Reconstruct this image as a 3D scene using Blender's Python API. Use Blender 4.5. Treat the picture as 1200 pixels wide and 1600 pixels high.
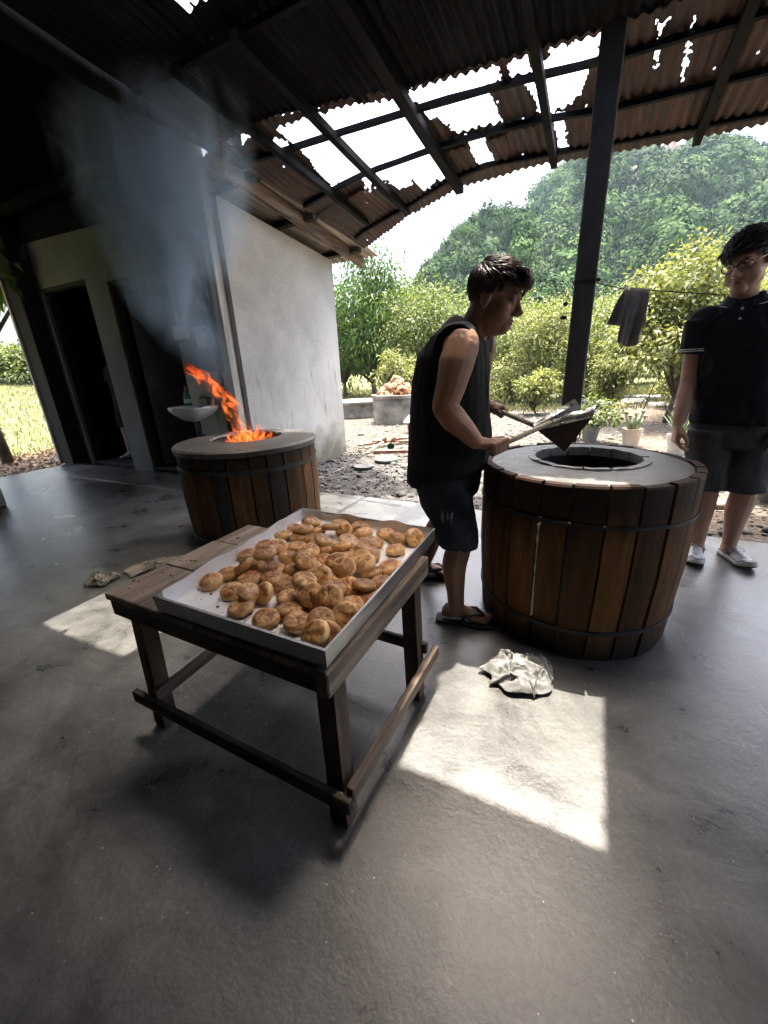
import bpy, bmesh, math, random
import numpy as np
from math import sin, cos, pi, radians, sqrt, atan2, hypot, exp
from mathutils import Vector, Matrix, Quaternion, noise as mnoise

for o in list(bpy.data.objects):
    bpy.data.objects.remove(o)
scene = bpy.context.scene
COL = scene.collection

# ------------------------------------------------------------------ camera
# X runs along the eave of the shed, Y runs outwards to the garden, Z is up.
cam_d = bpy.data.cameras.new('camera')
cam_d.lens = 13.86
cam_d.sensor_width = 36.0
cam_d.sensor_fit = 'AUTO'
cam_d.clip_start = 0.02
cam_d.clip_end = 6000
cam = bpy.data.objects.new('camera', cam_d)
COL.objects.link(cam)
_F = Vector((-0.4379, 0.8316, -0.3420)).normalized()
_R = Vector((0.8920, 0.4505, -0.0443))
_R = (_R - _R.dot(_F) * _F).normalized()
_U = _R.cross(_F)
cam.matrix_world = Matrix(((_R.x, _U.x, -_F.x, 0), (_R.y, _U.y, -_F.y, 0), (_R.z, _U.z, -_F.z, 1.2), (0, 0, 0, 1)))
scene.camera = cam

# ------------------------------------------------------------------ sky and sun
SUN = Vector((-0.02, 0.234, 1.0)).normalized()
world = bpy.data.worlds.new('World')
scene.world = world
world.use_nodes = True
wn = world.node_tree
bg = wn.nodes['Background']
sky = wn.nodes.new('ShaderNodeTexSky')
sky.sky_type = 'NISHITA'
sky.sun_disc = False
sky.sun_elevation = math.asin(SUN.z)
sky.sun_rotation = atan2(SUN.x, SUN.y)
sky.air_density = 0.9
sky.dust_density = 9.0
sky.ozone_density = 0.4
wn.links.new(sky.outputs[0], bg.inputs[0])
bg.inputs[1].default_value = 0.15
sun_d = bpy.data.lights.new('sun', 'SUN')
sun_d.energy = 2.0
sun_d.angle = radians(0.53)
sun_d.color = (1.0, 0.93, 0.81)
sun = bpy.data.objects.new('sun', sun_d)
COL.objects.link(sun)
sun.rotation_euler = SUN.to_track_quat('Z', 'Y').to_euler()
sun.location = (0, 0, 20)
scene.view_settings.view_transform = 'Standard'
scene.view_settings.look = 'None'
scene.view_settings.gamma = 1.0
scene.view_settings.exposure = 2.85
scene.view_settings.use_curve_mapping = False
cy = scene.cycles
cy.use_denoising = True
try:
    cy.denoiser = 'OPENIMAGEDENOISE'
except Exception:
    pass
cy.max_bounces = 7
cy.diffuse_bounces = 5
cy.glossy_bounces = 3
cy.transmission_bounces = 4
cy.transparent_max_bounces = 16
cy.volume_bounces = 1
cy.caustics_reflective = False
cy.caustics_refractive = False
cy.sample_clamp_indirect = 6.0
cy.volume_step_rate = 1.0
cy.volume_max_steps = 128

# ------------------------------------------------------------------ helpers
rnd = random.Random(7)
npr = np.random.default_rng(7)


def V3(*a):
    return Vector(a)


def tag(o, label=None, cat=None, group=None, kind=None):
    if label: o['label'] = label
    if cat: o['category'] = cat
    if group: o['group'] = group
    if kind: o['kind'] = kind
    return o


def empty(name, loc=(0, 0, 0), rz=0.0):
    o = bpy.data.objects.new(name, None)
    COL.objects.link(o)
    o.location = loc
    o.rotation_euler = (0, 0, rz)
    o.empty_display_size = 0.1
    return o


def link(name, me, mat=None, parent=None, loc=None):
    o = bpy.data.objects.new(name, me)
    COL.objects.link(o)
    if mat is not None and len(me.materials) == 0:
        me.materials.append(mat)
    if parent is not None:
        o.parent = parent
    if loc is not None:
        o.location = loc
    return o


def copy_tree(o, parent=None):
    c = o.copy()
    COL.objects.link(c)
    c.parent = parent
    for ch in list(o.children):
        copy_tree(ch, c)
    return c


class MB:
    """collects simple shapes into one mesh"""

    def __init__(self):
        self.v = []
        self.f = []

    def add(self, vs, fs):
        n = len(self.v)
        self.v += [tuple(p) for p in vs]
        self.f += [tuple(i + n for i in q) for q in fs]
        return self

    def box(self, lo, hi, M=None, bev=0.0):
        x0, y0, z0 = lo
        x1, y1, z1 = hi
        if bev > 0:
            b = bev
            vs = []
            fs = []
            bm = bmesh.new()
            bmesh.ops.create_cube(bm, size=1)
            for q in bm.verts:
                q.co = Vector(((x0 + x1) / 2 + q.co.x * (x1 - x0), (y0 + y1) / 2 + q.co.y * (y1 - y0), (z0 + z1) / 2 + q.co.z * (z1 - z0)))
            bmesh.ops.bevel(bm, geom=bm.edges[:], offset=b, segments=1, affect='EDGES', profile=0.5)
            bm.verts.index_update()
            vs = [q.co.copy() for q in bm.verts]
            fs = [[w.index for w in fc.verts] for fc in bm.faces]
            bm.free()
        else:
            vs = [V3(x0, y0, z0), V3(x1, y0, z0), V3(x1, y1, z0), V3(x0, y1, z0), V3(x0, y0, z1), V3(x1, y0, z1), V3(x1, y1, z1), V3(x0, y1, z1)]
            fs = [(0, 3, 2, 1), (4, 5, 6, 7), (0, 1, 5, 4), (1, 2, 6, 5), (2, 3, 7, 6), (3, 0, 4, 7)]
        if M is not None:
            vs = [M @ p for p in vs]
        return self.add(vs, fs)

    def bar(self, a, b, w, h, up=(0, 0, 1), bev=0.0):
        """box beam from a to b, w across, h along up"""
        a = Vector(a); b = Vector(b)
        d = (b - a)
        L = d.length
        d.normalize()
        up = Vector(up)
        s = d.cross(up)
        if s.length < 1e-5:
            s = d.cross(Vector((1, 0, 0)))
        s.normalize()
        t = s.cross(d)
        M = Matrix(((d.x, s.x, t.x, a.x), (d.y, s.y, t.y, a.y), (d.z, s.z, t.z, a.z), (0, 0, 0, 1)))
        return self.box((0, -w / 2, -h / 2), (L, w / 2, h / 2), M, bev)

    def tube(self, pts, rad, seg=10, cap=True, flat=None):
        pts = [Vector(p) for p in pts]
        n = len(pts)
        if not hasattr(rad, '__len__'):
            rad = [rad] * n
        rings = []
        prev = None
        for i in range(n):
            if i == 0: d = pts[1] - pts[0]
            elif i == n - 1: d = pts[-1] - pts[-2]
            else: d = (pts[i + 1] - pts[i - 1])
            d.normalize()
            if prev is None:
                ref = Vector((0, 0, 1)) if abs(d.z) < 0.9 else Vector((0, 1, 0))
                s = d.cross(ref).normalized()
            else:
                s = (prev - d * prev.dot(d)).normalized()
            prev = s
            t = d.cross(s)
            r = rad[i]
            fl = 1.0 if flat is None else flat
            rings.append([pts[i] + s * (r * cos(2 * pi * k / seg)) + t * (r * fl * sin(2 * pi * k / seg)) for k in range(seg)])
        return self.loft(rings, cap)

    def loft(self, rings, cap=True, closed=True):
        seg = len(rings[0])
        vs = [p for r in rings for p in r]
        fs = []
        for i in range(len(rings) - 1):
            for k in range(seg if closed else seg - 1):
                k2 = (k + 1) % seg
                fs.append((i * seg + k, i * seg + k2, (i + 1) * seg + k2, (i + 1) * seg + k))
        if cap and closed:
            fs.append(tuple(range(seg - 1, -1, -1)))
            o = (len(rings) - 1) * seg
            fs.append(tuple(o + k for k in range(seg)))
        return self.add(vs, fs)

    def ell(self, c, r, M=None, seg=16, rings=10):
        c = Vector(c)
        if not hasattr(r, '__len__'):
            r = (r, r, r)
        vs = []
        for i in range(1, rings):
            th = pi * i / rings
            for k in range(seg):
                ph = 2 * pi * k / seg
                vs.append(Vector((r[0] * sin(th) * cos(ph), r[1] * sin(th) * sin(ph), r[2] * cos(th))))
        vs.append(Vector((0, 0, r[2])))
        vs.append(Vector((0, 0, -r[2])))
        fs = []
        for i in range(rings - 2):
            for k in range(seg):
                k2 = (k + 1) % seg
                fs.append((i * seg + k, (i + 1) * seg + k, (i + 1) * seg + k2, i * seg + k2))
        T = len(vs) - 2
        for k in range(seg):
            k2 = (k + 1) % seg
            fs.append((T, k, k2))
            o = (rings - 2) * seg
            fs.append((T + 1, o + k2, o + k))
        if M is not None:
            vs = [M @ p for p in vs]
        return self.add([c + p for p in vs], fs)

    def lathe(self, prof, seg=32, c=(0, 0, 0), cap=True):
        c = Vector(c)
        rings = [[c + Vector((r * cos(2 * pi * k / seg), r * sin(2 * pi * k / seg), z)) for k in range(seg)] for r, z in prof]
        return self.loft(rings, cap)

    def mesh(self, name, mat=None, smooth=False, M=None):
        me = bpy.data.meshes.new(name)
        vs = self.v if M is None else [tuple(M @ Vector(p)) for p in self.v]
        me.from_pydata(vs, [], self.f)
        if mat is not None:
            me.materials.append(mat)
        if smooth:
            me.polygons.foreach_set('use_smooth', [True] * len(me.polygons))
        me.update()
        return me

    def build(self, name, mat=None, parent=None, smooth=False, loc=None, M=None):
        return link(name, self.mesh(name, mat, smooth, M), None, parent, loc)


def smooth_by_angle(o, ang=40):
    me = o.data
    me.polygons.foreach_set('use_smooth', [True] * len(me.polygons))
    try:
        me.set_sharp_from_angle(angle=radians(ang))
    except Exception:
        pass
    return o


def np_mesh(name, verts, quads, mat=None, tint=None, smooth=False):
    """fast mesh of faces with equal corner count from numpy arrays; tint is one number per face"""
    me = bpy.data.meshes.new(name)
    nv = len(verts)
    nf, k = quads.shape
    me.vertices.add(nv)
    me.vertices.foreach_set('co', np.ascontiguousarray(verts, dtype=np.float32).ravel())
    me.loops.add(nf * k)
    me.loops.foreach_set('vertex_index', np.ascontiguousarray(quads, dtype=np.int32).ravel())
    me.polygons.add(nf)
    me.polygons.foreach_set('loop_start', np.arange(0, nf * k, k, dtype=np.int32))
    me.polygons.foreach_set('loop_total', np.full(nf, k, dtype=np.int32))
    if smooth:
        me.polygons.foreach_set('use_smooth', np.ones(nf, dtype=bool))
    if tint is not None:
        a = me.attributes.new('tint', 'FLOAT', 'FACE')
        a.data.foreach_set('value', np.ascontiguousarray(tint, dtype=np.float32))
    if mat is not None:
        me.materials.append(mat)
    me.update(calc_edges=True)
    me.validate()
    return me


def remesh_union(mb, voxel, smooth_it=3, disp=None):
    """overlapping solids -> one continuous smooth surface"""
    me = mb.mesh('tmp')
    o = bpy.data.objects.new('tmp', me)
    COL.objects.link(o)
    bm = bmesh.new()
    bm.from_mesh(me)
    bmesh.ops.recalc_face_normals(bm, faces=bm.faces[:])
    bm.to_mesh(me)
    bm.free()
    m = o.modifiers.new('r', 'REMESH')
    m.mode = 'VOXEL'
    m.voxel_size = voxel
    if smooth_it:
        s = o.modifiers.new('s', 'SMOOTH')
        s.factor = 0.5
        s.iterations = smooth_it
    dg = bpy.context.evaluated_depsgraph_get()
    out = bpy.data.meshes.new_from_object(o.evaluated_get(dg))
    bpy.data.objects.remove(o)
    bpy.data.meshes.remove(me)
    if disp is not None:
        n = len(out.vertices)
        nor = [v.normal.copy() for v in out.vertices]
        for i, v in enumerate(out.vertices):
            v.co = v.co + nor[i] * disp(v.co, nor[i])
    out.polygons.foreach_set('use_smooth', [True] * len(out.polygons))
    out.update()
    return out


# ------------------------------------------------------------------ materials
class NT:
    def __init__(self, name):
        self.m = bpy.data.materials.new(name)
        self.m.use_nodes = True
        self.t = self.m.node_tree
        self.n = self.t.nodes
        self.b = self.n['Principled BSDF']
        self.out = self.n['Material Output']

    def new(self, t, **kw):
        x = self.n.new(t)
        for k, v in kw.items():
            setattr(x, k, v)
        return x

    def l(self, a, b):
        self.t.links.new(a, b)

    def val(self, sock, v):
        if isinstance(v, (int, float)):
            sock.default_value = v
        elif isinstance(v, (tuple, list)):
            sock.default_value = tuple(v) + ((1.0,) if len(v) == 3 and len(sock.default_value) == 4 else ())
        else:
            self.l(v, sock)

    def coord(self, kind='Object', scale=(1, 1, 1), rand=True):
        tc = self.new('ShaderNodeTexCoord')
        mp = self.new('ShaderNodeMapping')
        mp.inputs['Scale'].default_value = scale
        self.l(tc.outputs[kind], mp.inputs['Vector'])
        if rand:
            oi = self.new('ShaderNodeObjectInfo')
            mu = self.new('ShaderNodeMath', operation='MULTIPLY')
            mu.inputs[1].default_value = 41.0
            self.l(oi.outputs['Random'], mu.inputs[0])
            cb = self.new('ShaderNodeCombineXYZ')
            self.l(mu.outputs[0], cb.inputs[0])
            self.l(mu.outputs[0], cb.inputs[1])
            self.l(cb.outputs[0], mp.inputs['Location'])
        return mp.outputs[0]

    def noise(self, vec, scale, detail=4, rough=0.55, dist=0.0):
        x = self.new('ShaderNodeTexNoise')
        x.inputs['Scale'].default_value = scale
        x.inputs['Detail'].default_value = detail
        x.inputs['Roughness'].default_value = rough
        x.inputs['Distortion'].default_value = dist
        self.l(vec, x.inputs['Vector'])
        return x.outputs[0]

    def voro(self, vec, scale, feature='F1', out='Distance', rnd_=1.0):
        x = self.new('ShaderNodeTexVoronoi', feature=feature)
        x.inputs['Scale'].default_value = scale
        x.inputs['Randomness'].default_value = rnd_
        self.l(vec, x.inputs['Vector'])
        return x.outputs[out]

    def ramp(self, fac, stops, interp='LINEAR'):
        x = self.new('ShaderNodeValToRGB')
        e = x.color_ramp.elements
        x.color_ramp.interpolation = interp
        while len(e) > 1:
            e.remove(e[-1])
        e[0].position = stops[0][0]
        c = stops[0][1]
        e[0].color = (c, c, c, 1) if isinstance(c, (int, float)) else tuple(c) + (1,)
        for p, c in stops[1:]:
            q = e.new(p)
            q.color = (c, c, c, 1) if isinstance(c, (int, float)) else tuple(c) + (1,)
        self.l(fac, x.inputs[0])
        return x.outputs[0]

    def mix(self, fac, a, b, mode='MIX'):
        x = self.new('ShaderNodeMix', data_type='RGBA', blend_type=mode)
        self.val(x.inputs[0], fac)
        self.val(x.inputs[6], a)
        self.val(x.inputs[7], b)
        return x.outputs[2]

    def math(self, op, a, b=0.0, clamp=False):
        x = self.new('ShaderNodeMath', operation=op, use_clamp=clamp)
        self.val(x.inputs[0], a)
        self.val(x.inputs[1], b)
        return x.outputs[0]

    def xyz(self, vec):
        x = self.new('ShaderNodeSeparateXYZ')
        self.l(vec, x.inputs[0])
        return x.outputs

    def bump(self, h, strength=0.3, dist=0.01, normal=None):
        x = self.new('ShaderNodeBump')
        x.inputs['Strength'].default_value = strength
        x.inputs['Distance'].default_value = dist
        self.l(h, x.inputs['Height'])
        if normal is not None:
            self.l(normal, x.inputs['Normal'])
        self.l(x.outputs[0], self.b.inputs['Normal'])
        return x.outputs[0]

    def col(self, c):
        self.val(self.b.inputs['Base Color'], c)

    def rough(self, r):
        self.val(self.b.inputs['Roughness'], r)

    def set(self, **kw):
        for k, v in kw.items():
            self.val(self.b.inputs[k.replace('_', ' ')], v)
        return self


MATS = {}


def simple(name, cols, scale=6, detail=5, rough=0.7, bump=0.2, bscale=None, stretch=(1, 1, 1), metal=0.0, bdist=0.005, spec=0.5, lo=0.35, hi=0.65, rand=True, rvar=0.12):
    """mottled material running through a list of colours"""
    if name in MATS:
        return MATS[name]
    t = NT(name)
    vec = t.coord('Object', stretch, rand)
    n = t.noise(vec, scale, detail)
    k = len(cols)
    st = [(lo + (hi - lo) * i / max(1, k - 1), c) for i, c in enumerate(cols)]
    t.col(t.ramp(n, st))
    n2 = t.noise(vec, bscale or scale * 4, 4)
    t.rough(t.math('MULTIPLY_ADD', n2, rvar * 2, False) if False else t.ramp(n2, [(0.3, max(0.02, rough - rvar)), (0.7, min(1, rough + rvar))]))
    if bump:
        t.bump(n2, bump, bdist)
    t.set(Metallic=metal, Specular_IOR_Level=spec)
    MATS[name] = t.m
    return t.m


# ================================================================== MATERIALS OF THE SETTING
def mat_floor():
    t = NT('worn_concrete_floor')
    v = t.coord('Object', (1, 1, 1), False)
    big = t.noise(v, 0.5, 5, 0.6, 0.6)
    mid = t.noise(v, 2.6, 8, 0.68, 0.9)
    trowel = t.noise(t.coord('Object', (1.0, 1.7, 1), False), 3.6, 6, 0.62, 1.2)
    fine = t.noise(v, 70, 6, 0.75)
    c = t.ramp(big, [(0.32, (0.052, 0.050, 0.047)), (0.5, (0.122, 0.119, 0.112)), (0.68, (0.19, 0.186, 0.176))])
    c = t.mix(1.0, c, t.ramp(mid, [(0.32, 0.42), (0.50, 0.95), (0.68, 1.35)]), 'MULTIPLY')
    c = t.mix(1.0, c, t.ramp(trowel, [(0.32, 0.70), (0.52, 1.0), (0.72, 1.22)]), 'MULTIPLY')
    c = t.mix(1.0, c, t.ramp(fine, [(0.28, 0.66), (0.72, 1.28)]), 'MULTIPLY')
    # old oily stains
    st = t.noise(v, 1.25, 4, 0.55, 1.2)
    c = t.mix(t.ramp(st, [(0.57, 0.0), (0.70, 0.6)]), c, (0.052, 0.049, 0.045))
    # round drips, elongated crumbs
    jit = t.new('ShaderNodeVectorMath', operation='ADD')
    nz = t.new('ShaderNodeTexNoise')
    nz.inputs['Scale'].default_value = 5.0
    nz.inputs['Detail'].default_value = 3.0
    t.l(v, nz.inputs['Vector'])
    sc = t.new('ShaderNodeVectorMath', operation='SCALE')
    sc.inputs['Scale'].default_value = 0.30
    t.l(nz.outputs['Color'], sc.inputs[0])
    t.l(v, jit.inputs[0])
    t.l(sc.outputs[0], jit.inputs[1])
    w = jit.outputs[0]
    d1 = t.voro(w, 5.0)
    c = t.mix(t.math('MULTIPLY', t.ramp(d1, [(0.045, 0.8), (0.075, 0.0)]), t.ramp(t.noise(v, 0.8, 2), [(0.45, 0.0), (0.55, 1.0)])), c, (0.035, 0.032, 0.03))
    d3 = t.voro(w, 42.0)
    c = t.mix(t.math('MULTIPLY', t.ramp(d3, [(0.08, 0.85), (0.13, 0.0)]), t.ramp(t.noise(v, 1.3, 3), [(0.50, 0.0), (0.62, 1.0)])), c, (0.03, 0.027, 0.024))
    # faint pale craze lines in places
    cr = t.voro(w, 7.0, 'DISTANCE_TO_EDGE')
    msk = t.ramp(t.noise(v, 0.75, 4, 0.6), [(0.54, 0.0), (0.66, 1.0)])
    brk = t.ramp(t.noise(v, 11, 3), [(0.42, 0.0), (0.58, 1.0)])
    c = t.mix(t.math('MULTIPLY', t.math('MULTIPLY', t.ramp(cr, [(0.0, 0.6), (0.03, 0.0)]), msk), brk), c, (0.40, 0.39, 0.36))
    # white crumbs of flour and lime
    d2 = t.voro(v, 24.0)
    m2 = t.ramp(t.noise(v, 2.1, 2), [(0.46, 0.0), (0.55, 1.0)])
    c = t.mix(t.math('MULTIPLY', t.ramp(d2, [(0.04, 1.0), (0.06, 0.0)]), m2), c, (0.72, 0.71, 0.68))
    t.col(c)
    t.rough(t.mix(0.5, t.ramp(trowel, [(0.3, 0.20), (0.7, 0.38)]), t.ramp(mid, [(0.3, 0.24), (0.7, 0.46)])))
    b1 = t.new('ShaderNodeBump')
    b1.inputs['Strength'].default_value = 0.13
    b1.inputs['Distance'].default_value = 0.012
    t.l(trowel, b1.inputs['Height'])
    t.bump(fine, 0.5, 0.0022, b1.outputs[0])
    t.set(Specular_IOR_Level=1.0)
    return t.m


def mat_wall(name, base, dark, streak=True, moss=True):
    t = NT(name)
    v = t.coord('Object', (1, 1, 1), False)
    big = t.noise(v, 1.3, 6, 0.6, 0.3)
    fine = t.noise(v, 45, 5, 0.7)
    c = t.ramp(big, [(0.3, tuple(x * 0.72 for x in base)), (0.55, base), (0.75, tuple(min(0.85, x * 1.15) for x in base))])
    c = t.mix(1.0, c, t.ramp(fine, [(0.3, 0.8), (0.7, 1.1)]), 'MULTIPLY')
    z = t.xyz(v)[2]
    if streak:
        sv = t.coord('Object', (7, 7, 0.55), False)
        s = t.noise(sv, 2.2, 4, 0.6)
        zone = t.math('MULTIPLY', t.ramp(z, [(0.12, 0.3), (0.42, 1.0), (0.50, 0.0)]) if False else t.math('MULTIPLY', t.ramp(t.math('MULTIPLY', z, 0.33), [(0.1, 0.5), (0.35, 1.0), (0.62, 0.0)]), 1.0), t.ramp(t.noise(v, 0.9, 2), [(0.42, 0.0), (0.58, 1.0)]))
        c = t.mix(t.math('MULTIPLY', t.ramp(s, [(0.60, 0.0), (0.68, 0.75)]), zone), c, dark)
    if moss:
        mz = t.math('ADD', z, t.math('MULTIPLY', t.noise(v, 5, 4), 0.7))
        c = t.mix(t.ramp(mz, [(0.35, 0.85), (0.85, 0.0)]), c, (0.12, 0.115, 0.07))
    t.col(c)
    t.rough(0.9)
    t.bump(fine, 0.5, 0.006)
    t.set(Specular_IOR_Level=0.25)
    return t.m


def mat_sooty(name, rust):
    t = NT(name)
    v = t.coord('Object', (1, 1, 1), True)
    sv = t.coord('Object', (9, 0.7, 1), True)
    a = t.noise(sv, 2.0, 6, 0.65, 0.3)
    b = t.noise(v, 2.5, 5, 0.6)
    if rust:
        c = t.ramp(a, [(0.28, (0.022, 0.013, 0.011)), (0.45, (0.05, 0.026, 0.019)), (0.6, (0.085, 0.045, 0.032)), (0.75, (0.16, 0.105, 0.075))])
        c = t.mix(t.ramp(b, [(0.35, 0.75), (0.62, 0.0)]), c, (0.02, 0.016, 0.015))
    else:
        c = t.ramp(a, [(0.3, (0.004, 0.004, 0.0045)), (0.6, (0.007, 0.007, 0.0075)), (0.8, (0.014, 0.013, 0.012))])
        c = t.mix(t.ramp(b, [(0.5, 0.0), (0.75, 0.5)]), c, (0.012, 0.008, 0.006))
    t.col(c)
    t.rough(t.ramp(b, [(0.3, 0.55), (0.7, 0.85)]))
    t.bump(t.noise(v, 30, 4), 0.3, 0.004)
    t.set(Specular_IOR_Level=0.25 if rust else 0.06)
    return t.m


def mat_ground():
    t = NT('gravel_and_grass_ground')
    v = t.coord('Object', (1, 1, 1), False)
    x, y, z = t.xyz(v)
    n1 = t.noise(v, 0.45, 5, 0.6)
    n2 = t.noise(v, 9, 6, 0.7)
    n3 = t.voro(v, 30)
    gravel = t.ramp(n3, [(0.0, (0.22, 0.205, 0.178)), (0.35, (0.15, 0.139, 0.12)), (0.7, (0.04, 0.036, 0.031))])
    gravel = t.mix(1.0, gravel, t.ramp(n2, [(0.3, 0.6), (0.7, 1.25)]), 'MULTIPLY')
    ash = t.ramp(n2, [(0.3, (0.035, 0.035, 0.037)), (0.55, (0.10, 0.097, 0.094)), (0.75, (0.26, 0.255, 0.243))])
    grass = t.ramp(n2, [(0.3, (0.07, 0.09, 0.034)), (0.55, (0.145, 0.155, 0.066)), (0.75, (0.25, 0.23, 0.125))])
    dirt = t.ramp(n2, [(0.3, (0.10, 0.068, 0.045)), (0.6, (0.23, 0.17, 0.12)), (0.8, (0.38, 0.32, 0.25))])
    # ash heap side, close outside the slab
    dy = t.math('ADD', y, t.math('MULTIPLY', t.math('SUBTRACT', n1, 0.5), 3.0))
    c = t.mix(t.ramp(t.math('MULTIPLY', dy, 0.1), [(0.47, 1.0), (0.56, 0.0)]), gravel, ash)
    c = t.mix(t.ramp(t.math('ADD', t.math('MULTIPLY', x, 0.1), 0.5), [(0.52, 0.0), (0.60, 0.8)]), c, t.mix(0.5, gravel, dirt))
    # grass further off
    gy = t.math('ADD', y, t.math('MULTIPLY', t.math('SUBTRACT', n1, 0.5), 5.0))
    c = t.mix(t.ramp(t.math('MULTIPLY', gy, 0.02), [(0.30, 0.0), (0.34, 1.0)]), c, grass)
    # the garden on the left
    lx = t.math('ADD', x, t.math('MULTIPLY', t.math('SUBTRACT', n1, 0.5), 2.5))
    leftm = t.ramp(t.math('MULTIPLY', lx, -0.1), [(0.66, 0.0), (0.70, 1.0)])
    lc = t.mix(t.ramp(t.math('MULTIPLY', lx, -0.1), [(0.91, 0.0), (0.99, 1.0)]), dirt, grass)
    c = t.mix(leftm, c, lc)
    t.col(c)
    t.rough(0.95)
    t.bump(t.math('ADD', n2, t.math('MULTIPLY', n3, -0.7)), 0.7, 0.03)
    t.set(Specular_IOR_Level=0.15)
    return t.m


def mat_leaf(name, dark, mid, light, trans=0.35, rough=0.5):
    t = NT(name)
    at = t.new('ShaderNodeAttribute', attribute_name='tint')
    c = t.ramp(at.outputs['Fac'], [(0.0, dark), (0.5, mid), (1.0, light)])
    t.col(c)
    t.rough(rough)
    t.set(Specular_IOR_Level=0.35)
    tr = t.new('ShaderNodeBsdfTranslucent')
    t.l(t.mix(1.0, c, (1.0, 1.0, 0.55), 'MULTIPLY'), tr.inputs[0])
    mx = t.new('ShaderNodeMixShader')
    mx.inputs[0].default_value = trans
    t.l(t.b.outputs[0], mx.inputs[1])
    t.l(tr.outputs[0], mx.inputs[2])
    t.l(mx.outputs[0], t.out.inputs['Surface'])
    return t.m


M_floor = mat_floor()
M_ground = mat_ground()
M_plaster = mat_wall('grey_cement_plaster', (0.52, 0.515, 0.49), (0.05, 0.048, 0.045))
M_plaster2 = mat_wall('dark_grey_plaster', (0.20, 0.20, 0.192), (0.05, 0.048, 0.045), False, False)  # front wall, darker grey than the side wall
M_soot = mat_sooty('sooty_tin', False)
M_rust = mat_sooty('rusty_tin', True)
M_cement_sheet = simple('weathered_cement_sheet', [(0.16, 0.14, 0.115), (0.30, 0.265, 0.22), (0.40, 0.36, 0.30)], 2.0, 6, 0.9, 0.3, 30, (6, 0.6, 1))
M_beam = simple('sooty_timber', [(0.006, 0.005, 0.0045), (0.013, 0.010, 0.008), (0.028, 0.020, 0.015)], 3, 6, 0.9, 0.4, 14, (6, 6, 0.6))
M_beam2 = simple('brown_timber', [(0.05, 0.032, 0.022), (0.12, 0.078, 0.05), (0.20, 0.14, 0.095)], 3, 6, 0.8, 0.4, 14, (5, 0.7, 5))
M_greywood = simple('weathered_grey_timber', [(0.34, 0.32, 0.285), (0.54, 0.51, 0.465), (0.66, 0.64, 0.60)], 3, 6, 0.85, 0.4, 16, (8, 8, 0.5))
M_steel = simple('dull_grey_steel_post', [(0.035, 0.036, 0.04), (0.06, 0.061, 0.065), (0.09, 0.09, 0.09)], 4, 5, 0.6, 0.2, 25, (1, 1, 0.4))
M_shade = simple('interior_shade_paint', [(0.01, 0.01, 0.01), (0.018, 0.018, 0.018)], 3, 3, 0.95, 0.1)  # near-black colour carries the indoor shade behind the doorways
M_bark = simple('tree_bark', [(0.07, 0.055, 0.04), (0.15, 0.12, 0.09)], 8, 4, 0.95, 0.5, 20)
M_concrete = simple('aged_grey_concrete', [(0.10, 0.09, 0.07), (0.21, 0.196, 0.166), (0.30, 0.287, 0.255)], 3.5, 7, 0.9, 0.4, 30)

# ================================================================== LARGE STRUCTURE
def gh(x, y):
    """height of the ground outside"""
    z = -0.05
    if x < -9:
        t = min(1.0, (-9 - x) / 13.0)
        z += 1.45 * t * t * (3 - 2 * t) * max(0.0, min(1.0, (26 - y) / 10.0))
    if y > 5 and x > -9:
        z += 0.03 * sin(x * 0.9) * sin(y * 0.7)
    return z


def build_ground():
    rad = [0.0] + list(np.geomspace(0.8, 3200, 88))
    na = 180
    vs = [(0, 0, gh(0, 0))]
    for r in rad[1:]:
        for k in range(na):
            a = 2 * pi * k / na
            x, y = r * cos(a), r * sin(a)
            zz = gh(x, y) + (0.012 * mnoise.noise(Vector((x * 1.3, y * 1.3, 0))) if r < 60 else 0.0)
            if -7.6 < x < 7 and -7 < y < 3.3:
                zz = -0.08
            vs.append((x, y, zz))
    fs = [(0, 1 + k, 1 + (k + 1) % na) for k in range(na)]
    for i in range(len(rad) - 2):
        for k in range(na):
            k2 = (k + 1) % na
            fs.append((1 + i * na + k, 1 + (i + 1) * na + k, 1 + (i + 1) * na + k2, 1 + i * na + k2))
    mb = MB()
    mb.add(vs, fs)
    o = mb.build('ground', M_ground, smooth=True)
    tag(o, kind='structure')


build_ground()

# concrete floor slab of the shed, with a slightly broken outer edge
mb = MB()
edge = []
x = -7.3
while x < 6.0:
    edge.append((x, 3.25 + 0.02 * mnoise.noise(Vector((x * 2.1, 0, 3))) + 0.008 * mnoise.noise(Vector((x * 11, 0, 3)))))
    x += 0.06
edge.append((6.0, 3.25))
top = [Vector((a, b, 0.0)) for a, b in edge]
bot = [Vector((a, b + 0.004, -0.12)) for a, b in edge]
back = [Vector((a, -3.0, 0.0)) for a, b in edge]
n = len(edge)
mb.add(back + top + bot, [(i, i + 1, n + i + 1, n + i) for i in range(n - 1)] + [(n + i, n + i + 1, 2 * n + i + 1, 2 * n + i) for i in range(n - 1)])
mb.add([(-7.3, -3.0, 0), (-7.3, 3.25, 0), (-7.3, 3.25, -0.12), (-7.3, -3.0, -0.12)], [(0, 1, 2, 3)])
floor = mb.build('concrete_floor', M_floor)
tag(floor, kind='structure')

# ---- the washroom building: white side wall, front wall with two dark doorways
B = empty('washroom_building', (-3.5, 3.43, 0))
tag(B, 'low grey plastered washroom building with two dark doorways and white side wall', 'building')
BO = Vector((-3.5, 3.43, 0))


def bpart(name, mb, mat, parent=B, smooth=False):
    o = mb.build(name, mat, parent, smooth, M=Matrix.Translation(-BO))
    if parent is not B:
        o.location = (0, 0, 0)
    return o


def quadwall(pts_bottom, tops, thick, mat, name):
    pass


# front wall: piers and lintel with openings (top edge slopes from 3.02 to 2.86)
def ztop(x):
    return 2.86 + (3.02 - 2.86) * (-3.6 - x) / 3.9


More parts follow.
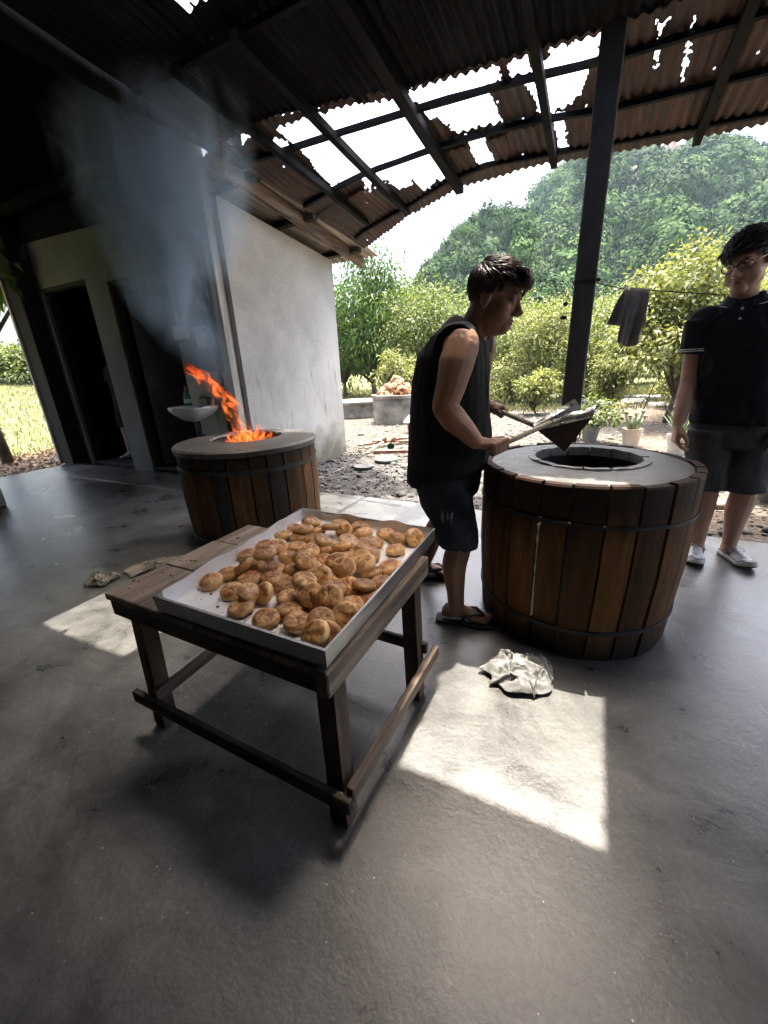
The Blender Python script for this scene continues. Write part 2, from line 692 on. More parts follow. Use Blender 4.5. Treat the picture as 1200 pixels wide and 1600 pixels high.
mb = MB()
yf, yb = 3.43, 3.56


def pier(x0, x1, z0, z1a=None, z1b=None):
    a = z1a if z1a is not None else ztop(x0)
    b = z1b if z1b is not None else ztop(x1)
    vs = [(x0, yf, z0), (x1, yf, z0), (x1, yb, z0), (x0, yb, z0), (x0, yf, a), (x1, yf, b), (x1, yb, b), (x0, yb, a)]
    mb.add(vs, [(0, 3, 2, 1), (4, 5, 6, 7), (0, 1, 5, 4), (1, 2, 6, 5), (2, 3, 7, 6), (3, 0, 4, 7)])


pier(-7.5, -7.03, -0.1)
pier(-7.03, -5.97, 2.45)
pier(-5.97, -5.53, -0.1)
pier(-5.53, -4.44, 2.36)
pier(-4.44, -3.56, -0.1)
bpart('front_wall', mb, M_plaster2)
# white side wall
mb = MB()
mb.add([(-3.56, 3.45, -0.15), (-3.5, 3.45, -0.15), (-3.5, 5.43, -0.15), (-3.56, 5.43, -0.15), (-3.56, 3.45, 2.86), (-3.5, 3.45, 2.86), (-3.5, 5.43, 2.655), (-3.56, 5.43, 2.655)],
       [(0, 3, 2, 1), (4, 5, 6, 7), (0, 1, 5, 4), (1, 2, 6, 5), (2, 3, 7, 6), (3, 0, 4, 7)])
tag(bpart('side_wall', mb, M_plaster), 'white plaster side wall with black rain streaks and mossy foot')
mb = MB()
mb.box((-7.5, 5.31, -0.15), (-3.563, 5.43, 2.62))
bpart('back_wall', mb, M_shade)
mb = MB()
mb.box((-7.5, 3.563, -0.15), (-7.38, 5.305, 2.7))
bpart('end_wall', mb, M_shade)
mb = MB()
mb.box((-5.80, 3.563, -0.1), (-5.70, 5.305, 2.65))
bpart('partition', mb, M_shade)
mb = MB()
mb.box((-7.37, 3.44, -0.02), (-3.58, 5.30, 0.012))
bpart('inner_floor', mb, M_shade)
# door frames
for (a, b, h) in ((-7.03, -5.97, 2.45), (-5.53, -4.44, 2.36)):
    mb = MB()
    mb.box((a + .002, 3.45, 0.015), (a + .045, 3.53, h - .045))
    mb.box((b - .045, 3.45, 0.015), (b - .002, 3.53, h - .045))
    mb.box((a + .002, 3.448, h - .045), (b - .002, 3.532, h - .002))
    bpart('door_frame', mb, M_beam)
# door leaf standing open inside the second doorway
mb = MB()
mb.bar((-5.44, 3.57, 1.13), (-5.02, 4.35, 1.13), 0.035, 2.2)
bpart('door', mb, simple('dim_blue_grey_door', [(0.07, 0.08, 0.10), (0.12, 0.13, 0.15)], 3, 4, 0.7, 0.1))
# tile panels behind the basin
M_tile = simple('off_white_tile', [(0.42, 0.415, 0.40), (0.55, 0.545, 0.525)], 2.5, 4, 0.35, 0.05)
for i in range(2):
    for j in range(3):
        mb = MB()
        x0 = -4.42 + i * 0.41
        z0 = 0.02 + j * 0.41
        mb.box((x0, 3.418, z0), (x0 + 0.404, 3.428, z0 + 0.404), bev=0.002)
        bpart('tile', mb, M_tile)
# pale timber post on the corner
mb = MB()
mb.box((-3.66, 3.33, 0.0), (-3.555, 3.426, 3.26), bev=0.006)
tag(bpart('corner_post', mb, M_greywood), 'pale weathered timber post at the building corner')
# dark post at the left end of the front wall with a pale outer face
mb = MB()
mb.box((-7.47, 3.20, 0.0), (-7.15, 3.426, 3.2), bev=0.008)
tag(bpart('end_post', mb, M_beam), 'black sooty timber post at the garden end')
mb = MB()
mb.box((-7.52, 3.17, 0.0), (-7.475, 3.40, 3.1), bev=0.004)
bpart('post_batten', mb, M_greywood)
# meter box, switch plate, pipe and cable on the front wall
mb = MB(); mb.box((-4.12, 3.36, 1.72), (-3.93, 3.43, 1.90), bev=0.006)
bpart('meter_box', mb, simple('dark_blue_plastic', [(0.03, 0.045, 0.07), (0.05, 0.07, 0.10)], 5, 3, 0.4, 0.05))
mb = MB(); mb.box((-4.45, 3.39, 1.62), (-4.24, 3.43, 1.76), bev=0.006)
bpart('switch_box', mb, simple('yellowed_plastic', [(0.45, 0.43, 0.37), (0.58, 0.56, 0.5)], 5, 3, 0.5, 0.05))
mb = MB(); mb.box((-4.10, 3.395, 1.50), (-3.94, 3.43, 1.66), bev=0.006)
bpart('notice_plate', mb, simple('yellowed_plastic', [], 5))
mb = MB(); mb.tube([(-4.36, 3.41, 1.78), (-4.37, 3.41, 2.3), (-4.36, 3.41, 2.86)], 0.011, 8)
bpart('conduit', mb, simple('yellowed_plastic', [], 5), smooth=True)
mb = MB(); mb.tube([(-3.78, 3.38, 0.05), (-3.79, 3.38, 1.0), (-3.80, 3.385, 1.7), (-3.82, 3.39, 2.6)], 0.024, 8)
bpart('drain_pipe', mb, simple('black_pipe', [(0.02, 0.02, 0.022), (0.04, 0.04, 0.042)], 5, 3, 0.5, 0.1), smooth=True)

# ---- corrugated sheets
WAVE = 0.066


def pin(x, y, P):
    c = False
    j = len(P) - 1
    for i in range(len(P)):
        xi, yi = P[i]
        xj, yj = P[j]
        if (yi > y) != (yj > y) and x < (xj - xi) * (y - yi) / (yj - yi) + xi:
            c = not c
        j = i
    return c


def corr_sheet(name, x0, x1, y0f, y1f, zf, mat, parent, off, dv=0.05, holes=(), amp=0.009, jag=0.0, dots=0.0, seed=0, warp=0.0, step=6):
    """corrugated sheet with ridges along Y; holes are polygons in plan; edges may be torn"""
    du = WAVE / step
    nx = max(2, int(round((x1 - x0) / du)))
    ymin = min(y0f(x0), y0f(x1)) if callable(y0f) else y0f
    vs = []
    fs = []
    rr = random.Random(seed)
    cols = []
    N = None
    for i in range(nx + 1):
        x = x0 + (x1 - x0) * i / nx
        a = y0f(x) if callable(y0f) else y0f
        b = y1f(x) if callable(y1f) else y1f
        cols.append((x, a, b))
    N = max(2, int(round((max(c[2] - c[1] for c in cols)) / dv)))
    for (x, a, b) in cols:
        for j in range(N + 1):
            y = a + (b - a) * j / N
            z = zf(x, y) + amp * cos(2 * pi * x / WAVE)
            if warp:
                z += warp * mnoise.noise(Vector((x * 1.7 + seed, y * 1.5, seed * 1.3)))
            vs.append((x - off[0], y - off[1], z - off[2]))
    for i in range(nx):
        for j in range(N):
            xc = (cols[i][0] + cols[i + 1][0]) / 2
            yc = cols[i][1] + (cols[i][2] - cols[i][1]) * (j + 0.5) / N
            jx = xc + jag * mnoise.noise(Vector((xc * 30, yc * 30, 5)))
            jy = yc + jag * mnoise.noise(Vector((xc * 30, yc * 30, 25)))
            if any(pin(jx, jy, P) for P in holes):
                continue
            if dots and rr.random() < dots:
                continue
            p = i * (N + 1) + j
            fs.append((p, p + N + 1, p + N + 2, p + 1))
    if not fs:
        return None
    mb = MB()
    mb.v = vs
    mb.f = fs
    return mb.build(name, mat, parent, smooth=True)


# lean-to roof over the washrooms
LT = empty('lean_to_roof', (-3.0, 3.3, 3.08))
tag(LT, 'low lean-to roof of weathered corrugated cement sheets over the washrooms', 'roof')
LO = (-3.0, 3.3, 3.08)
zl = lambda x, y: 3.08 - 0.128 * (y - 3.3)
HL = [[(-7.2, 3.9), (-7.05, 3.9), (-7.05, 4.05), (-7.2, 4.05)]]
for i, (x0, x1, y0) in enumerate([(-7.9, -6.8, 3.47), (-6.82, -5.7, 3.47), (-5.72, -4.6, 3.47), (-4.62, -3.63, 3.47), (-3.65, -3.0, 3.28)]):
    corr_sheet('roof_sheet', x0, x1, y0, 5.93 + 0.02 * (i % 2), lambda x, y, i=i: zl(x, y) + 0.006 * (i % 2), M_cement_sheet, LT, LO, 0.12, amp=0.014)
mb = MB(); mb.bar((-3.24 - LO[0], 3.2 - LO[1], zl(0, 3.2) - 0.09 - LO[2]), (-3.24 - LO[0], 5.85 - LO[1], zl(0, 5.85) - 0.09 - LO[2]), 0.05, 0.13)
mb.build('roof_beam', M_beam2, LT)
for y in (3.62, 4.5, 5.5):
    mb = MB(); mb.bar((-7.6 - LO[0], y - LO[1], zl(0, y) - 0.055 - LO[2]), (-3.08 - LO[0], y - LO[1], zl(0, y) - 0.055 - LO[2]), 0.09, 0.06)
    mb.build('purlin', M_beam, LT)

# roof over the left bay (inside, black with soot)
LB = empty('left_bay_roof', (-5.0, 0, 3.4))
tag(LB, 'soot blackened roof over the left bay above the smoke', 'roof')
zb = lambda x, y: 3.27 - 0.06 * (y - 3.35)
k = 0
for i in range(6):
    x0 = -8.3 + i * 0.9
    for j in range(3):
        y0 = -3.0 + j * 2.13
        corr_sheet('roof_sheet', x0, x0 + 0.93, y0, min(y0 + 2.17, 3.62), lambda x, y, i=i, j=j: zb(x, y) + 0.006 * ((i + j) % 2), M_soot, LB, (-5.0, 0, 3.4), 0.3, amp=0.012, step=4)
for y in (-2.4, -0.7, 1.2, 3.1):
    mb = MB(); mb.bar((-3.3, y, zb(0, y) - 0.06 - 3.4), (2.0, y, zb(0, y) - 0.06 - 3.4), 0.06, 0.08)
    mb.build('purlin', M_soot, LB)

# ---- main roof
HOLES = [
    [(-2.832, 2.947), (-2.545, 2.984), (-2.788, 3.088)],
    [(-2.328, 3.024), (-2.033, 3.054), (-1.413, 3.192), (-1.443, 3.279), (-1.442, 3.702), (-1.422, 3.749), (-1.373, 4.139), (-1.458, 4.269), (-1.526, 4.233), (-1.675, 4.358), (-1.707, 4.225), (-1.698, 4.038), (-1.75, 4.203), (-1.885, 4.21), (-1.949, 4.038), (-2.043, 4.076), (-2.19, 4.117), (-2.106, 3.884), (-2.462, 3.936), (-2.43, 3.716), (-2.346, 3.252), (-2.352, 3.043)],
    [(-2.464, 3.111), (-2.405, 3.125), (-2.387, 3.231), (-2.509, 3.29)],
    [(-1.317, 3.146), (-0.756, 3.206), (-0.748, 3.344), (-0.861, 3.339), (-0.834, 3.75), (-1.028, 3.728), (-1.19, 3.719), (-1.202, 3.614), (-1.236, 3.511), (-1.307, 3.474), (-1.315, 3.297), (-1.349, 3.219)],
    [(-1.13, 3.793), (-1.002, 3.8), (-0.984, 4.201), (-1.12, 4.172)],
    [(-0.704, 3.212), (-0.577, 3.226), (-0.578, 3.352), (-0.698, 3.329)],
    [(-0.62, 3.41), (-0.573, 3.405), (-0.556, 3.759), (-0.579, 3.776)],
    [(-0.464, 3.23), (-0.186, 3.252), (-0.213, 3.393), (-0.244, 3.433), (-0.309, 3.698), (-0.367, 3.787), (-0.515, 3.831), (-0.541, 3.355), (-0.535, 3.299), (-0.47, 3.306)],
    [(-0.496, 3.856), (-0.416, 3.861), (-0.42, 4.287), (-0.484, 4.254)],
    [(0.064, 3.292), (0.131, 3.347), (0.112, 3.397), (0.084, 3.414)],
    [(0.083, 3.454), (0.1, 3.473), (0.11, 3.69), (0.098, 3.673)],
    [(0.246, 3.357), (0.258, 3.363), (0.261, 3.444), (0.249, 3.437)],
    [(0.239, 3.48), (0.26, 3.482), (0.283, 3.917), (0.262, 3.888)],
]


def interp(x, P):
    if x <= P[0][0]: 
        (a, b), (c, d) = P[0], P[1]
        return b + (x - a) * (d - b) / (c - a)
    for (a, b), (c, d) in zip(P, P[1:]):
        if x <= c:
            return b + (x - a) * (d - b) / (c - a)
    (a, b), (c, d) = P[-2], P[-1]
    return d + (x - c) * (d - b) / (c - a)


EAVE = [(-2.95, 5.38), (-2.85, 5.33), (-2.03, 4.79), (-1.33, 4.46), (-0.51, 4.42), (0.1, 4.55), (0.91, 4.65), (3.0, 4.7), (6, 4.7)]
UPPER = [(-2.95, 2.97), (-2.28, 2.98), (-1.98, 3.06), (-1.34, 3.18), (-0.91, 3.22), (-0.2, 3.28), (3, 3.36)]
eave = lambda x: interp(x, EAVE) + 0.02 * mnoise.noise(Vector((x * 9, 1, 0)))
upper = lambda x: interp(x, UPPER)
zr = lambda x, y: 2.92 - 0.0875 * (y - 3.15)
RO = (0.0, 3.15, 2.92)
RT = empty('shed_roof', RO)
tag(RT, 'main shed roof of torn rusty corrugated sheets with gaps of sky', 'roof')
SUNHOLES = [[(-0.48, 1.54), (0.105, 1.54), (0.105, 2.17), (-0.48, 2.17)], [(-2.55, 1.47), (-1.86, 1.47), (-1.86, 2.15), (-2.17, 2.12), (-2.20, 1.84), (-2.55, 1.82)]]
# lower torn row
xs = [-2.95, -2.42, -1.92, -1.36, -0.86, -0.53, 0.09, 0.25, 0.86, 1.45, 2.05, 2.65, 3.25, 3.85, 4.5, 5.2]
for i, (a, b) in enumerate(zip(xs, xs[1:])):
    # two sheets, one above the other, lapping on the middle purlin
    mid = lambda x: (upper(x) * 0.42 + eave(x) * 0.58)
    lap = 0.004 * (i % 2)
    in_view = a < 1.3
    rag = lambda x, s: s * mnoise.noise(Vector((x * 21, s, 4)))
    corr_sheet('roof_sheet', a - 0.02, b + 0.02, lambda x: upper(x) - 0.06, lambda x: mid(x) + 0.06, lambda x, y, l=lap: zr(x, y) + l, M_rust, RT, RO, 0.018 if in_view else 0.15, HOLES if in_view else (), 0.009, 0.022, 0.0008 if in_view else 0, i + 3, 0.02)
    corr_sheet('roof_sheet', a - 0.02, b + 0.02, lambda x: mid(x) - 0.05, eave, lambda x, y, l=lap: zr(x, y) - 0.012 - l, M_rust, RT, RO, 0.018 if in_view else 0.15, HOLES if in_view else (), 0.009, 0.024, 0.0008 if in_view else 0, i + 40, 0.02)
# upper dark rows
xs = [-2.95 + 0.64 * i for i in range(13)]
rows = [(-3.0, -1.0), (-1.05, 1.2), (1.15, 3.3)]
for i, (a, b) in enumerate(zip(xs, xs[1:])):
    for j, (y0, y1) in enumerate(rows):
        top = (lambda x: upper(x) + 0.0) if j == 2 else y1
        near = j == 2
        corr_sheet('roof_sheet', a - 0.02, b + 0.02, y0, top, lambda x, y, i=i, j=j: zr(x, y) + 0.014 + 0.004 * ((i + j) % 2) + 0.006 * (2 - j), M_soot, RT, RO, 0.028 if near else 0.4, SUNHOLES if near else (), 0.011, 0.012 if near else 0, 0, i * 3 + j, 0.012 if near else 0, 6 if near else 4)
# rafters along Y
for k, (x, y0, y1, w) in enumerate([(-2.46, 2.25, 4.6, .05), (-1.97, 2.25, 4.6, .055), (-1.35, -2.6, 4.42, .075), (-0.52, -2.6, 4.38, .05), (0.485, -2.6, 4.55, .055), (1.5, -2.6, 4.6, .05), (2.6, -2.6, 4.6, .05), (3.8, -2.6, 4.6, .05)]):
    mb = MB()
    pts = []
    n = 14
    for i in range(n + 1):
        y = y0 + (y1 - y0) * i / n
        pts.append(Vector((x + 0.008 * mnoise.noise(Vector((y, x * 3, 0))) - RO[0], y - RO[1], zr(0, y) - 0.062 - RO[2])))
    for p, q in zip(pts, pts[1:]):
        pass
    rings = []
    for i, p in enumerate(pts):
        ww = w * (0.5 + 0.06 * mnoise.noise(Vector((i * 1.7, x, 2))))
        hh = 0.026
        rings.append([p + Vector((-ww, 0, -hh)), p + Vector((ww, 0, -hh)), p + Vector((ww, 0, hh)), p + Vector((-ww, 0, hh))])
    mb.loft(rings)
    mb.build('rafter', M_soot, RT)
# purlins along X, following the bent line of the old eave
PUR = [
    [(-2.9, 3.2), (-2.32, 3.24), (-1.47, 3.28), (-0.77, 3.34), (-0.19, 3.43), (0.58, 3.48), (2, 3.55), (5, 3.6)],
    [(-2.9, 4.05), (-2.44, 3.91), (-2.04, 3.82), (-1.31, 3.76), (-0.68, 3.78), (-0.08, 3.92), (0.72, 3.98), (5, 4.1)],
    [(-2.85, 5.0), (-2.63, 4.85), (-1.92, 4.53), (-1.35, 4.25), (-1.05, 4.19), (-0.5, 4.27), (-0.11, 4.34), (0.87, 4.47), (5, 4.5)],
    [(-2.9, 2.3), (5, 2.35)], [(-2.9, 0.9), (5, 0.9)], [(-2.9, -0.8), (5, -0.8)], [(-2.9, -2.4), (5, -2.4)]]
for P in PUR:
    mb = MB()
    rings = []
    x = P[0][0]
    while x <= 5.0:
        y = interp(x, P)
        p = Vector((x - RO[0], y - RO[1], zr(x, y) - 0.024 - RO[2] + 0.004 * mnoise.noise(Vector((x * 3, y, 0)))))
        w = 0.018 + 0.003 * mnoise.noise(Vector((x * 5, y, 7)))
        rings.append([p + Vector((0, -w, -w)), p + Vector((0, w, -w)), p + Vector((0, w, w * 0.9)), p + Vector((0, -w, w * 0.9))])
        x += 0.2
    mb.loft(rings)
    mb.build('purlin', M_soot, RT)
# black boards added to shut light out between the roofs and above the wall
for k in range(7):
    mb = MB(); x0 = -8.0 + k * 0.63
    x1_ = min(x0 + 0.625, -3.58)
    ya, za, zb_ = 3.385 + 0.002 * (k % 2), ztop(x0), ztop(x1_)
    mb.add([(x0, ya, za), (x1_, ya, zb_), (x1_, 3.425, zb_), (x0, 3.425, za), (x0, ya, 3.30), (x1_, ya, 3.30), (x1_, 3.425, 3.30), (x0, 3.425, 3.30)], [(0, 3, 2, 1), (4, 5, 6, 7), (0, 1, 5, 4), (1, 2, 6, 5), (2, 3, 7, 6), (3, 0, 4, 7)])
    mb.build('infill_board', M_soot, LB, M=Matrix.Translation((5.0, 0, -3.4)))
for k in range(6):
    mb = MB(); y0 = -2.95 + k * 1.05
    mb.box((-3.02 - 0.002 * (k % 2), y0, 2.92), (-2.985, y0 + 1.045, zb(0, y0 + 1.0) + 0.005))
    mb.build('infill_board', M_soot, LB, M=Matrix.Translation((5.0, 0, -3.4)))

# ---- steel post in front of the garden
P = empty('roof_post', (-0.128, 3.15, 0))
tag(P, 'dull grey square steel post standing behind the large barrel oven', 'post')
mb = MB(); mb.box((-0.062, -0.055, 0.0), (0.062, 0.055, 2.86), bev=0.006)
mb.build('shaft', M_steel, P)
mb = MB(); mb.box((-0.1, -0.09, 0.001), (0.1, 0.085, 0.014))
mb.build('base_plate', M_steel, P)
# loops of wire round the post
M_wire = simple('black_wire', [(0.012, 0.012, 0.013), (0.02, 0.02, 0.02)], 9, 2, 0.6, 0)
for k in range(2):
    zc = 1.655 + 0.012 * k
    mb = MB(); mb.tube([(-0.068, -0.061, zc), (0.068, -0.061, zc - .004), (0.068, 0.061, zc), (-0.068, 0.061, zc), (-0.068, -0.061, zc)], 0.0035, 6)
    mb.build('wire_loop', M_wire, P, True)
mb = MB(); mb.tube([(-0.068, -0.06, 1.655), (-0.10, -0.06, 1.62), (-0.105, -0.06, 1.585), (-0.085, -0.06, 1.58)], 0.003, 6)
mb.build('wire_hook', M_wire, P, True)
for c_, r_ in (((-0.10, -0.06, 1.54), (0.016, 0.01, 0.014)), ((-0.105, -0.06, 1.46), (0.022, 0.012, 0.014)), ((0.075, -0.06, 1.655), (0.012, 0.012, 0.012))):
    mb = MB(); mb.ell(c_, r_)
    mb.build('wire_knot', M_wire, P, True)
# posts that carry the roof further along and behind
for (x, y, lab) in ((3.6, 3.12, 'grey steel roof post right of the standing young man'), (-5.48, 1.62, 'short pale block post base at the left edge of the floor')):
    P = empty('roof_post', (x, y, 0))
    tag(P, lab, 'post')
    mb = MB()
    if x > 0:
        mb.box((-0.06, -0.055, 0), (0.06, 0.055, 2.86), bev=0.005)
        mb.build('shaft', M_steel, P)
    else:
        mb.box((-0.11, -0.1, 0), (0.02, 0.1, 0.20), bev=0.012)
        mb.build('plinth', M_concrete, P)
        mb = MB(); mb.box((-0.10, -0.06, 0.20), (-0.015, 0.06, 3.3), bev=0.005)
        mb.build('shaft', M_greywood, P)

# unseen dark walls added behind the viewer and at both ends to cut light
M_blockwall = mat_wall('unseen_dark_wall', (0.10, 0.095, 0.09), (0.02, 0.02, 0.02), False, False)
W = MB(); W.box((-7.4, -2.75, -0.1), (4.4, -2.6, 3.42))
tag(W.build('rear_wall', M_blockwall), 'plain unseen rear wall behind the viewer, kept close and dark to cut light', 'wall')
W = MB(); W.box((-7.4, -2.59, -0.1), (-7.26, 1.75, 3.33))
tag(W.build('end_wall', M_blockwall), 'plain dark end wall added unseen at left rear to block light', 'wall')
W = MB(); W.box((4.26, -2.59, -0.1), (4.4, 0.3, 3.2))
tag(W.build('end_wall', M_blockwall), 'plain dark end wall added unseen at right rear to block light', 'wall')


# ================================================================== HILLS
def azpt(az, d):
    a = radians(az)
    return d * sin(a), d * cos(a)


def ico(sub):
    bm = bmesh.new()
    bmesh.ops.create_icosphere(bm, subdivisions=sub, radius=1.0)
    bm.verts.index_update()
    v = np.array([q.co[:] for q in bm.verts])
    f = np.array([[w.index for w in fc.verts] for fc in bm.faces])
    bm.free()
    return v, f


SIL_MAIN = [(-40, 3.0), (-25, 6.0), (-16, 9.0), (-11.5, 12.5), (-9.6, 15.0), (-8.9, 16.2), (-8.32, 17.4), (-6.46, 18.7), (-3.4, 19.46), (-1.04, 19.6), (1.28, 19.35), (4.56, 18.9), (7.6, 18.4), (9.8, 17.7), (10.9, 16.4), (14.2, 15.8), (17.7, 13.8), (22.4, 10.5), (34, 8.5), (50, 5.0)]
SIL_NEAR = [(-44, 2.0), (-36, 5.5), (-29.8, 7.0), (-23.1, 9.6), (-21.1, 11.0), (-19.9, 12.6), (-18.35, 14.4), (-16.1, 15.7), (-13.2, 16.7), (-11.0, 16.5), (-9.9, 15.4), (-8.6, 13.8), (-7.1, 11.4), (-4, 8.3), (0, 5.5), (5, 3.5), (12, 1.5)]
ROCKS = [(0.95, 16.1, 1.1, 1.5), (3.7, 18.0, 1.3, 0.9), (-0.5, 14.9, 0.5, 0.9)]


def mat_hill():
    t = NT('jungle_canopy')
    at = t.new('ShaderNodeAttribute', attribute_name='tint')
    v = t.coord('Object', (1, 1, 1), False)
    n = t.noise(v, 0.55, 5, 0.75)
    f = t.math('ADD', t.math('MULTIPLY', at.outputs['Fac'], 0.75), t.math('MULTIPLY', n, 0.35))
    c = t.ramp(f, [(0.10, (0.010, 0.026, 0.010)), (0.4, (0.024, 0.058, 0.014)), (0.65, (0.05, 0.105, 0.022)), (0.95, (0.105, 0.165, 0.034))])
    t.col(c)
    t.rough(0.85)
    t.set(Specular_IOR_Level=0.15)
    return t.m


M_canopy = mat_hill()
M_rock = simple('limestone_cliff', [(0.20, 0.12, 0.085), (0.38, 0.29, 0.23), (0.5, 0.44, 0.38)], 0.12, 6, 0.9, 0.6, 0.6, (1, 1, 0.25), bdist=1.0)
M_hillbase = simple('hill_undergrowth', [(0.014, 0.03, 0.01), (0.03, 0.055, 0.018)], 0.3, 5, 0.95, 0.5, 1.5, bdist=0.6)
TREEH = 4.0


def hill(name, SIL, D, az0, az1, foot, ncl, rmin, rmax, seed, label, fa, fb):
    rr = np.random.default_rng(seed)

    def surf(az, t):
        """t 0 foot, 1 crest, up to 1.5 down the far side"""
        e = interp(az, SIL)
        h = max(0.5, D * math.tan(radians(e)) + 1.2 - TREEH)
        gul = mnoise.noise(Vector((az * 0.22, t * 1.6, seed))) + 0.5 * mnoise.noise(Vector((az * 0.55, t * 3.0, seed + 9)))
        if t <= 1:
            d = D * (foot + (1 - foot) * t) + gul * 40 * (t * (1 - t) * 4)
            z = h * (t ** 0.85)
            z = z + (9 * mnoise.noise(Vector((az * 0.45, t * 4, seed + 3))) + 5 * mnoise.noise(Vector((az * 1.1, t * 8, seed + 5)))) * min(1.0, (1 - t) * 3)
            # keep the near face below the skyline
            z = min(z, h * d / D) if t < 1 else z
        else:
            d = D * (1 + (t - 1) * 0.9)
            z = h * (1 - (t - 1) * 1.6)
        x, y = azpt(az, d)
        return x, y, z

    na, nt = 90, 40
    vs = []
    fs = []
    for i in range(na + 1):
        az = az0 + (az1 - az0) * i / na
        for j in range(nt + 1):
            vs.append(surf(az, 1.5 * j / nt))
    for i in range(na):
        for j in range(nt):
            p = i * (nt + 1) + j
            fs.append((p, p + nt + 1, p + nt + 2, p + 1))
    mb = MB(); mb.v = vs; mb.f = fs
    H_ = mb.build(name, M_hillbase, smooth=True)
    tag(H_, kind='structure')
    # tree crowns, each a ball of leafy sprays
    V_, F_, T_ = [], [], []
    c = 0
    NL = 300
    while c < ncl:
        az = rr.uniform(max(az0, fa), min(az1, fb))
        t = rr.uniform(0.04, 1.03)
        x, y, z = surf(az, t)
        e = math.degrees(atan2(z - 1.2, hypot(x, y)))
        if any(((az - a) / w) ** 2 + ((e - b) / h) ** 2 < 1 for a, b, w, h in ROCKS) and rr.random() < 0.9:
            continue
        r = rr.uniform(rmin, rmax) * (1.0 if rr.random() < .85 else 1.4)
        d = rr.normal(0, 1, (NL, 3))
        d[:, 2] = np.abs(d[:, 2]) * 1.0 - 0.25
        d /= np.linalg.norm(d, axis=1)[:, None]
        lob = 1 + 0.28 * np.sin(d @ (rr.normal(0, 1, 3) * 4) + rr.uniform(0, 6)) + rr.normal(0, 0.10, NL)
        P = d * (r * lob)[:, None] * np.array([1, 1, rr.uniform(0.8, 1.3)]) + np.array([x, y, z + r * 0.30])
        up = d + rr.normal(0, 0.20, (NL, 3))
        a1 = np.cross(up, rr.normal(0, 1, (NL, 3)))
        a1 /= np.linalg.norm(a1, axis=1)[:, None]
        a2 = np.cross(up, a1)
        a2 /= np.linalg.norm(a2, axis=1)[:, None]
        s1 = (r * rr.uniform(0.085, 0.165, NL))[:, None]
        s2 = (r * rr.uniform(0.07, 0.13, NL))[:, None]
        q = np.stack([P - a1 * s1, P - a2 * s2 + d * s1 * .25, P + a1 * s1, P + a2 * s2 + d * s1 * .25], 1).reshape(-1, 3)
        V_.append(q)
        F_.append(np.arange(NL * 4).reshape(NL, 4) + c * NL * 4)
        T_.append(np.clip(rr.normal(0.40, 0.20) + 0.55 * mnoise.noise(Vector((az * 0.5, t * 5, seed * 7))) + rr.normal(0, 0.06, NL), 0, 1))
        c += 1
    me = np_mesh('jungle_canopy', np.concatenate(V_), np.concatenate(F_), M_canopy, np.concatenate(T_), smooth=False)
    o = link('hillside_trees', me)
    tag(o, label, 'trees', kind='stuff')
    return surf


s_main = hill('far_hill', SIL_MAIN, 380, -34, 46, 0.42, 1850, 3.2, 6.0, 3, 'dense jungle trees covering the tall limestone hill', -15, 22)
s_near = hill('near_hill', SIL_NEAR, 230, -42, 8, 0.5, 850, 2.0, 3.8, 5, 'dense jungle trees covering the rounded nearer hill on the left', -29, 3)
# bare cliffs on the tall hill
for i, (a, b, w, h) in enumerate(ROCKS):
    mb = MB()
    cc = []
    for tt in np.linspace(0.3, 1, 60):
        x, y, z = s_main(a, float(tt))
        cc.append((abs(math.degrees(atan2(z - 1.2, hypot(x, y))) - b), x, y, z))
    cc.sort()
    _, x, y, z = cc[0]
    d = hypot(x, y)
    mb.ell((0, 0, 0), (d * radians(w) * 1.0, 5.0, d * radians(h) * 1.0), seg=40, rings=30)
    for k, p in enumerate(mb.v):
        p = Vector(p)
        q = 1 + 0.30 * mnoise.noise(p * 0.35) + 0.18 * mnoise.noise(Vector((p.x * 1.2, p.y, p.z * 0.3)))
        mb.v[k] = tuple(p * q)
    mb.build('cliff', M_rock, bpy.data.objects['far_hill'], False, loc=(x, y - 0.5, z + 1.5))

# ================================================================== TREES AND PLANTS
M_mango = mat_leaf('mango_leaf', (0.018, 0.05, 0.014), (0.05, 0.115, 0.025), (0.12, 0.19, 0.04))
M_pomelo = mat_leaf('citrus_leaf', (0.036, 0.066, 0.020), (0.105, 0.15, 0.046), (0.235, 0.265, 0.105), 0.36)
M_yellow = mat_leaf('yellow_green_leaf', (0.055, 0.08, 0.024), (0.165, 0.19, 0.062), (0.34, 0.345, 0.15), 0.36)
M_grassleaf = mat_leaf('grass_blade', (0.065, 0.08, 0.032), (0.135, 0.145, 0.064), (0.26, 0.24, 0.135), 0.25)
M_litter = mat_leaf('dry_leaf', (0.06, 0.035, 0.02), (0.17, 0.10, 0.06), (0.34, 0.24, 0.15), 0.15)


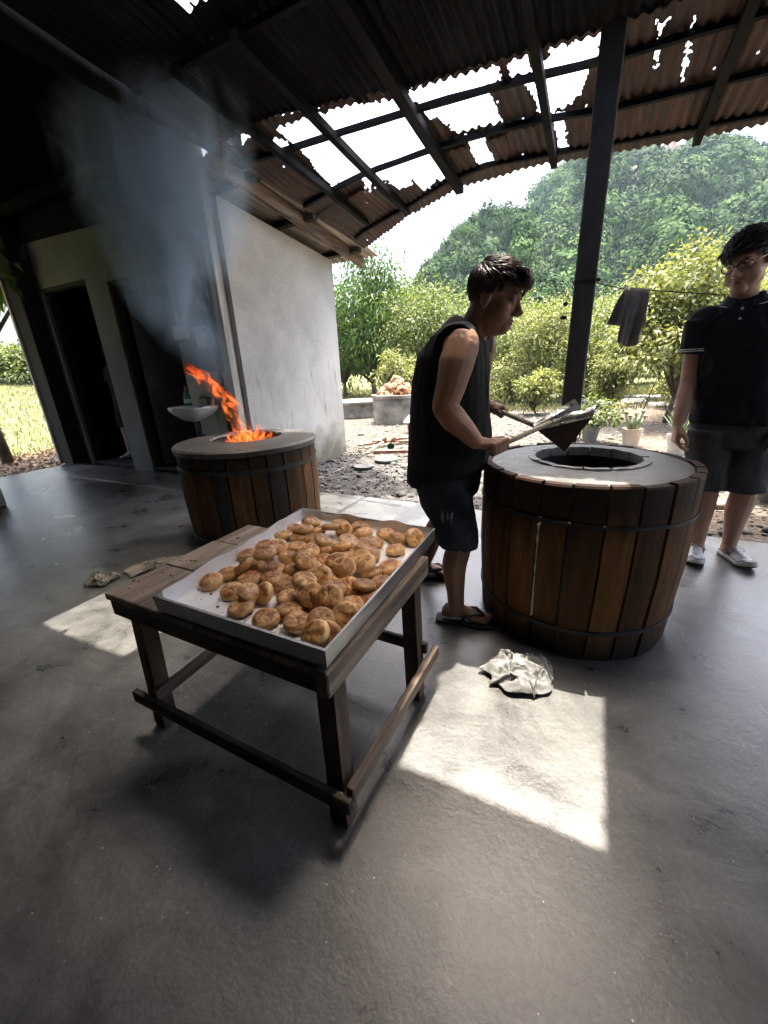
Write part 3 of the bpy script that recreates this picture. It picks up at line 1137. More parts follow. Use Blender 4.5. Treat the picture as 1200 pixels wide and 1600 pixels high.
def leaf_cloud(centers, n, ln, wd, rg, spread, droop=0.3, flat=0.0, gravity=0.0):
    """n leaves round the given cluster centres -> verts, quads, tint"""
    C_ = np.array(centers, dtype=float)
    idx = rg.integers(0, len(C_), n)
    dirs = rg.normal(0, 1, (n, 3))
    dirs /= np.linalg.norm(dirs, axis=1)[:, None]
    rad = spread * (rg.random(n) ** 0.5)
    pos = C_[idx] + dirs * rad[:, None] * np.array([1, 1, 0.8])
    ax = dirs + rg.normal(0, 0.5, (n, 3))
    ax[:, 2] -= droop
    ax /= np.linalg.norm(ax, axis=1)[:, None]
    up = rg.normal(0, 0.5, (n, 3)) + np.array([0, 0, 1.0])
    sd = np.cross(ax, up)
    sd /= np.linalg.norm(sd, axis=1)[:, None] + 1e-9
    nr = np.cross(sd, ax)
    L = ln * rg.uniform(0.6, 1.25, n)[:, None]
    W_ = wd * rg.uniform(0.7, 1.2, n)[:, None]
    base = pos
    tip = pos + ax * L - np.array([0, 0, 1]) * L * 0.12
    m = pos + ax * L * 0.45 
    lft = m + sd * W_ * 0.5 + nr * W_ * 0.18
    rgt = m - sd * W_ * 0.5 + nr * W_ * 0.18
    vs = np.stack([base, lft, tip, rgt], 1).reshape(-1, 3)
    qs = np.arange(n * 4).reshape(n, 4)
    cl = rg.normal(0, 0.16, len(C_))
    tint = np.clip(0.5 + cl[idx] + rg.normal(0, 0.2, n), 0, 1)
    return vs, qs, tint


def tree(name, x, y, h, R, n, mat, label, cat='tree', group=None, ln=0.16, wd=0.07, low=0.25, ncl=70, seed=1, droop=0.3, trunk=0.09, spread=0.42, vert=1.0, lean=0.0):
    rg = np.random.default_rng(seed)
    z0 = gh(x, y) - 0.02
    T = empty(name, (x, y, z0))
    tag(T, label, cat, group)
    cz = h * (low + (1 - low) * 0.5)
    rz = h * (1 - low) * 0.5 * vert
    cs = []
    # a few big lobes, clusters mostly near the surface of the lobes
    lobes = [(rg.normal(0, R * 0.38), rg.normal(0, R * 0.38), cz + rg.uniform(-0.45, 0.5) * rz, R * rg.uniform(0.42, 0.68)) for _ in range(7)]
    lobes.append((lean, 0, cz + rz * 0.45, R * 0.55))
    lobes.append((0, 0, cz, R * 0.7))
    while len(cs) < ncl:
        lx, ly, lz, lr = lobes[rg.integers(0, len(lobes))]
        d = rg.normal(0, 1, 3)
        d /= np.linalg.norm(d)
        q = np.array([lx, ly, lz]) + d * lr * rg.uniform(0.55, 1.05) * np.array([1, 1, rz / R if rz < R else 1.0])
        if q[2] < h * low * 0.7 or q[2] > h * 0.97:
            continue
        cs.append(q)
    # trunk and limbs
    mb = MB()
    fork = Vector((rg.normal(0, 0.08), rg.normal(0, 0.08), h * max(0.12, low * 0.8)))
    mb.tube([(0, 0, -0.05), (fork.x * 0.5, fork.y * 0.4, fork.z * 0.5), fork], [trunk * 1.25, trunk, trunk * 0.85], 7)
    mb.build('trunk', M_bark, T, True)
    mb = MB()
    for k in range(min(len(cs), 26)):
        q = Vector(cs[k])
        md = fork.lerp(q, 0.5) + Vector((rg.normal(0, 0.1), rg.normal(0, 0.1), 0.12 * R))
        mb.tube([fork, md, q], [trunk * 0.55, trunk * 0.3, trunk * 0.08], 5)
    mb.build('branches', M_bark, T, True)
    vs, qs, ti = leaf_cloud(cs, n, ln, wd, rg, R * spread, droop)
    link('crown', np_mesh('crown', vs, qs, mat, ti), None, T)
    return T


def tr(kind, az, elev, D, R, n, seed, label, **kw):
    x, y = azpt(az, D)
    top = 1.2 + D * math.tan(radians(elev)) - gh(x, y)
    P = dict(mango=(M_mango, 0.22, 0.058), pomelo=(M_pomelo, 0.13, 0.062), yellow=(M_yellow, 0.11, 0.052))[kind]
    a = dict(ln=P[1], wd=P[2], seed=seed)
    a.update(kw)
    nm = dict(mango='mango_tree', pomelo='citrus_tree', yellow='young_citrus_tree')[kind]
    return tree(nm, x, y, top, R, n, P[0], label, **a)


GR = 'trees of the fruit orchard behind the shed'
tr('mango', -28.2, 15.0, 17, 1.95, 9500, 11, 'tall dark green mango tree right beside the white wall', group=GR, low=0.12, droop=0.9, ncl=110, trunk=0.12)
tr('mango', -32.3, 11.5, 19.5, 2.2, 8000, 12, 'dark green mango tree half hidden by the white wall', group=GR, low=0.1, droop=0.9, ncl=100)
tr('mango', -36.5, 10.5, 21, 2.2, 4000, 13, 'mango tree wholly behind the washroom building', group=GR, low=0.1, droop=0.9, ncl=70)
tr('pomelo', -21.8, 9.9, 15, 1.7, 9000, 14, 'bright green bushy tree between mango tree and man in black', group=GR, low=0.1, ncl=120)
tr('pomelo', -18.0, 9.3, 24, 2.5, 9000, 15, 'green tree directly behind the back of the man in black', group=GR, low=0.1, ln=0.22, wd=0.1, ncl=110)
tr('pomelo', -13.8, 7.9, 25, 2.5, 8000, 16, 'citrus tree behind the head of the man in black', group=GR, low=0.1, ln=0.22, wd=0.1)
tr('pomelo', -9.8, 8.0, 17.5, 1.9, 9500, 17, 'yellow green citrus tree right of the face of the man in black', group=GR, low=0.1, ncl=110)
tr('yellow', -6.3, 7.3, 14, 1.55, 9500, 18, 'yellow green citrus tree just left of the steel post', group=GR, low=0.08, ncl=110)
tr('pomelo', -2.6, 6.6, 20, 1.9, 8000, 19, 'citrus tree right behind the steel post', group=GR, low=0.08, ln=0.19, wd=0.09)
tr('pomelo', 0.9, 7.4, 15.5, 1.65, 9500, 20, 'green citrus tree behind the hanging grey towel', group=GR, low=0.1, ncl=110)
tr('pomelo', 3.9, 6.2, 22, 2.3, 8500, 21, 'citrus tree right of the hanging towel in the back row', group=GR, low=0.1, ln=0.2, wd=0.09)
tr('yellow', 7.9, 10.6, 9.6, 1.15, 12000, 22, 'large pale yellow green citrus tree beside the young man', group=GR, low=0.2, ncl=95, trunk=0.05, spread=0.34, ln=0.10, wd=0.052)
tr('yellow', 11.6, 9.0, 10.6, 1.3, 8000, 23, 'pale citrus tree behind the head of the young man', group=GR, low=0.15, ncl=90, trunk=0.06)
for k, (az, e, D) in enumerate([(-24.5, 8.0, 34), (-15.8, 7.0, 36), (-10, 6.6, 36), (-4.8, 6.0, 34), (1.0, 6.0, 36), (6.5, 6.5, 32), (15.5, 8.5, 15), (20.5, 8.0, 17)]):
    tr('pomelo', az, e, D, 2.9 if D > 20 else 1.9, 6500, 30 + k, ['tree in the back row seen above the bright bushy tree', 'back row tree left of the head of the man in black', 'back row tree right of the head of the man in black', 'back row tree left of the steel post', 'back row tree behind the grey towel', 'back row tree behind the large pale citrus tree', 'citrus tree hidden by the young man', 'citrus tree right of the young man'][k], group=GR, low=0.06, ln=0.28 if D > 20 else 0.17, wd=0.13 if D > 20 else 0.08)
# small bushes
for k, (az, e, D, R, lab) in enumerate([(-25.6, 3.4, 11.2, 0.62, 'low yellow green bush behind the concrete ring'), (-22.6, 2.0, 11.6, 0.5, 'small bush between concrete ring and man in black'), (-6.3, -0.8, 11.0, 0.5, 'small yellow green bush left of the steel post foot'), (-11.0, -0.2, 13.5, 0.7, 'low bush behind the raised far hand of the man in black'), (2.0, 0.2, 12.5, 0.55, 'low bush under the hanging towel'), (9.0, 0.5, 12.0, 0.6, 'low bush beside the arm of the young man')]):
    tr('yellow', az, e, D, R, 2600, 60 + k, lab, cat='bush', group='low bushes at the orchard edge', low=0.05, ncl=45, ln=0.11, wd=0.05, trunk=0.025)

# left garden: hedge bushes, leafy tree hanging in, house, vehicles
for k, (az, D, h, R) in enumerate([(-70.5, 22, 1.35, 1.3), (-66.5, 21.5, 1.25, 1.2), (-63, 22, 1.4, 1.3), (-59.5, 22, 1.3, 1.2), (-74, 22, 1.4, 1.3)]):
    x, y = azpt(az, D)
    tree('hedge_bush', x, y, h, R, 5200, M_pomelo, ['clipped green hedge bush at the left picture edge', 'clipped green hedge bush next to the dark door post', 'hedge bush hidden by the washroom wall', 'second hedge bush hidden by the washroom wall', 'hedge bush beyond the left picture edge'][k], 'bush', 'hedge at the end of the left lawn', ln=0.14, wd=0.08, low=0.03, ncl=90, seed=80 + k, trunk=0.03)
x, y = azpt(-70.8, 9.0)
M_broad = mat_leaf('broad_leaf', (0.05, 0.11, 0.02), (0.12, 0.21, 0.04), (0.24, 0.33, 0.08), 0.45)
tree('broadleaf_tree', x - 0.2, y, 4.3, 1.5, 1000, M_broad, 'broad leaved tree hanging into view at the left edge', 'tree', None, ln=0.42, wd=0.16, low=0.42, ncl=40, seed=91, droop=0.7, trunk=0.07)


def house():
    x, y = azpt(-68, 36)
    z = gh(x, y)
    Hh = empty('house', (x, y, z), radians(-20))
    tag(Hh, 'pale house with teal window and grey metal roof beyond the hedge', 'house')
    Mw = simple('pale_house_wall', [(0.55, 0.58, 0.58), (0.68, 0.70, 0.69)], 0.7, 4, 0.85, 0.1)
    Mt = simple('teal_window_glass', [(0.10, 0.30, 0.30), (0.16, 0.40, 0.39)], 1.0, 2, 0.2, 0.0)
    Mr = simple('grey_metal_roof', [(0.16, 0.17, 0.18), (0.27, 0.28, 0.29)], 0.8, 4, 0.5, 0.2, 3, (8, 0.5, 1))
    Mdk = simple('dark_window_glass', [(0.015, 0.018, 0.02), (0.03, 0.032, 0.035)], 1, 2, 0.15, 0.0)
    mb = MB(); mb.box((-6, -3, 0), (6, 4, 4.6)); mb.build('wall', Mw, Hh)
    mb = MB()
    mb.add([(-6.6, -3.7, 4.45), (6.6, -3.7, 4.45), (6.6, 0.5, 6.2), (-6.6, 0.5, 6.2), (6.6, 4.7, 4.45), (-6.6, 4.7, 4.45)], [(0, 1, 2, 3), (3, 2, 4, 5)])
    mb.add([(-6.6, -3.7, 4.30), (6.6, -3.7, 4.30), (6.6, 0.5, 6.05), (-6.6, 0.5, 6.05), (6.6, 4.7, 4.3), (-6.6, 4.7, 4.3)], [(3, 2, 1, 0), (5, 4, 2, 3)])
    mb.build('roof', Mr, Hh)
    for xx in (-4.5, -1.5, 1.8, 4.5):
        mb = MB(); mb.box((xx - 0.8, -3.06, 2.6), (xx + 0.8, -3.003, 3.9)); w = mb.build('window', Mt, Hh)
        mb = MB()
        mb.box((xx - 0.88, -3.10, 3.9), (xx + 0.88, -3.004, 3.98)); mb.box((xx - 0.88, -3.10, 2.52), (xx + 0.88, -3.004, 2.6)); mb.box((xx - 0.03, -3.09, 2.6), (xx + 0.03, -3.062, 3.9))
        mb.build('frame', Mw, w)
    # carport roof in front
    mb = MB()
    mb.add([(-7, -8.0, 2.2), (7, -8.0, 2.2), (7, -3.1, 2.9), (-7, -3.1, 2.9), (-7, -8.0, 2.08), (7, -8.0, 2.08), (7, -3.1, 2.78), (-7, -3.1, 2.78)], [(0, 1, 2, 3), (7, 6, 5, 4), (0, 4, 5, 1), (1, 5, 6, 2), (3, 7, 4, 0)])
    mb.build('carport_roof', Mr, Hh)
    for xx in (-6.5, -2.2, 2.2, 6.5):
        mb = MB(); mb.box((xx - .06, -7.8, 0), (xx + .06, -7.68, 2.15)); mb.build('carport_post', Mr, Hh)
    # vehicles under the carport
    Mb = simple('dark_car_paint', [(0.02, 0.021, 0.023), (0.035, 0.036, 0.04)], 1, 2, 0.25, 0.0)
    Ms = simple('silver_car_paint', [(0.35, 0.36, 0.37), (0.42, 0.43, 0.44)], 1, 2, 0.3, 0.0)
    R_ = Matrix.Rotation(radians(-20), 4, 'Z')
    for k, (cx, mt, lab) in enumerate([(-2.6, Mb, 'dark parked van behind the hedge under the carport'), (2.2, Ms, 'silver parked car behind the hedge under the carport')]):
        p = Vector((x, y, z)) + R_ @ Vector((cx, -6.2, 0))
        cr = empty('parked_car', p, radians(-20))
        tag(cr, lab, 'car', 'cars parked by the far house')
        prof = [(-2.1, 0.35), (-2.15, 0.75), (-2.0, 0.98), (-1.2, 1.05), (-0.6, 1.62), (1.5, 1.68), (2.05, 1.05), (2.15, 0.7), (2.1, 0.35)]
        mb = MB()
        mb.loft([[Vector((a, s * 0.85 * (0.86 if b > 1.2 else 1.0), b)) for a, b in prof] for s in (-1, 1)])
        mb.build('body', mt, cr)
        for s in (-1, 1):
            for q in ([(-0.95, 1.08), (-0.55, 1.52), (0.35, 1.55), (0.35, 1.08)], [(0.43, 1.08), (0.43, 1.55), (1.4, 1.57), (1.75, 1.08)]):
                mb = MB()
                vs = [Vector((a, s * (0.862 if b < 1.2 else 0.75), b)) for a, b in q]
                vs2 = [p_ - Vector((0, s * 0.03, 0)) for p_ in vs]
                mb.loft([vs, vs2])
                mb.build('window', Mdk, cr)
            for a in (-1.35, 1.35):
                mb = MB()
                mb.lathe([(0.0001, -0.1), (0.32, -0.1), (0.34, -0.05), (0.34, 0.05), (0.32, 0.1), (0.0001, 0.1)], 18)
                o = mb.build('wheel', Mdk, cr, M=Matrix.Translation((a, s * 0.78, 0.34)) @ Matrix.Rotation(pi / 2, 4, 'X'))


house()

# ================================================================== LOOSE GROUND COVER
def scatter_stones(name, label, n, area, size, mat, seed, fall=None):
    rg = np.random.default_rng(seed)
    bv, bf = ico(1)
    Vs, Fs, Ts = [], [], []
    for i in range(n):
        x = rg.uniform(area[0], area[1])
        y = rg.uniform(area[2], area[3])
        if fall and not fall(x, y, rg):
            continue
        s = size * rg.lognormal(0, 0.45)
        A = Matrix.Rotation(rg.uniform(0, 6.28), 3, 'Z') @ Matrix.Rotation(rg.uniform(-.5, .5), 3, 'X')
        P = (bv * (1 + rg.normal(0, 0.16, (len(bv), 1)))) * np.array([s, s * rg.uniform(.5, 1), s * rg.uniform(.3, .65)])
        P = P @ np.array(A).T
        Vs.append(P + np.array([x, y, gh(x, y) + s * 0.15]))
        Fs.append(bf + len(bv) * len(Fs))
        Ts.append(np.full(len(bf), np.clip(rg.normal(0.5, 0.22), 0, 1)))
    o = link(name, np_mesh(name, np.concatenate(Vs), np.concatenate(Fs), mat, np.concatenate(Ts)))
    tag(o, label, 'gravel', kind='stuff')


def mat_tint(name, stops, rough=0.9):
    t = NT(name)
    at = t.new('ShaderNodeAttribute', attribute_name='tint')
    t.col(t.ramp(at.outputs['Fac'], stops))
    t.rough(rough)
    t.set(Specular_IOR_Level=0.2)
    return t.m


M_stone = mat_tint('pale_stone', [(0.0, (0.09, 0.082, 0.07)), (0.5, (0.21, 0.193, 0.166)), (1.0, (0.37, 0.35, 0.31))])
M_char = mat_tint('charcoal_and_ash', [(0.0, (0.02, 0.02, 0.02)), (0.5, (0.08, 0.077, 0.073)), (1.0, (0.30, 0.293, 0.28))])
scatter_stones('gravel', 'pale loose gravel and stones on the yard', 6500, (-4.5, 4.5, 4.6, 15), 0.02, M_stone, 1, lambda x, y, r: not (x < -3.3 and y < 5.6) and r.random() < 1.25 - y * 0.06)
scatter_stones('ash_rubble', 'charcoal crumbs and ash outside the slab edge', 3800, (-3.4, 4.5, 3.3, 5.4), 0.016, M_char, 2, lambda x, y, r: r.random() < 1.0)
# whitish rocks lying under the citrus trees
for k, (az, D, s) in enumerate([(1.2, 13.2, 0.30), (4.3, 13.6, 0.36), (-1.4, 14.0, 0.24), (7.0, 12.4, 0.28), (-5.5, 15.0, 0.4)]):
    x, y = azpt(az, D)
    mb = MB(); mb.ell((0, 0, 0), (s, s * 0.6, s * 0.34), seg=18, rings=12)
    for i, p in enumerate(mb.v):
        p = Vector(p)
        mb.v[i] = tuple(p * (1 + 0.35 * mnoise.noise(p * 5 + Vector((k, 0, 0)))))
    o = mb.build('rock', simple('white_rock', [(0.24, 0.235, 0.22), (0.38, 0.373, 0.353)], 5, 5, 0.9, 0.4), None, False, loc=(x, y, gh(x, y) + s * 0.1))
    tag(o, ['flat white rock right of the steel post foot', 'pale rock under the hanging towel', 'small white rock close to the steel post', 'pale rock left of the arm of the young man', 'broad rock left of the steel post under the tree'][k], 'rock', 'white rocks under the citrus trees')


def grass(name, label, n, pts, ln, wd, mat, seed, lean=0.5):
    rg = np.random.default_rng(seed)
    P = np.array([pts(rg) for _ in range(n)])
    az = rg.uniform(0, 2 * pi, n)
    d = np.stack([np.cos(az), np.sin(az), np.zeros(n)], 1)
    s = np.stack([-np.sin(az), np.cos(az), np.zeros(n)], 1)
    L = (ln * rg.uniform(0.4, 1.3, n))[:, None]
    W_ = (wd * rg.uniform(0.7, 1.3, n))[:, None]
    up = np.array([0, 0, 1.0])
    le = (lean * rg.uniform(0.1, 1.2, n))[:, None]
    v0 = P - s * W_ * .5
    v1 = P + s * W_ * .5
    v2 = P + up * L * 0.6 + d * L * le * 0.4 + s * W_ * .3
    v3 = P + up * L * 0.95 + d * L * le
    vs = np.stack([v0, v1, v2, v3], 1).reshape(-1, 3)
    o = link(name, np_mesh(name, vs, np.arange(n * 4).reshape(n, 4), mat, np.clip(rg.normal(.55, .25, n), 0, 1)))
    tag(o, label, 'grass' if 'grass' in name else 'leaves', kind='stuff')
    return o


def p_lawn(r):
    x = r.uniform(-24, -9.0); y = r.uniform(2, 12)
    return x, y, gh(x, y)


def p_back(r):
    az = r.uniform(-34, 16); D = r.uniform(11.5, 24)
    if D < 14 and -4 < az < 10 and r.random() < .8:
        D += 5
    x, y = azpt(az, D)
    return x, y, gh(x, y)


def p_litter(r):
    x = r.uniform(-9.6, -7.35); y = r.uniform(1.2, 5.0)
    return x, y, gh(x, y) + r.uniform(0.0, 0.03)


grass('lawn_grass', 'sunlit lawn grass in the left garden', 26000, p_lawn, 0.10, 0.018, M_grassleaf, 5)
grass('orchard_grass', 'rough sunlit grass under the orchard trees', 26000, p_back, 0.16, 0.03, M_grassleaf, 6)
grass('leaf_litter', 'dry brown leaf litter at the left edge of the floor', 4200, p_litter, 0.03, 0.06, M_litter, 7, 2.5)

# ================================================================== AIR
mb = MB(); mb.box((-520, -60, -1.2), (520, 640, 190))
hz = NT('haze_air')
hz.n.remove(hz.b)
pv = hz.new('ShaderNodeVolumePrincipled')
pv.inputs['Color'].default_value = (0.60, 0.80, 1.0, 1)
pv.inputs['Density'].default_value = 0.00014
pv.inputs['Anisotropy'].default_value = 0.2
hz.l(pv.outputs[0], hz.out.inputs['Volume'])
HZ = mb.build('haze', hz.m)
tag(HZ, 'thin bluish summer haze in front of the hills', 'haze', kind='stuff')


# ================================================================== BARREL OVENS
def mat_stave(name, cols, soot_lo, soot_hi, soot=0.85):
    t = NT(name)
    v = t.coord('Object', (9, 9, 0.8), True)
    v0 = t.coord('Object', (1, 1, 1), False)
    n = t.noise(v, 2.4, 7, 0.65, 0.6)
    c = t.ramp(n, [(0.28, cols[0]), (0.5, cols[1]), (0.74, cols[2])])
    oi = t.new('ShaderNodeObjectInfo')
    c = t.mix(1.0, c, t.ramp(oi.outputs['Random'], [(0, (0.55, 0.52, 0.5)), (0.5, (0.95, 0.92, 0.9)), (1, (1.35, 1.25, 1.15))]), 'MULTIPLY')
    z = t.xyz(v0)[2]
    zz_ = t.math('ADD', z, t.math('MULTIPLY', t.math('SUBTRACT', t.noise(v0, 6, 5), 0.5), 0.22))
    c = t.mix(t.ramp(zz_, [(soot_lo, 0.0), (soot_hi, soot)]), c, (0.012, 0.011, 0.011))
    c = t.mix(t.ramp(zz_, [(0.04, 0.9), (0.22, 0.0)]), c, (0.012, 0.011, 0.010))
    t.col(c)
    t.rough(t.ramp(n, [(0.3, 0.60), (0.7, 0.85)]))
    t.bump(t.noise(v, 7, 5, 0.7), 0.35, 0.004)
    t.set(Specular_IOR_Level=0.22)
    return t.m


M_lid = None


def mat_lid(name, a, b, cx, cy):
    t = NT(name)
    v = t.coord('Object', (1, 1, 1), False)
    n = t.noise(v, 4.0, 7, 0.65, 0.8)
    f = t.noise(v, 55, 5, 0.7)
    c = t.ramp(n, [(0.3, a), (0.55, tuple((p + q) / 2 for p, q in zip(a, b))), (0.75, b)])
    c = t.mix(1.0, c, t.ramp(f, [(0.3, 0.75), (0.7, 1.2)]), 'MULTIPLY')
    cr = t.voro(v, 11, 'DISTANCE_TO_EDGE')
    c = t.mix(t.math('MULTIPLY', t.ramp(cr, [(0.0, 0.6), (0.04, 0.0)]), t.ramp(t.noise(v, 2.2, 2), [(0.5, 0.0), (0.62, 1.0)])), c, (0.5, 0.49, 0.46))
    t.col(c)
    t.rough(t.ramp(n, [(0.3, 0.35), (0.7, 0.62)]))
    t.bump(t.math('ADD', t.math('MULTIPLY', n, 2.0), t.math('MULTIPLY', f, 0.4)), 0.45, 0.006)
    return t.m


def barrel(name, c, rt, rb, h, ns, hole_r, hole_c, label, mats, lidmat, hoops, lip_n, lid_over, gap=0.006, seed=1, seam=None):
    T = empty(name, (c[0], c[1], 0))
    tag(T, label, 'barrel oven', 'wooden barrel ovens')
    rr = random.Random(seed)
    th = 0.032
    # uneven stave widths
    w = [rr.uniform(0.8, 1.2) for _ in range(ns)]
    s = sum(w)
    a = -pi / 2 - 0.3
    bounds = []
    for q in w:
        bounds.append((a, a + 2 * pi * q / s))
        a += 2 * pi * q / s
    for k, (a0, a1) in enumerate(bounds):
        g = gap / rt * rr.uniform(0.5, 1.6)
        top = h + (rr.uniform(-0.006, 0.004) if not lid_over else -0.045)
        off = rr.uniform(-0.004, 0.003)
        mb = MB()
        rings = []
        for z in (0.0, 0.02, h * 0.5, top - 0.008, top):
            t = z / h
            ro = rb + (rt - rb) * t + off + 0.012 * sin(pi * min(1, t)) - (0.004 if z in (0.0, top) else 0)
            ri = ro - th
            ring = []
            for i in range(4):
                aa = a0 + g + (a1 - a0 - 2 * g) * i / 3
                ring.append(Vector((ro * cos(aa), ro * sin(aa), z)))
            for i in range(3, -1, -1):
                aa = a0 + g + (a1 - a0 - 2 * g) * i / 3
                ring.append(Vector((ri * cos(aa), ri * sin(aa), z)))
            rings.append(ring)
        mb.loft(rings)
        mb.build('stave', mats[rr.choice(range(len(mats)))], T)
    # clay body with the fire pit inside
    hx, hy = hole_c
    mb = MB()
    seg = 56

    def ring(r, z, cx=0.0, cy=0.0, nz=0.0):
        return [Vector((cx + r * cos(2 * pi * k / seg) * (1 + nz * mnoise.noise(Vector((cos(2 * pi * k / seg) * 3, sin(2 * pi * k / seg) * 3, z * 4)))), cy + r * sin(2 * pi * k / seg) * (1 + nz * mnoise.noise(Vector((cos(2 * pi * k / seg) * 3, sin(2 * pi * k / seg) * 3, z * 4)))), z)) for k in range(seg)]
    ztop = h - 0.005
    if lid_over:
        rings = [ring(rb - th - .002, 0.01), ring(rt - th - .002, h - 0.05), ring(rt + 0.012, h - 0.045), ring(rt + 0.016, h - 0.012, 0, 0, 0.01), ring(rt + 0.004, h, 0, 0, 0.01)]
    else:
        rings = [ring(rb - th - .002, 0.01), ring(rt - th - .003, h - 0.02), ring(rt - th - .006, ztop)]
    for q in (0.25, 0.5, 0.75):
        R0 = rt - 0.01
        rings.append(ring(R0 + (hole_r + 0.02 - R0) * q, (h if lid_over else ztop) + 0.004 * sin(q * 3), hx * q, hy * q))
    rings.append(ring(hole_r + 0.012, (h if lid_over else ztop) + 0.006, hx, hy, 0.03))
    rings.append(ring(hole_r, (h if lid_over else ztop) - 0.008, hx, hy, 0.03))
    mb.loft(rings, cap=False)
    o = mb.build('cement_top', lidmat, T, True)
    smooth_by_angle(o, 35)
    mb = MB()
    rings = [ring(hole_r - 0.001, ztop - 0.012, hx, hy, 0.03), ring(hole_r * 1.02, h * 0.7, hx, hy, 0.03), ring(hole_r * 1.05, h * 0.35, hx * .7, hy * .7, 0.02), ring(hole_r * 0.9, 0.06, hx * .5, hy * .5), ring(0.01, 0.05, hx * .5, hy * .5)]
    mb.loft(rings, cap=False)
    mb.build('fire_pit', simple('burnt_clay', [(0.012, 0.012, 0.014), (0.035, 0.034, 0.036), (0.07, 0.065, 0.062)], 6, 5, 0.8, 0.5, 25), T, True)
    # lip of clay bricks round the hole
    if lip_n:
        a = 0.2
        for k in range(lip_n):
            da = 2 * pi / lip_n
            w0 = da * rr.uniform(0.90, 0.97)
            mb = MB()
            rings = []
            for i in range(4):
                aa = a + w0 * i / 3
                e = Vector((cos(aa), sin(aa), 0))
                p = Vector((hx, hy, 0))
                z1 = ztop + 0.012 + rr.uniform(-0.002, 0.003)
                rings.append([p + e * (hole_r - 0.012) + Vector((0, 0, ztop - 0.03)), p + e * (hole_r + 0.018) + Vector((0, 0, ztop - 0.03)), p + e * (hole_r + 0.018) + Vector((0, 0, z1)), p + e * (hole_r - 0.012) + Vector((0, 0, z1))])
            mb.loft(rings)
            mb.build('brick', lidmat, T)
            a += da
    for (z, hh, tk) in hoops:
        mb = MB()
        rr_ = rb + (rt - rb) * z / h + 0.012 * sin(pi * z / h)
        seg2 = 72
        rings = []
        for k in range(seg2 + 1):
            aa = 2 * pi * k / seg2
            zz_ = z + 0.006 * sin(aa * 2 + z * 9)
            e = Vector((cos(aa), sin(aa), 0))
            rings.append([e * (rr_ - 0.004) + Vector((0, 0, zz_ - hh / 2)), e * (rr_ + tk) + Vector((0, 0, zz_ - hh / 2)), e * (rr_ + tk) + Vector((0, 0, zz_ + hh / 2)), e * (rr_ - 0.004) + Vector((0, 0, zz_ + hh / 2))])
        mb.loft(rings, cap=False)
        mb.build('hoop', simple('blackened_iron', [(0.02, 0.02, 0.021), (0.05, 0.046, 0.043)], 8, 4, 0.55, 0.3, metal=0.4), T)
    if seam is not None:
        mb = MB()
        aa = seam
        # nearest joint between two staves
        best = min((b[1] for b in bounds), key=lambda q: abs(((q - aa + pi) % (2 * pi)) - pi))
        rings = []
        for i in range(45):
            z = 0.17 + (h - 0.17 - 0.17) * i / 44
            ro = rb + (rt - rb) * z / h + 0.010
            ww = max(0.0004, 0.0026 + 0.0050 * mnoise.noise(Vector((z * 31, 0, seed))) * (0.6 + z))
            e = Vector((cos(best), sin(best), 0)); s_ = Vector((-sin(best), cos(best), 0))
            rings.append([e * (ro - 0.03) - s_ * ww + Vector((0, 0, z)), e * ro - s_ * ww + Vector((0, 0, z)), e * ro + s_ * ww + Vector((0, 0, z)), e * (ro - 0.03) + s_ * ww + Vector((0, 0, z))])
        mb.loft(rings)
        mb.build('plaster_seam', simple('white_plaster', [(0.6, 0.58, 0.54), (0.75, 0.73, 0.68)], 20, 3, 0.8, 0.2), T)
    return T


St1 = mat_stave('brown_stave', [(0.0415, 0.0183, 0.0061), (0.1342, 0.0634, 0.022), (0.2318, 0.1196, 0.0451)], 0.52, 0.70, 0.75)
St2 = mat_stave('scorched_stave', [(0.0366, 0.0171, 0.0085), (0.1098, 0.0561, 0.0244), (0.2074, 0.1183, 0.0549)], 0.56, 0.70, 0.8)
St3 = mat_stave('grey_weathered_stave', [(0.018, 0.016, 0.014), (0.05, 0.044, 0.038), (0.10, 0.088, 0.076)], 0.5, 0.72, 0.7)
L1 = mat_lid('worn_cement_top', (0.11, 0.11, 0.107), (0.28, 0.275, 0.262), 0, 0)
L2 = mat_lid('dark_cement_top', (0.05, 0.048, 0.044), (0.14, 0.13, 0.117), 0, 0)
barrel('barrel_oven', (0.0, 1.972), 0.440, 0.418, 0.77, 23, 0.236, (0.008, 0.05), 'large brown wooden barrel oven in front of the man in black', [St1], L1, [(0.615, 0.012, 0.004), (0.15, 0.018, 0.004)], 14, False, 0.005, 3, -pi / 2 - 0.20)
barrel('barrel_oven', (-2.302, 2.197), 0.500, 0.490, 0.745, 24, 0.255, (-0.07, 0.07), 'smaller looking barrel oven with open flames behind the table', [St2, St2, St3], L2, [(0.60, 0.032, 0.003), (0.10, 0.03, 0.003)], 0, True, 0.005, 8)

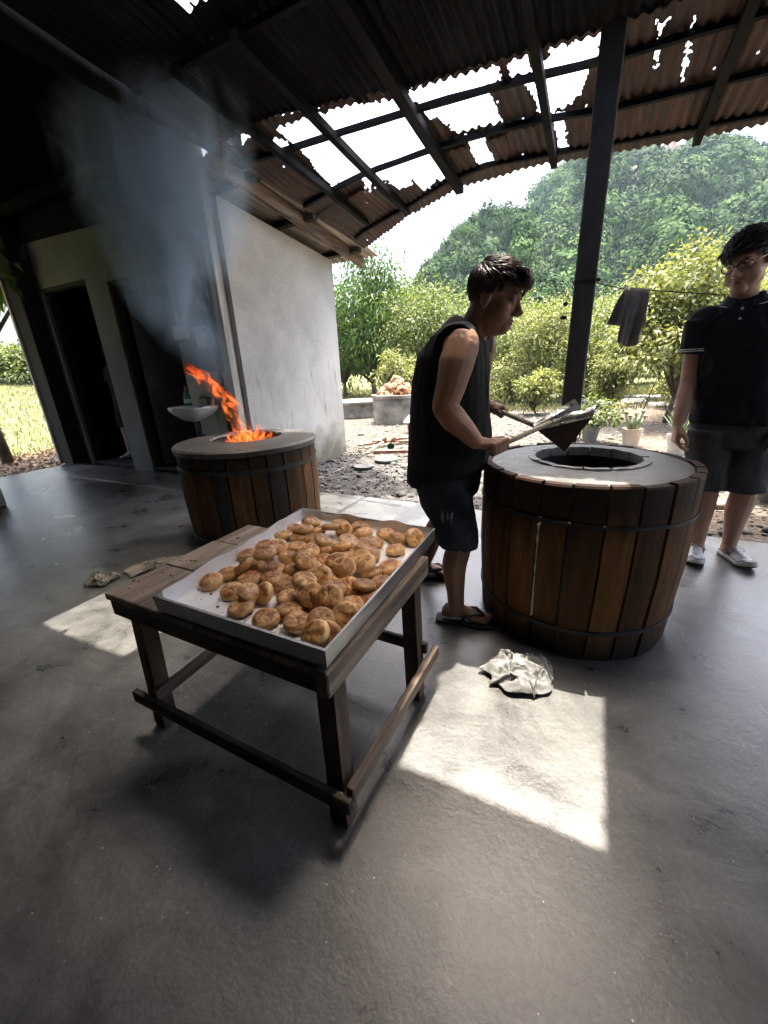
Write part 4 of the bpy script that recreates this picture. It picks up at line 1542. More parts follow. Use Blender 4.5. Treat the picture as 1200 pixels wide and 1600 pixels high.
# ---- flames in the rear oven
def mat_flame():
    t = NT('fire')
    t.n.remove(t.b)
    at = t.new('ShaderNodeAttribute', attribute_name='tint')
    v = t.coord('Object', (1, 1, 0.35), False)
    n = t.noise(v, 26, 4, 0.6, 1.2)
    em = t.new('ShaderNodeEmission')
    t.l(t.ramp(at.outputs['Fac'], [(0.0, (1.0, 0.38, 0.09)), (0.3, (1.0, 0.22, 0.04)), (0.7, (0.95, 0.10, 0.014)), (1.0, (0.5, 0.035, 0.006))]), em.inputs[0])
    em.inputs[1].default_value = 0.55
    tp = t.new('ShaderNodeBsdfTransparent')
    mx = t.new('ShaderNodeMixShader')
    ea = t.new('ShaderNodeAttribute', attribute_name='edge')
    a = t.math('MULTIPLY', t.math('MULTIPLY', t.ramp(n, [(0.40, 0.02), (0.64, 0.65)]), t.ramp(ea.outputs['Fac'], [(0.0, 0.0), (0.5, 0.45), (1.0, 0.85)])), t.ramp(at.outputs['Fac'], [(0.0, 0.85), (0.6, 0.6), (1.0, 0.08)]))
    t.l(a, mx.inputs[0])
    t.l(tp.outputs[0], mx.inputs[1])
    t.l(em.outputs[0], mx.inputs[2])
    t.l(mx.outputs[0], t.out.inputs['Surface'])
    return t.m


def flames():
    rg = random.Random(21)
    O = Vector((-2.37, 2.27, 0.70))
    vs, fs, ti = [], [], []

    ed = []
    tv = []

    def ribbon(path, wid, t0, t1, tw):
        n = len(path)
        b = len(vs)
        for i, p in enumerate(path):
            q = i / (n - 1)
            w = wid * (sin(pi * min(1, q * 0.85 + 0.12)) ** 0.8) * (1 - q) ** 0.35 + 0.001
            a = tw + q * 1.6
            s = Vector((cos(a), sin(a), 0.15 * sin(a * 3)))
            for k_, e_ in ((-1.25, 0.0), (0.0, 1.0), (1.25, 0.0)):
                vs.append(p + s * (w * k_))
                ed.append(e_ * (sin(pi * min(1.0, q * 0.9 + 0.1)) ** 0.5))
                tv.append(t0 + (t1 - t0) * q)
        for i in range(n - 1):
            for c_ in (0, 1):
                fs.append((b + 3 * i + c_, b + 3 * i + c_ + 1, b + 3 * i + c_ + 4, b + 3 * i + c_ + 3))

    main = [Vector((-2.33, 2.24, 0.70)), Vector((-2.36, 2.22, 0.84)), Vector((-2.44, 2.20, 0.97)), Vector((-2.49, 2.19, 1.09)), Vector((-2.58, 2.19, 1.18)), Vector((-2.70, 2.18, 1.24)), Vector((-2.80, 2.18, 1.30))]

    def along(q):
        f = q * (len(main) - 1)
        i = min(len(main) - 2, int(f))
        return main[i].lerp(main[i + 1], f - i)
    # low fire over the pit
    for k in range(100):
        a = rg.uniform(0, 2 * pi)
        r = 0.20 * sqrt(rg.random())
        p0 = O + Vector((r * cos(a) + 0.05, r * sin(a) * 0.8 - 0.02, rg.uniform(-0.06, 0.04)))
        H_ = rg.uniform(0.05, 0.19) * (1.15 - r / 0.28)
        path = []
        ph = rg.uniform(0, 6)
        for i in range(10):
            q = i / 9
            path.append(p0 + Vector((-0.28 * H_ * q * q + 0.025 * sin(ph + q * 7) * q, 0.02 * cos(ph + q * 6) * q, H_ * q)))
        ribbon(path, rg.uniform(0.009, 0.028), rg.uniform(0.0, 0.25), rg.uniform(0.6, 0.95), rg.uniform(0, 6))
    # the streamer blown to the left
    for k in range(70):
        q0 = rg.uniform(0.0, 0.80)
        ln = rg.uniform(0.12, 0.30)
        ph = rg.uniform(0, 6)
        rad = 0.075 * (1 - q0) ** 0.6 + 0.02
        off = Vector((rg.gauss(0, rad * 0.6), rg.gauss(0, rad * 0.6), rg.gauss(0, rad * 0.3)))
        path = []
        for i in range(12):
            q = min(1.0, q0 + ln * i / 11)
            path.append(along(q) + off * (1 - 0.5 * i / 11) + Vector((0.018 * sin(ph + i * 0.8), 0.014 * cos(ph + i * 0.7), 0.02 * sin(ph * 2 + i * 0.5))))
        ribbon(path, rg.uniform(0.006, 0.022), 0.15 + 0.5 * q0, min(1, 0.5 + 0.55 * q0), rg.uniform(0, 6))
    me = np_mesh('flames', np.array([tuple(p - O) for p in vs]), np.array(fs), mat_flame(), None, smooth=True)
    for nm_, dat_ in (('tint', tv), ('edge', ed)):
        at_ = me.attributes.new(nm_, 'FLOAT', 'POINT')
        at_.data.foreach_set('value', np.array(dat_, dtype=np.float32))
    o = link('flames', me, None, None, O)
    tag(o, 'orange flames leaping from the hole of the rear barrel oven', 'fire', kind='stuff')


flames()

# ---- smoke rising from the flames
def smoke():
    mb = MB()
    ax = [(0.95, -2.52, 2.24, 0.18), (1.3, -2.72, 2.34, 0.33), (1.75, -3.02, 2.46, 0.60), (2.2, -3.14, 2.52, 0.82), (2.6, -3.18, 2.54, 0.98), (2.9, -3.18, 2.54, 1.04), (3.06, -3.18, 2.54, 1.04)]
    seg = 20
    rings = []
    for z, x, y, r in ax:
        rings.append([Vector((x + r * cos(2 * pi * k / seg), y + r * 0.52 * sin(2 * pi * k / seg), z)) for k in range(seg)])
    mb.loft(rings)
    t = NT('smoke')
    t.n.remove(t.b)
    tc = t.new('ShaderNodeTexCoord')
    v = tc.outputs['Object']
    x, y, z = t.xyz(v)
    # distance from the bent axis of the plume
    m = t.new('ShaderNodeMapRange'); m.interpolation_type = 'SMOOTHSTEP'
    t.val(m.inputs['Value'], z); m.inputs['From Min'].default_value = 0.95; m.inputs['From Max'].default_value = 1.85
    m.inputs['To Min'].default_value = -2.52; m.inputs['To Max'].default_value = -3.12
    m2 = t.new('ShaderNodeMapRange'); m2.interpolation_type = 'SMOOTHSTEP'
    t.val(m2.inputs['Value'], z); m2.inputs['From Min'].default_value = 2.0; m2.inputs['From Max'].default_value = 3.06
    m2.inputs['To Min'].default_value = 0.0; m2.inputs['To Max'].default_value = -0.06
    xc = t.math('ADD', m.outputs[0], m2.outputs[0])
    m3 = t.new('ShaderNodeMapRange')
    t.val(m3.inputs['Value'], z); m3.inputs['From Min'].default_value = 0.95; m3.inputs['From Max'].default_value = 2.6
    m3.inputs['To Min'].default_value = 0.14; m3.inputs['To Max'].default_value = 0.98
    dx = t.math('DIVIDE', t.math('SUBTRACT', x, xc), m3.outputs[0])
    m4 = t.new('ShaderNodeMapRange')
    t.val(m4.inputs['Value'], z); m4.inputs['From Min'].default_value = 0.95; m4.inputs['From Max'].default_value = 2.1
    m4.inputs['To Min'].default_value = 2.24; m4.inputs['To Max'].default_value = 2.53
    dy = t.math('DIVIDE', t.math('SUBTRACT', y, m4.outputs[0]), t.math('MULTIPLY', m3.outputs[0], 0.52))
    r2 = t.math('ADD', t.math('MULTIPLY', dx, dx), t.math('MULTIPLY', dy, dy))
    fall = t.ramp(r2, [(0.0, 1.0), (0.25, 0.55), (0.6, 0.14), (0.95, 0.0)])
    mp = t.new('ShaderNodeMapping')
    mp.inputs['Scale'].default_value = (1, 1, 0.6)
    t.l(v, mp.inputs[0])
    n = t.noise(mp.outputs[0], 2.6, 8, 0.66, 1.3)
    dn = t.ramp(n, [(0.42, 0.02), (0.54, 0.35), (0.68, 1.0)])
    ft = t.ramp(t.math('MULTIPLY', z, 0.3), [(0.285, 0.0), (0.42, 0.30), (0.62, 1.0)])
    den = t.math('MULTIPLY', t.math('MULTIPLY', t.math('MULTIPLY', fall, dn), ft), 20.0)
    pv = t.new('ShaderNodeVolumePrincipled')
    pv.inputs['Color'].default_value = (0.60, 0.79, 1.0, 1)
    pv.inputs['Anisotropy'].default_value = 0.2
    t.l(den, pv.inputs['Density'])
    t.l(pv.outputs[0], t.out.inputs['Volume'])
    o = mb.build('smoke', t.m)
    tag(o, 'bluish grey smoke drifting up from the burning oven', 'smoke', kind='stuff')


smoke()


# ================================================================== TABLE, TRAY, PASTRIES
M_tablewood = simple('worn_brown_table_top', [(0.0793, 0.0573, 0.0439), (0.1647, 0.122, 0.0952), (0.2684, 0.2098, 0.1647)], 2.6, 7, 0.62, 0.35, 22, (9, 1.1, 4))
M_legwood = simple('old_table_timber', [(0.0366, 0.0244, 0.0171), (0.0915, 0.061, 0.0415), (0.1647, 0.1159, 0.0805)], 3, 6, 0.75, 0.4, 18, (7, 7, 0.9))
M_rail = simple('worn_table_rail', [(0.0671, 0.0476, 0.0342), (0.1525, 0.1122, 0.083), (0.2684, 0.2098, 0.161)], 3, 6, 0.7, 0.4, 18, (7, 1.0, 7))
M_rail2 = simple('dark_table_rail', [(0.026, 0.019, 0.014), (0.066, 0.047, 0.035), (0.12, 0.09, 0.066)], 3, 6, 0.72, 0.4, 18, (1.0, 7, 7))
TO = Vector((-0.92, 0.88, 0))
T = empty('work_table', TO)
tag(T, 'low worn wooden work table carrying the tray of pastries', 'table')


def tp(name, mb, mat, smooth=False):
    return mb.build(name, mat, T, smooth, M=Matrix.Translation(-TO))


mb = MB(); mb.box((-1.362, 0.578, 0.520), (-0.512, 0.80, 0.545), bev=0.003); tp('top_board', mb, M_tablewood)
mb = MB(); mb.box((-1.365, 0.804, 0.520), (-0.512, 1.03, 0.546), bev=0.003); tp('top_board', mb, M_tablewood)
mb = MB(); mb.box((-1.362, 1.034, 0.520), (-0.512, 1.225, 0.545), bev=0.003); tp('top_board', mb, M_tablewood)
mb = MB(); mb.box((-0.508, 0.570, 0.472), (-0.468, 1.222, 0.547), bev=0.004); tp('side_rail', mb, M_rail)
mb = MB(); mb.box((-1.352, 0.583, 0.462), (-0.512, 0.610, 0.5195), bev=0.003); tp('apron', mb, M_rail2)
mb = MB(); mb.box((-1.352, 1.190, 0.462), (-0.512, 1.215, 0.5195), bev=0.003); tp('apron', mb, M_rail2)
mb = MB(); mb.box((-1.352, 0.612, 0.462), (-1.326, 1.188, 0.5195), bev=0.003); tp('side_rail', mb, M_rail)
for (bx, by, tx, ty) in ((-0.492, 0.605, -0.515, 0.640), (-1.275, 0.605, -1.290, 0.640), (-0.478, 1.10, -0.515, 1.155), (-1.275, 1.10, -1.290, 1.155)):
    mb = MB()
    a = Vector((bx, by, 0)); b = Vector((tx, ty, 0.519))
    rings = []
    for q in (0.0, 0.03, 0.35, 0.7, 1.0):
        p = a.lerp(b, q)
        w = 0.027 + 0.0015 * mnoise.noise(Vector((bx * 9, by * 7, q * 5))) - (0.003 if q == 0 else 0)
        rings.append([p + Vector((-w, -w, 0)), p + Vector((w, -w, 0)), p + Vector((w, w, 0)), p + Vector((-w, w, 0))])
    mb.loft(rings)
    tp('leg', mb, M_legwood)
mb = MB(); mb.bar((-1.345, 0.566, 0.135), (-0.435, 0.566, 0.132), 0.022, 0.048, bev=0.003); tp('stretcher', mb, M_rail2)
mb = MB(); mb.bar((-0.445, 0.578, 0.155), (-0.428, 1.19, 0.165), 0.024, 0.048, bev=0.003); tp('stretcher', mb, M_rail)
mb = MB(); mb.bar((-1.243, 0.578, 0.155), (-1.255, 1.16, 0.16), 0.022, 0.045, bev=0.003); tp('stretcher', mb, M_rail)
mb = MB(); mb.bar((-1.30, 1.14, 0.21), (-0.445, 1.14, 0.205), 0.022, 0.045, bev=0.003); tp('stretcher', mb, M_rail2)

# tray
t = NT('scratched_tin')
v = t.coord('Object', (1, 1, 1), False)
n_ = t.noise(t.coord('Object', (30, 2, 30), False), 3, 5, 0.7)
t.col(t.ramp(n_, [(0.3, (0.30, 0.30, 0.295)), (0.7, (0.46, 0.455, 0.44))]))
t.rough(t.ramp(n_, [(0.3, 0.30), (0.7, 0.5)]))
t.set(Metallic=0.85)
t.bump(n_, 0.1, 0.001)
M_tin = t.m
TC = [Vector((-0.476, 0.584)), Vector((-1.082, 0.578)), Vector((-1.150, 1.365)), Vector((-0.492, 1.35))]
TRO = Vector((-0.80, 0.97, 0.552))
TR = empty('baking_tray', TRO)
tag(TR, 'shallow square tin baking tray lined with white paper on the table', 'tray')
ctr = sum((Vector((p.x, p.y)) for p in TC), Vector((0, 0))) / 4


def inset(d, z):
    out = []
    for p in TC:
        e = (Vector((p.x, p.y)) - ctr)
        f = 1 - d / 0.33
        q = ctr + e * f
        out.append(Vector((q.x, q.y, z)) - TRO)
    return out


mb = MB(); mb.loft([inset(0.0, 0.5525), inset(0.0, 0.5545)]); mb.build('base', M_tin, TR)
for i in range(4):
    j = (i + 1) % 4
    o_b, o_t, i_t, i_b = inset(0, 0.5547), inset(-0.003, 0.604), inset(0.004, 0.604), inset(0.004, 0.5547)
    mb = MB()
    ring_a = [o_b[i], o_t[i], i_t[i], i_b[i]]
    ring_b = [o_b[j], o_t[j], i_t[j], i_b[j]]
    mb.loft([ring_a, ring_b])
    mb.build('side', M_tin, TR)
# paper
t = NT('baking_paper')
v = t.coord('Object', (1, 1, 1), False)
pn = t.noise(v, 9, 5, 0.6)
t.col(t.mix(t.ramp(t.noise(v, 16, 4), [(0.60, 0.0), (0.72, 0.5)]), t.ramp(pn, [(0.3, (0.74, 0.735, 0.765)), (0.7, (0.84, 0.835, 0.855))]), (0.5, 0.38, 0.30)))
t.rough(0.75)
t.bump(t.voro(v, 14, 'F1'), 0.25, 0.01)
M_paper = t.m
nx, ny = 40, 46
vs, fs = [], []
for i in range(nx + 1):
    for j in range(ny + 1):
        a, b = i / nx, j / ny
        # a runs left to right, b front to back; margins climb the sides of the tray
        a2, b2 = -0.03 + a * 1.035, 0.03 + b * 1.0
        f = TC[1].lerp(TC[0], max(0.012, min(0.988, a2)))
        g = TC[2].lerp(TC[3], max(0.012, min(0.988, a2)))
        q = f.lerp(g, max(0.015, min(0.984, b2)))
        z = 0.5565 + 0.0035 * (1 + mnoise.noise(Vector((a * 9, b * 9, 2)))) + 0.002 * abs(mnoise.noise(Vector((a * 25, b * 25, 7))))
        climb = 0.0
        if a2 < 0.03: climb = max(climb, (0.03 - a2) / 0.06)
        if b2 > 0.965: climb = max(climb, (b2 - 0.965) / 0.065)
        if a2 > 0.975: climb = max(climb, (a2 - 0.975) / 0.05)
        z += climb * 0.058 * (0.8 + 0.35 * mnoise.noise(Vector((a * 6, b * 6, 9))))
        vs.append((q.x - TRO.x, q.y - TRO.y, z - TRO.z))
for i in range(nx):
    for j in range(ny):
        p = i * (ny + 1) + j
        fs.append((p, p + ny + 1, p + ny + 2, p + 1))
mb = MB(); mb.v = vs; mb.f = fs
PP = mb.build('paper_liner', M_paper, None, True, loc=TRO)
tag(PP, 'crinkled white baking paper lining the tray under the pastries', 'paper')


def mat_pastry():
    t = NT('baked_pastry')
    v = t.coord('Object', (1, 1, 1), True)
    v0 = t.coord('Object', (1, 1, 1), False)
    oi = t.new('ShaderNodeObjectInfo')
    z = t.xyz(v0)[2]
    n = t.noise(v, 34, 6, 0.65, 0.6)
    n2 = t.noise(v, 48, 6, 0.72, 0.8)
    zz_ = t.math('ADD', t.math('MULTIPLY', t.math('ABSOLUTE', z), 30.0), t.math('MULTIPLY', t.math('SUBTRACT', n, 0.5), 1.1))
    side = t.ramp(n, [(0.3, (0.62, 0.37, 0.155)), (0.7, (0.77, 0.52, 0.25))])
    topc = t.ramp(n2, [(0.3, (0.14, 0.05, 0.018)), (0.50, (0.34, 0.145, 0.048)), (0.75, (0.56, 0.31, 0.12))])
    c = t.mix(t.ramp(zz_, [(0.30, 0.0), (0.46, 1.0)]), side, topc)
    fl = t.ramp(t.noise(v, 60, 3, 0.6, 1.5), [(0.62, 0.0), (0.70, 0.8)])
    c = t.mix(fl, c, (0.10, 0.04, 0.018))
    c = t.mix(1.0, c, t.ramp(oi.outputs['Random'], [(0, (0.72, 0.62, 0.55)), (0.5, (1, 0.97, 0.94)), (1, (1.18, 1.15, 1.1))]), 'MULTIPLY')
    t.col(c)
    t.rough(0.42)
    t.bump(t.math('ADD', n, t.math('MULTIPLY', n2, 0.5)), 0.4, 0.003)
    t.set(Specular_IOR_Level=0.4)
    return t.m


M_pastry = mat_pastry()
PMESH = []
for k in range(8):
    rg = random.Random(100 + k)
    prof = [(0.002, -0.0135), (0.015, -0.0140), (0.026, -0.0142), (0.0335, -0.0118), (0.0375, -0.0055), (0.0385, 0.0), (0.0375, 0.0060), (0.0335, 0.0122), (0.026, 0.0152), (0.0185, 0.0160), (0.010, 0.0162 - 0.0008 * (k % 3)), (0.002, 0.0162 - 0.0012 * (k % 3))]
    mb = MB(); mb.lathe(prof, 32)
    ex = rg.uniform(0.90, 1.0)
    sh = Vector((rg.uniform(0, 9), rg.uniform(0, 9), rg.uniform(0, 9)))
    for i, p in enumerate(mb.v):
        p = Vector(p)
        f = 1 + 0.035 * mnoise.noise(p * 38 + sh)
        crack = 0.0035 * max(0, 0.25 - abs(mnoise.noise(p * 55 + sh * 2))) * 4 if abs(p.z) > 0.010 else 0
        p = Vector((p.x * f * ex, p.y * f, p.z * (1 + 0.10 * mnoise.noise(p * 30 + sh * 3))))
        p.z -= crack * (1 if p.z > 0 else -1)
        mb.v[i] = tuple(p)
    PMESH.append(mb.mesh('pastry', M_pastry, True))
PZ = [(-1.081, 1.269), (-1.074, 1.175), (-1.014, 1.262), (-1.001, 1.185), (-1.07, 1.099), (-0.941, 1.188), (-0.908, 1.243), (-0.888, 1.31), (-0.818, 1.208), (-0.795, 1.3), (-0.747, 1.236), (-0.663, 1.26), (-0.599, 1.241), (-0.533, 1.243), (-0.564, 1.146), (-0.666, 1.167), (-0.962, 1.101), (-0.895, 1.109), (-0.855, 1.118), (-0.712, 1.119), (-0.625, 1.067), (-1.085, 0.992), (-1.067, 0.908), (-0.989, 1.006), (-0.991, 0.943), (-0.915, 1.03), (-0.847, 1.021), (-0.802, 1.057), (-0.765, 1.099), (-0.719, 1.051), (-0.892, 0.953), (-0.853, 0.983), (-0.808, 0.946), (-0.917, 0.875), (-0.969, 0.865), (-0.99, 0.841), (-0.997, 0.783), (-1.01, 0.72), (-0.906, 0.779), (-0.807, 0.879), (-0.762, 0.912), (-0.766, 0.977), (-0.713, 0.988), (-0.653, 0.993), (-0.615, 1.009), (-0.652, 0.946), (-0.563, 0.961), (-0.523, 1.018), (-0.506, 0.923), (-0.548, 0.891), (-0.84, 0.815), (-0.769, 0.794), (-0.735, 0.84), (-0.686, 0.865), (-0.9, 0.703), (-0.848, 0.72), (-0.785, 0.719), (-0.717, 0.743), (-0.667, 0.781), (-0.676, 0.837), (-0.619, 0.831), (-0.571, 0.843), (-0.619, 0.885), (-0.807, 0.647), (-0.671, 0.692), (-0.624, 0.741), (-0.591, 0.771), (-0.528, 0.781), (-0.506, 0.839), (-0.703, 0.636), (-0.617, 0.659), (-0.552, 0.677), (-0.506, 0.72), (-0.544, 0.612), (-0.496, 0.636)]
SPECIAL = {37: 'pale pastry lying alone at the left corner of the tray', 14: 'lone pastry lying apart on bare paper near the right rear corner', 13: 'pastry leaning in the far right corner of the tray', 73: 'pastry nearest the viewer by the front tray corner', 54: 'pale puffy pastry lying on bare paper right of the leftmost one', 65: 'pastry tipped on edge showing its hollow dark underside', 8: 'large pastry standing tilted on top of the rear of the pile', 56: 'round speckled pastry tilted towards the viewer near the front', 53: 'broad round pastry propped up in the middle of the pile', 63: 'smooth pale pastry lying flat at the front of the heap'}
TILT = {65: (1.15, -0.4), 8: (0.75, 0.2), 56: (0.80, -0.25), 53: (0.62, 0.1), 45: (0.5, 0.2), 13: (0.55, 0.5), 66: (0.6, 0.2), 71: (0.35, 0.3), 61: (0.55, 0.1), 72: (0.7, 0.5), 74: (0.5, 0.6)}
rg = random.Random(55)
order = list(range(len(PZ)))
order.sort(key=lambda i: (PZ[i][0] + 0.78) ** 2 + (PZ[i][1] - 0.95) ** 2, reverse=True)
placed = []
CAMP = Vector((0, 0, 1.2))
for i in order:
    layer = 0
    px, py = PZ[i]
    while layer < 3:
        z = 0.5765 + 0.024 * layer
        f = (1.2 - z) / (1.2 - 0.59)
        q = Vector((px * f, py * f, z))
        near = [1 for (p, l) in placed if l == layer and (Vector((p.x, p.y)) - Vector((q.x, q.y))).length < 0.062]
        if not near or layer == 2:
            break
        layer += 1
    q.x = max(-1.06, min(-0.518, q.x))
    q.y = max(0.626, min(1.315, q.y))
    placed.append((q, layer))
    if i in TILT:
        tx, ty = TILT[i]
        q.z += 0.012
    else:
        m = (0.10, 0.32, 0.42)[layer]
        tx, ty = rg.gauss(0.12 * (layer > 0), m), rg.gauss(0, m)
    o = link('pastry', PMESH[rg.randrange(8)], None, None, q)
    Rm = Matrix.Rotation(tx, 4, 'X') @ Matrix.Rotation(ty, 4, 'Y') @ Matrix.Rotation(rg.uniform(0, 6.28), 4, 'Z')
    o.rotation_euler = Rm.to_euler()
    s = rg.uniform(0.94, 1.06)
    o.scale = (s, s, s * rg.uniform(0.9, 1.15))
    tag(o, SPECIAL.get(i, 'round golden brown baked pastry in the heap on the paper lined tray'), 'pastry', 'pastries heaped on the tray')
# lower layer in the middle of the heap
for k in range(16):
    q = Vector((rg.uniform(-0.98, -0.62), rg.uniform(0.78, 1.18), 0.577))
    o = link('pastry', PMESH[rg.randrange(8)], None, None, q)
    o.rotation_euler = (rg.gauss(0, .1), rg.gauss(0, .1), rg.uniform(0, 6))
    tag(o, 'round golden brown baked pastry in the heap on the paper lined tray', 'pastry', 'pastries heaped on the tray')

# crumbs of pastry on the paper and the table top
rgc = np.random.default_rng(77)
bv_, bf_ = ico(1)
Vs_, Fs_, Ts_ = [], [], []
for k in range(420):
    if k < 330:
        x_, y_, z_ = rgc.uniform(-1.06, -0.50), rgc.uniform(0.60, 1.33), 0.5635
    else:
        x_, y_, z_ = rgc.uniform(-1.35, -1.10), rgc.uniform(0.59, 1.20), 0.547
    s_ = 0.0022 * rgc.lognormal(0, 0.5)
    Vs_.append(bv_ * np.array([s_ * rgc.uniform(.6, 1.6), s_, s_ * .5]) + np.array([x_, y_, z_]))
    Fs_.append(bf_ + len(bv_) * k)
    Ts_.append(np.full(len(bf_), rgc.random()))
o = link('pastry_crumbs', np_mesh('pastry_crumbs', np.concatenate(Vs_), np.concatenate(Fs_), mat_tint('crumb', [(0.0, (0.10, 0.035, 0.012)), (0.6, (0.34, 0.15, 0.05)), (1.0, (0.60, 0.40, 0.2))], 0.7), np.concatenate(Ts_)))
tag(o, 'brown pastry crumbs scattered over the paper and table top', 'crumbs', kind='stuff')

# ================================================================== CLOTHS ON THE FLOOR
def crumple(name, loc, sx, sy, h, mat, label, seed, rz=0.0, n=60, fr=3.2, group=None):
    vs, fs = [], []
    S = Vector((seed * 3.1, seed * 1.7, seed))
    for i in range(n + 1):
        for j in range(n + 1):
            a, b = i / n * 2 - 1, j / n * 2 - 1
            # round the corners off
            r = max(abs(a), abs(b))
            L = hypot(a, b) or 1
            k = r / L * (0.75 + 0.25 * L / max(r, 1e-6) * 0.8)
            p = Vector((a * k, b * k, 0))
            w = Vector((mnoise.noise(p * 1.9 + S), mnoise.noise(p * 1.9 + S + Vector((7, 3, 1))), 0))
            q = p + w * 0.42
            f1 = 1 - abs(mnoise.noise(p * fr + S * 2 + w * 1.2)) * 2.0
            f2 = 1 - abs(mnoise.noise(p * fr * 2.1 + S)) * 2.0
            rr_ = min(1.0, hypot(p.x, p.y))
            env = (1 - rr_ ** 2.6)
            z = h * env * (0.50 + 0.40 * f1 + 0.22 * f2) + 0.012 * (1 + mnoise.noise(p * 6 + S)) + 0.002
            vs.append((q.x * sx, q.y * sy, max(0.002, z)))
    for i in range(n):
        for j in range(n):
            p = i * (n + 1) + j
            fs.append((p, p + n + 1, p + n + 2, p + 1))
    mb = MB(); mb.v = vs; mb.f = fs
    o = mb.build(name, mat, None, True, loc=loc)
    o.rotation_euler = (0, 0, rz)
    m = o.modifiers.new('thick', 'SOLIDIFY'); m.thickness = 0.002
    tag(o, label, 'cloth', group)
    return o


M_rag = simple('off_white_cotton', [(0.15, 0.148, 0.14), (0.235, 0.232, 0.224), (0.30, 0.297, 0.288)], 8, 5, 0.9, 0.25, 220, bdist=0.001)
M_sack = simple('grey_sacking', [(0.11, 0.10, 0.085), (0.24, 0.22, 0.185), (0.36, 0.33, 0.28)], 7, 5, 0.95, 0.4, 160, bdist=0.002)
crumple('rag', (-0.135, 1.365, 0.0), 0.135, 0.115, 0.07, M_rag, 'crumpled off white rag lying on the floor before the large barrel', 3, 0.3, 110, 3.4)
crumple('sack', (-2.66, 1.14, 0.0), 0.10, 0.08, 0.045, M_sack, 'grey crumpled sack lying on the floor behind the table corner', 5, 0.2, 50, 2.6)
crumple('sack', (-2.50, 1.42, 0.0), 0.20, 0.09, 0.04, M_sack, 'longer grey sack lying beside the table towards the rear barrel', 6, 0.9, 50, 2.6)

# ================================================================== BASIN
SO = Vector((-4.12, 3.42, 0))
S_ = empty('wash_basin', SO)
tag(S_, 'white ceramic wash basin on the wall between doorway and corner post', 'basin')
t = NT('white_ceramic')
t.col((0.72, 0.72, 0.70)); t.rough(0.15)
M_cer = t.m


def basin_ring(w, d, z, n=28, yc=-0.22, e=2.8):
    out = []
    for k in range(n):
        a = 2 * pi * k / n
        c_, s_ = cos(a), sin(a)
        out.append(Vector((w * (abs(c_) ** (2 / e)) * (1 if c_ > 0 else -1), yc + d * (abs(s_) ** (2 / e)) * (1 if s_ > 0 else -1), z)))
    return out


mb = MB()
mb.loft([basin_ring(0.10, 0.08, 0.72), basin_ring(0.20, 0.15, 0.77), basin_ring(0.28, 0.20, 0.83), basin_ring(0.305, 0.215, 0.872), basin_ring(0.30, 0.21, 0.885), basin_ring(0.265, 0.165, 0.880, yc=-0.245), basin_ring(0.235, 0.14, 0.82, yc=-0.245), basin_ring(0.12, 0.08, 0.775, yc=-0.245), basin_ring(0.015, 0.015, 0.77, yc=-0.245)])
smooth_by_angle(mb.build('bowl', M_cer, S_, True), 50)
mb = MB(); mb.tube([(0, -0.2, 0.74), (0, -0.2, 0.55), (0, -0.1, 0.50), (0, -0.02, 0.5)], 0.03, 12)
mb.build('waste_pipe', simple('black_pipe', [], 5), S_, True)
mb = MB(); mb.tube([(0.06, -0.05, 0.885), (0.06, -0.05, 0.96), (0.06, -0.10, 0.985), (0.06, -0.16, 0.965)], [0.014, 0.013, 0.012, 0.012], 10); mb.tube([(0.02, -0.05, 0.965), (0.10, -0.05, 0.965)], 0.011, 8)
mb.build('tap', simple('dull_brass', [(0.16, 0.10, 0.06), (0.30, 0.20, 0.12)], 9, 3, 0.4, 0.1, metal=0.8), S_, True)
mb = MB(); mb.ell((-0.02, -0.10, 0.862), (0.03, 0.006, 0.012)); mb.build('overflow', M_shade, S_)
bt = empty('soap_bottle', (-4.36, 3.33, 0.884))
tag(bt, 'green dish soap bottle with red cap on the basin rim', 'bottle')
mb = MB(); mb.lathe([(0.036, 0), (0.04, 0.01), (0.04, 0.09), (0.033, 0.13), (0.016, 0.165), (0.015, 0.18)], 18)
t = NT('green_plastic'); t.col((0.03, 0.16, 0.06)); t.rough(0.25)
mb.build('body', t.m, bt, True)
mb = MB(); mb.lathe([(0.017, 0.18), (0.017, 0.205), (0.007, 0.21), (0.007, 0.235), (0.003, 0.238)], 14)
mb.build('cap', simple('red_plastic', [(0.35, 0.04, 0.03), (0.42, 0.06, 0.04)], 5, 2, 0.4, 0), bt, True)
mb = MB(); mb.lathe([(0.0405, 0.03), (0.0408, 0.032), (0.0408, 0.075), (0.0405, 0.077)], 18, cap=False)
mb.build('paper_band', simple('white_plaster', [], 5), bt, True)

# ================================================================== YARD THINGS
def ringwell(name, x, y, r, h, label, cover):
    T = empty(name, (x, y, gh(x, y)))
    tag(T, label, 'concrete ring')
    mb = MB()
    if cover:
        mb.lathe([(r, 0), (r, h - 0.07), (r - 0.01, h - 0.065)], 40); mb.build('shaft', M_concrete, T, False)
        mb = MB(); mb.lathe([(r - 0.02, h - 0.064), (r + 0.05, h - 0.06), (r + 0.05, h - 0.005), (r + 0.03, h), (0.01, h + 0.01)], 40); smooth_by_angle(mb.build('cover_slab', M_concrete, T, True))
    else:
        mb.lathe([(r, 0), (r, h - 0.08), (r + 0.03, h - 0.075), (r + 0.03, h), (r - 0.07, h), (r - 0.07, h - 0.15), (0.01, h - 0.15)], 44); smooth_by_angle(mb.build('shaft', M_concrete, T, True))
    return T


ringwell('concrete_ring', -4.25, 9.05, 0.60, 0.65, 'round concrete well ring heaped with coconut shells', False)
ringwell('concrete_ring', -5.92, 10.0, 0.72, 0.42, 'low round concrete well ring with a flat cover beside the wall', True)
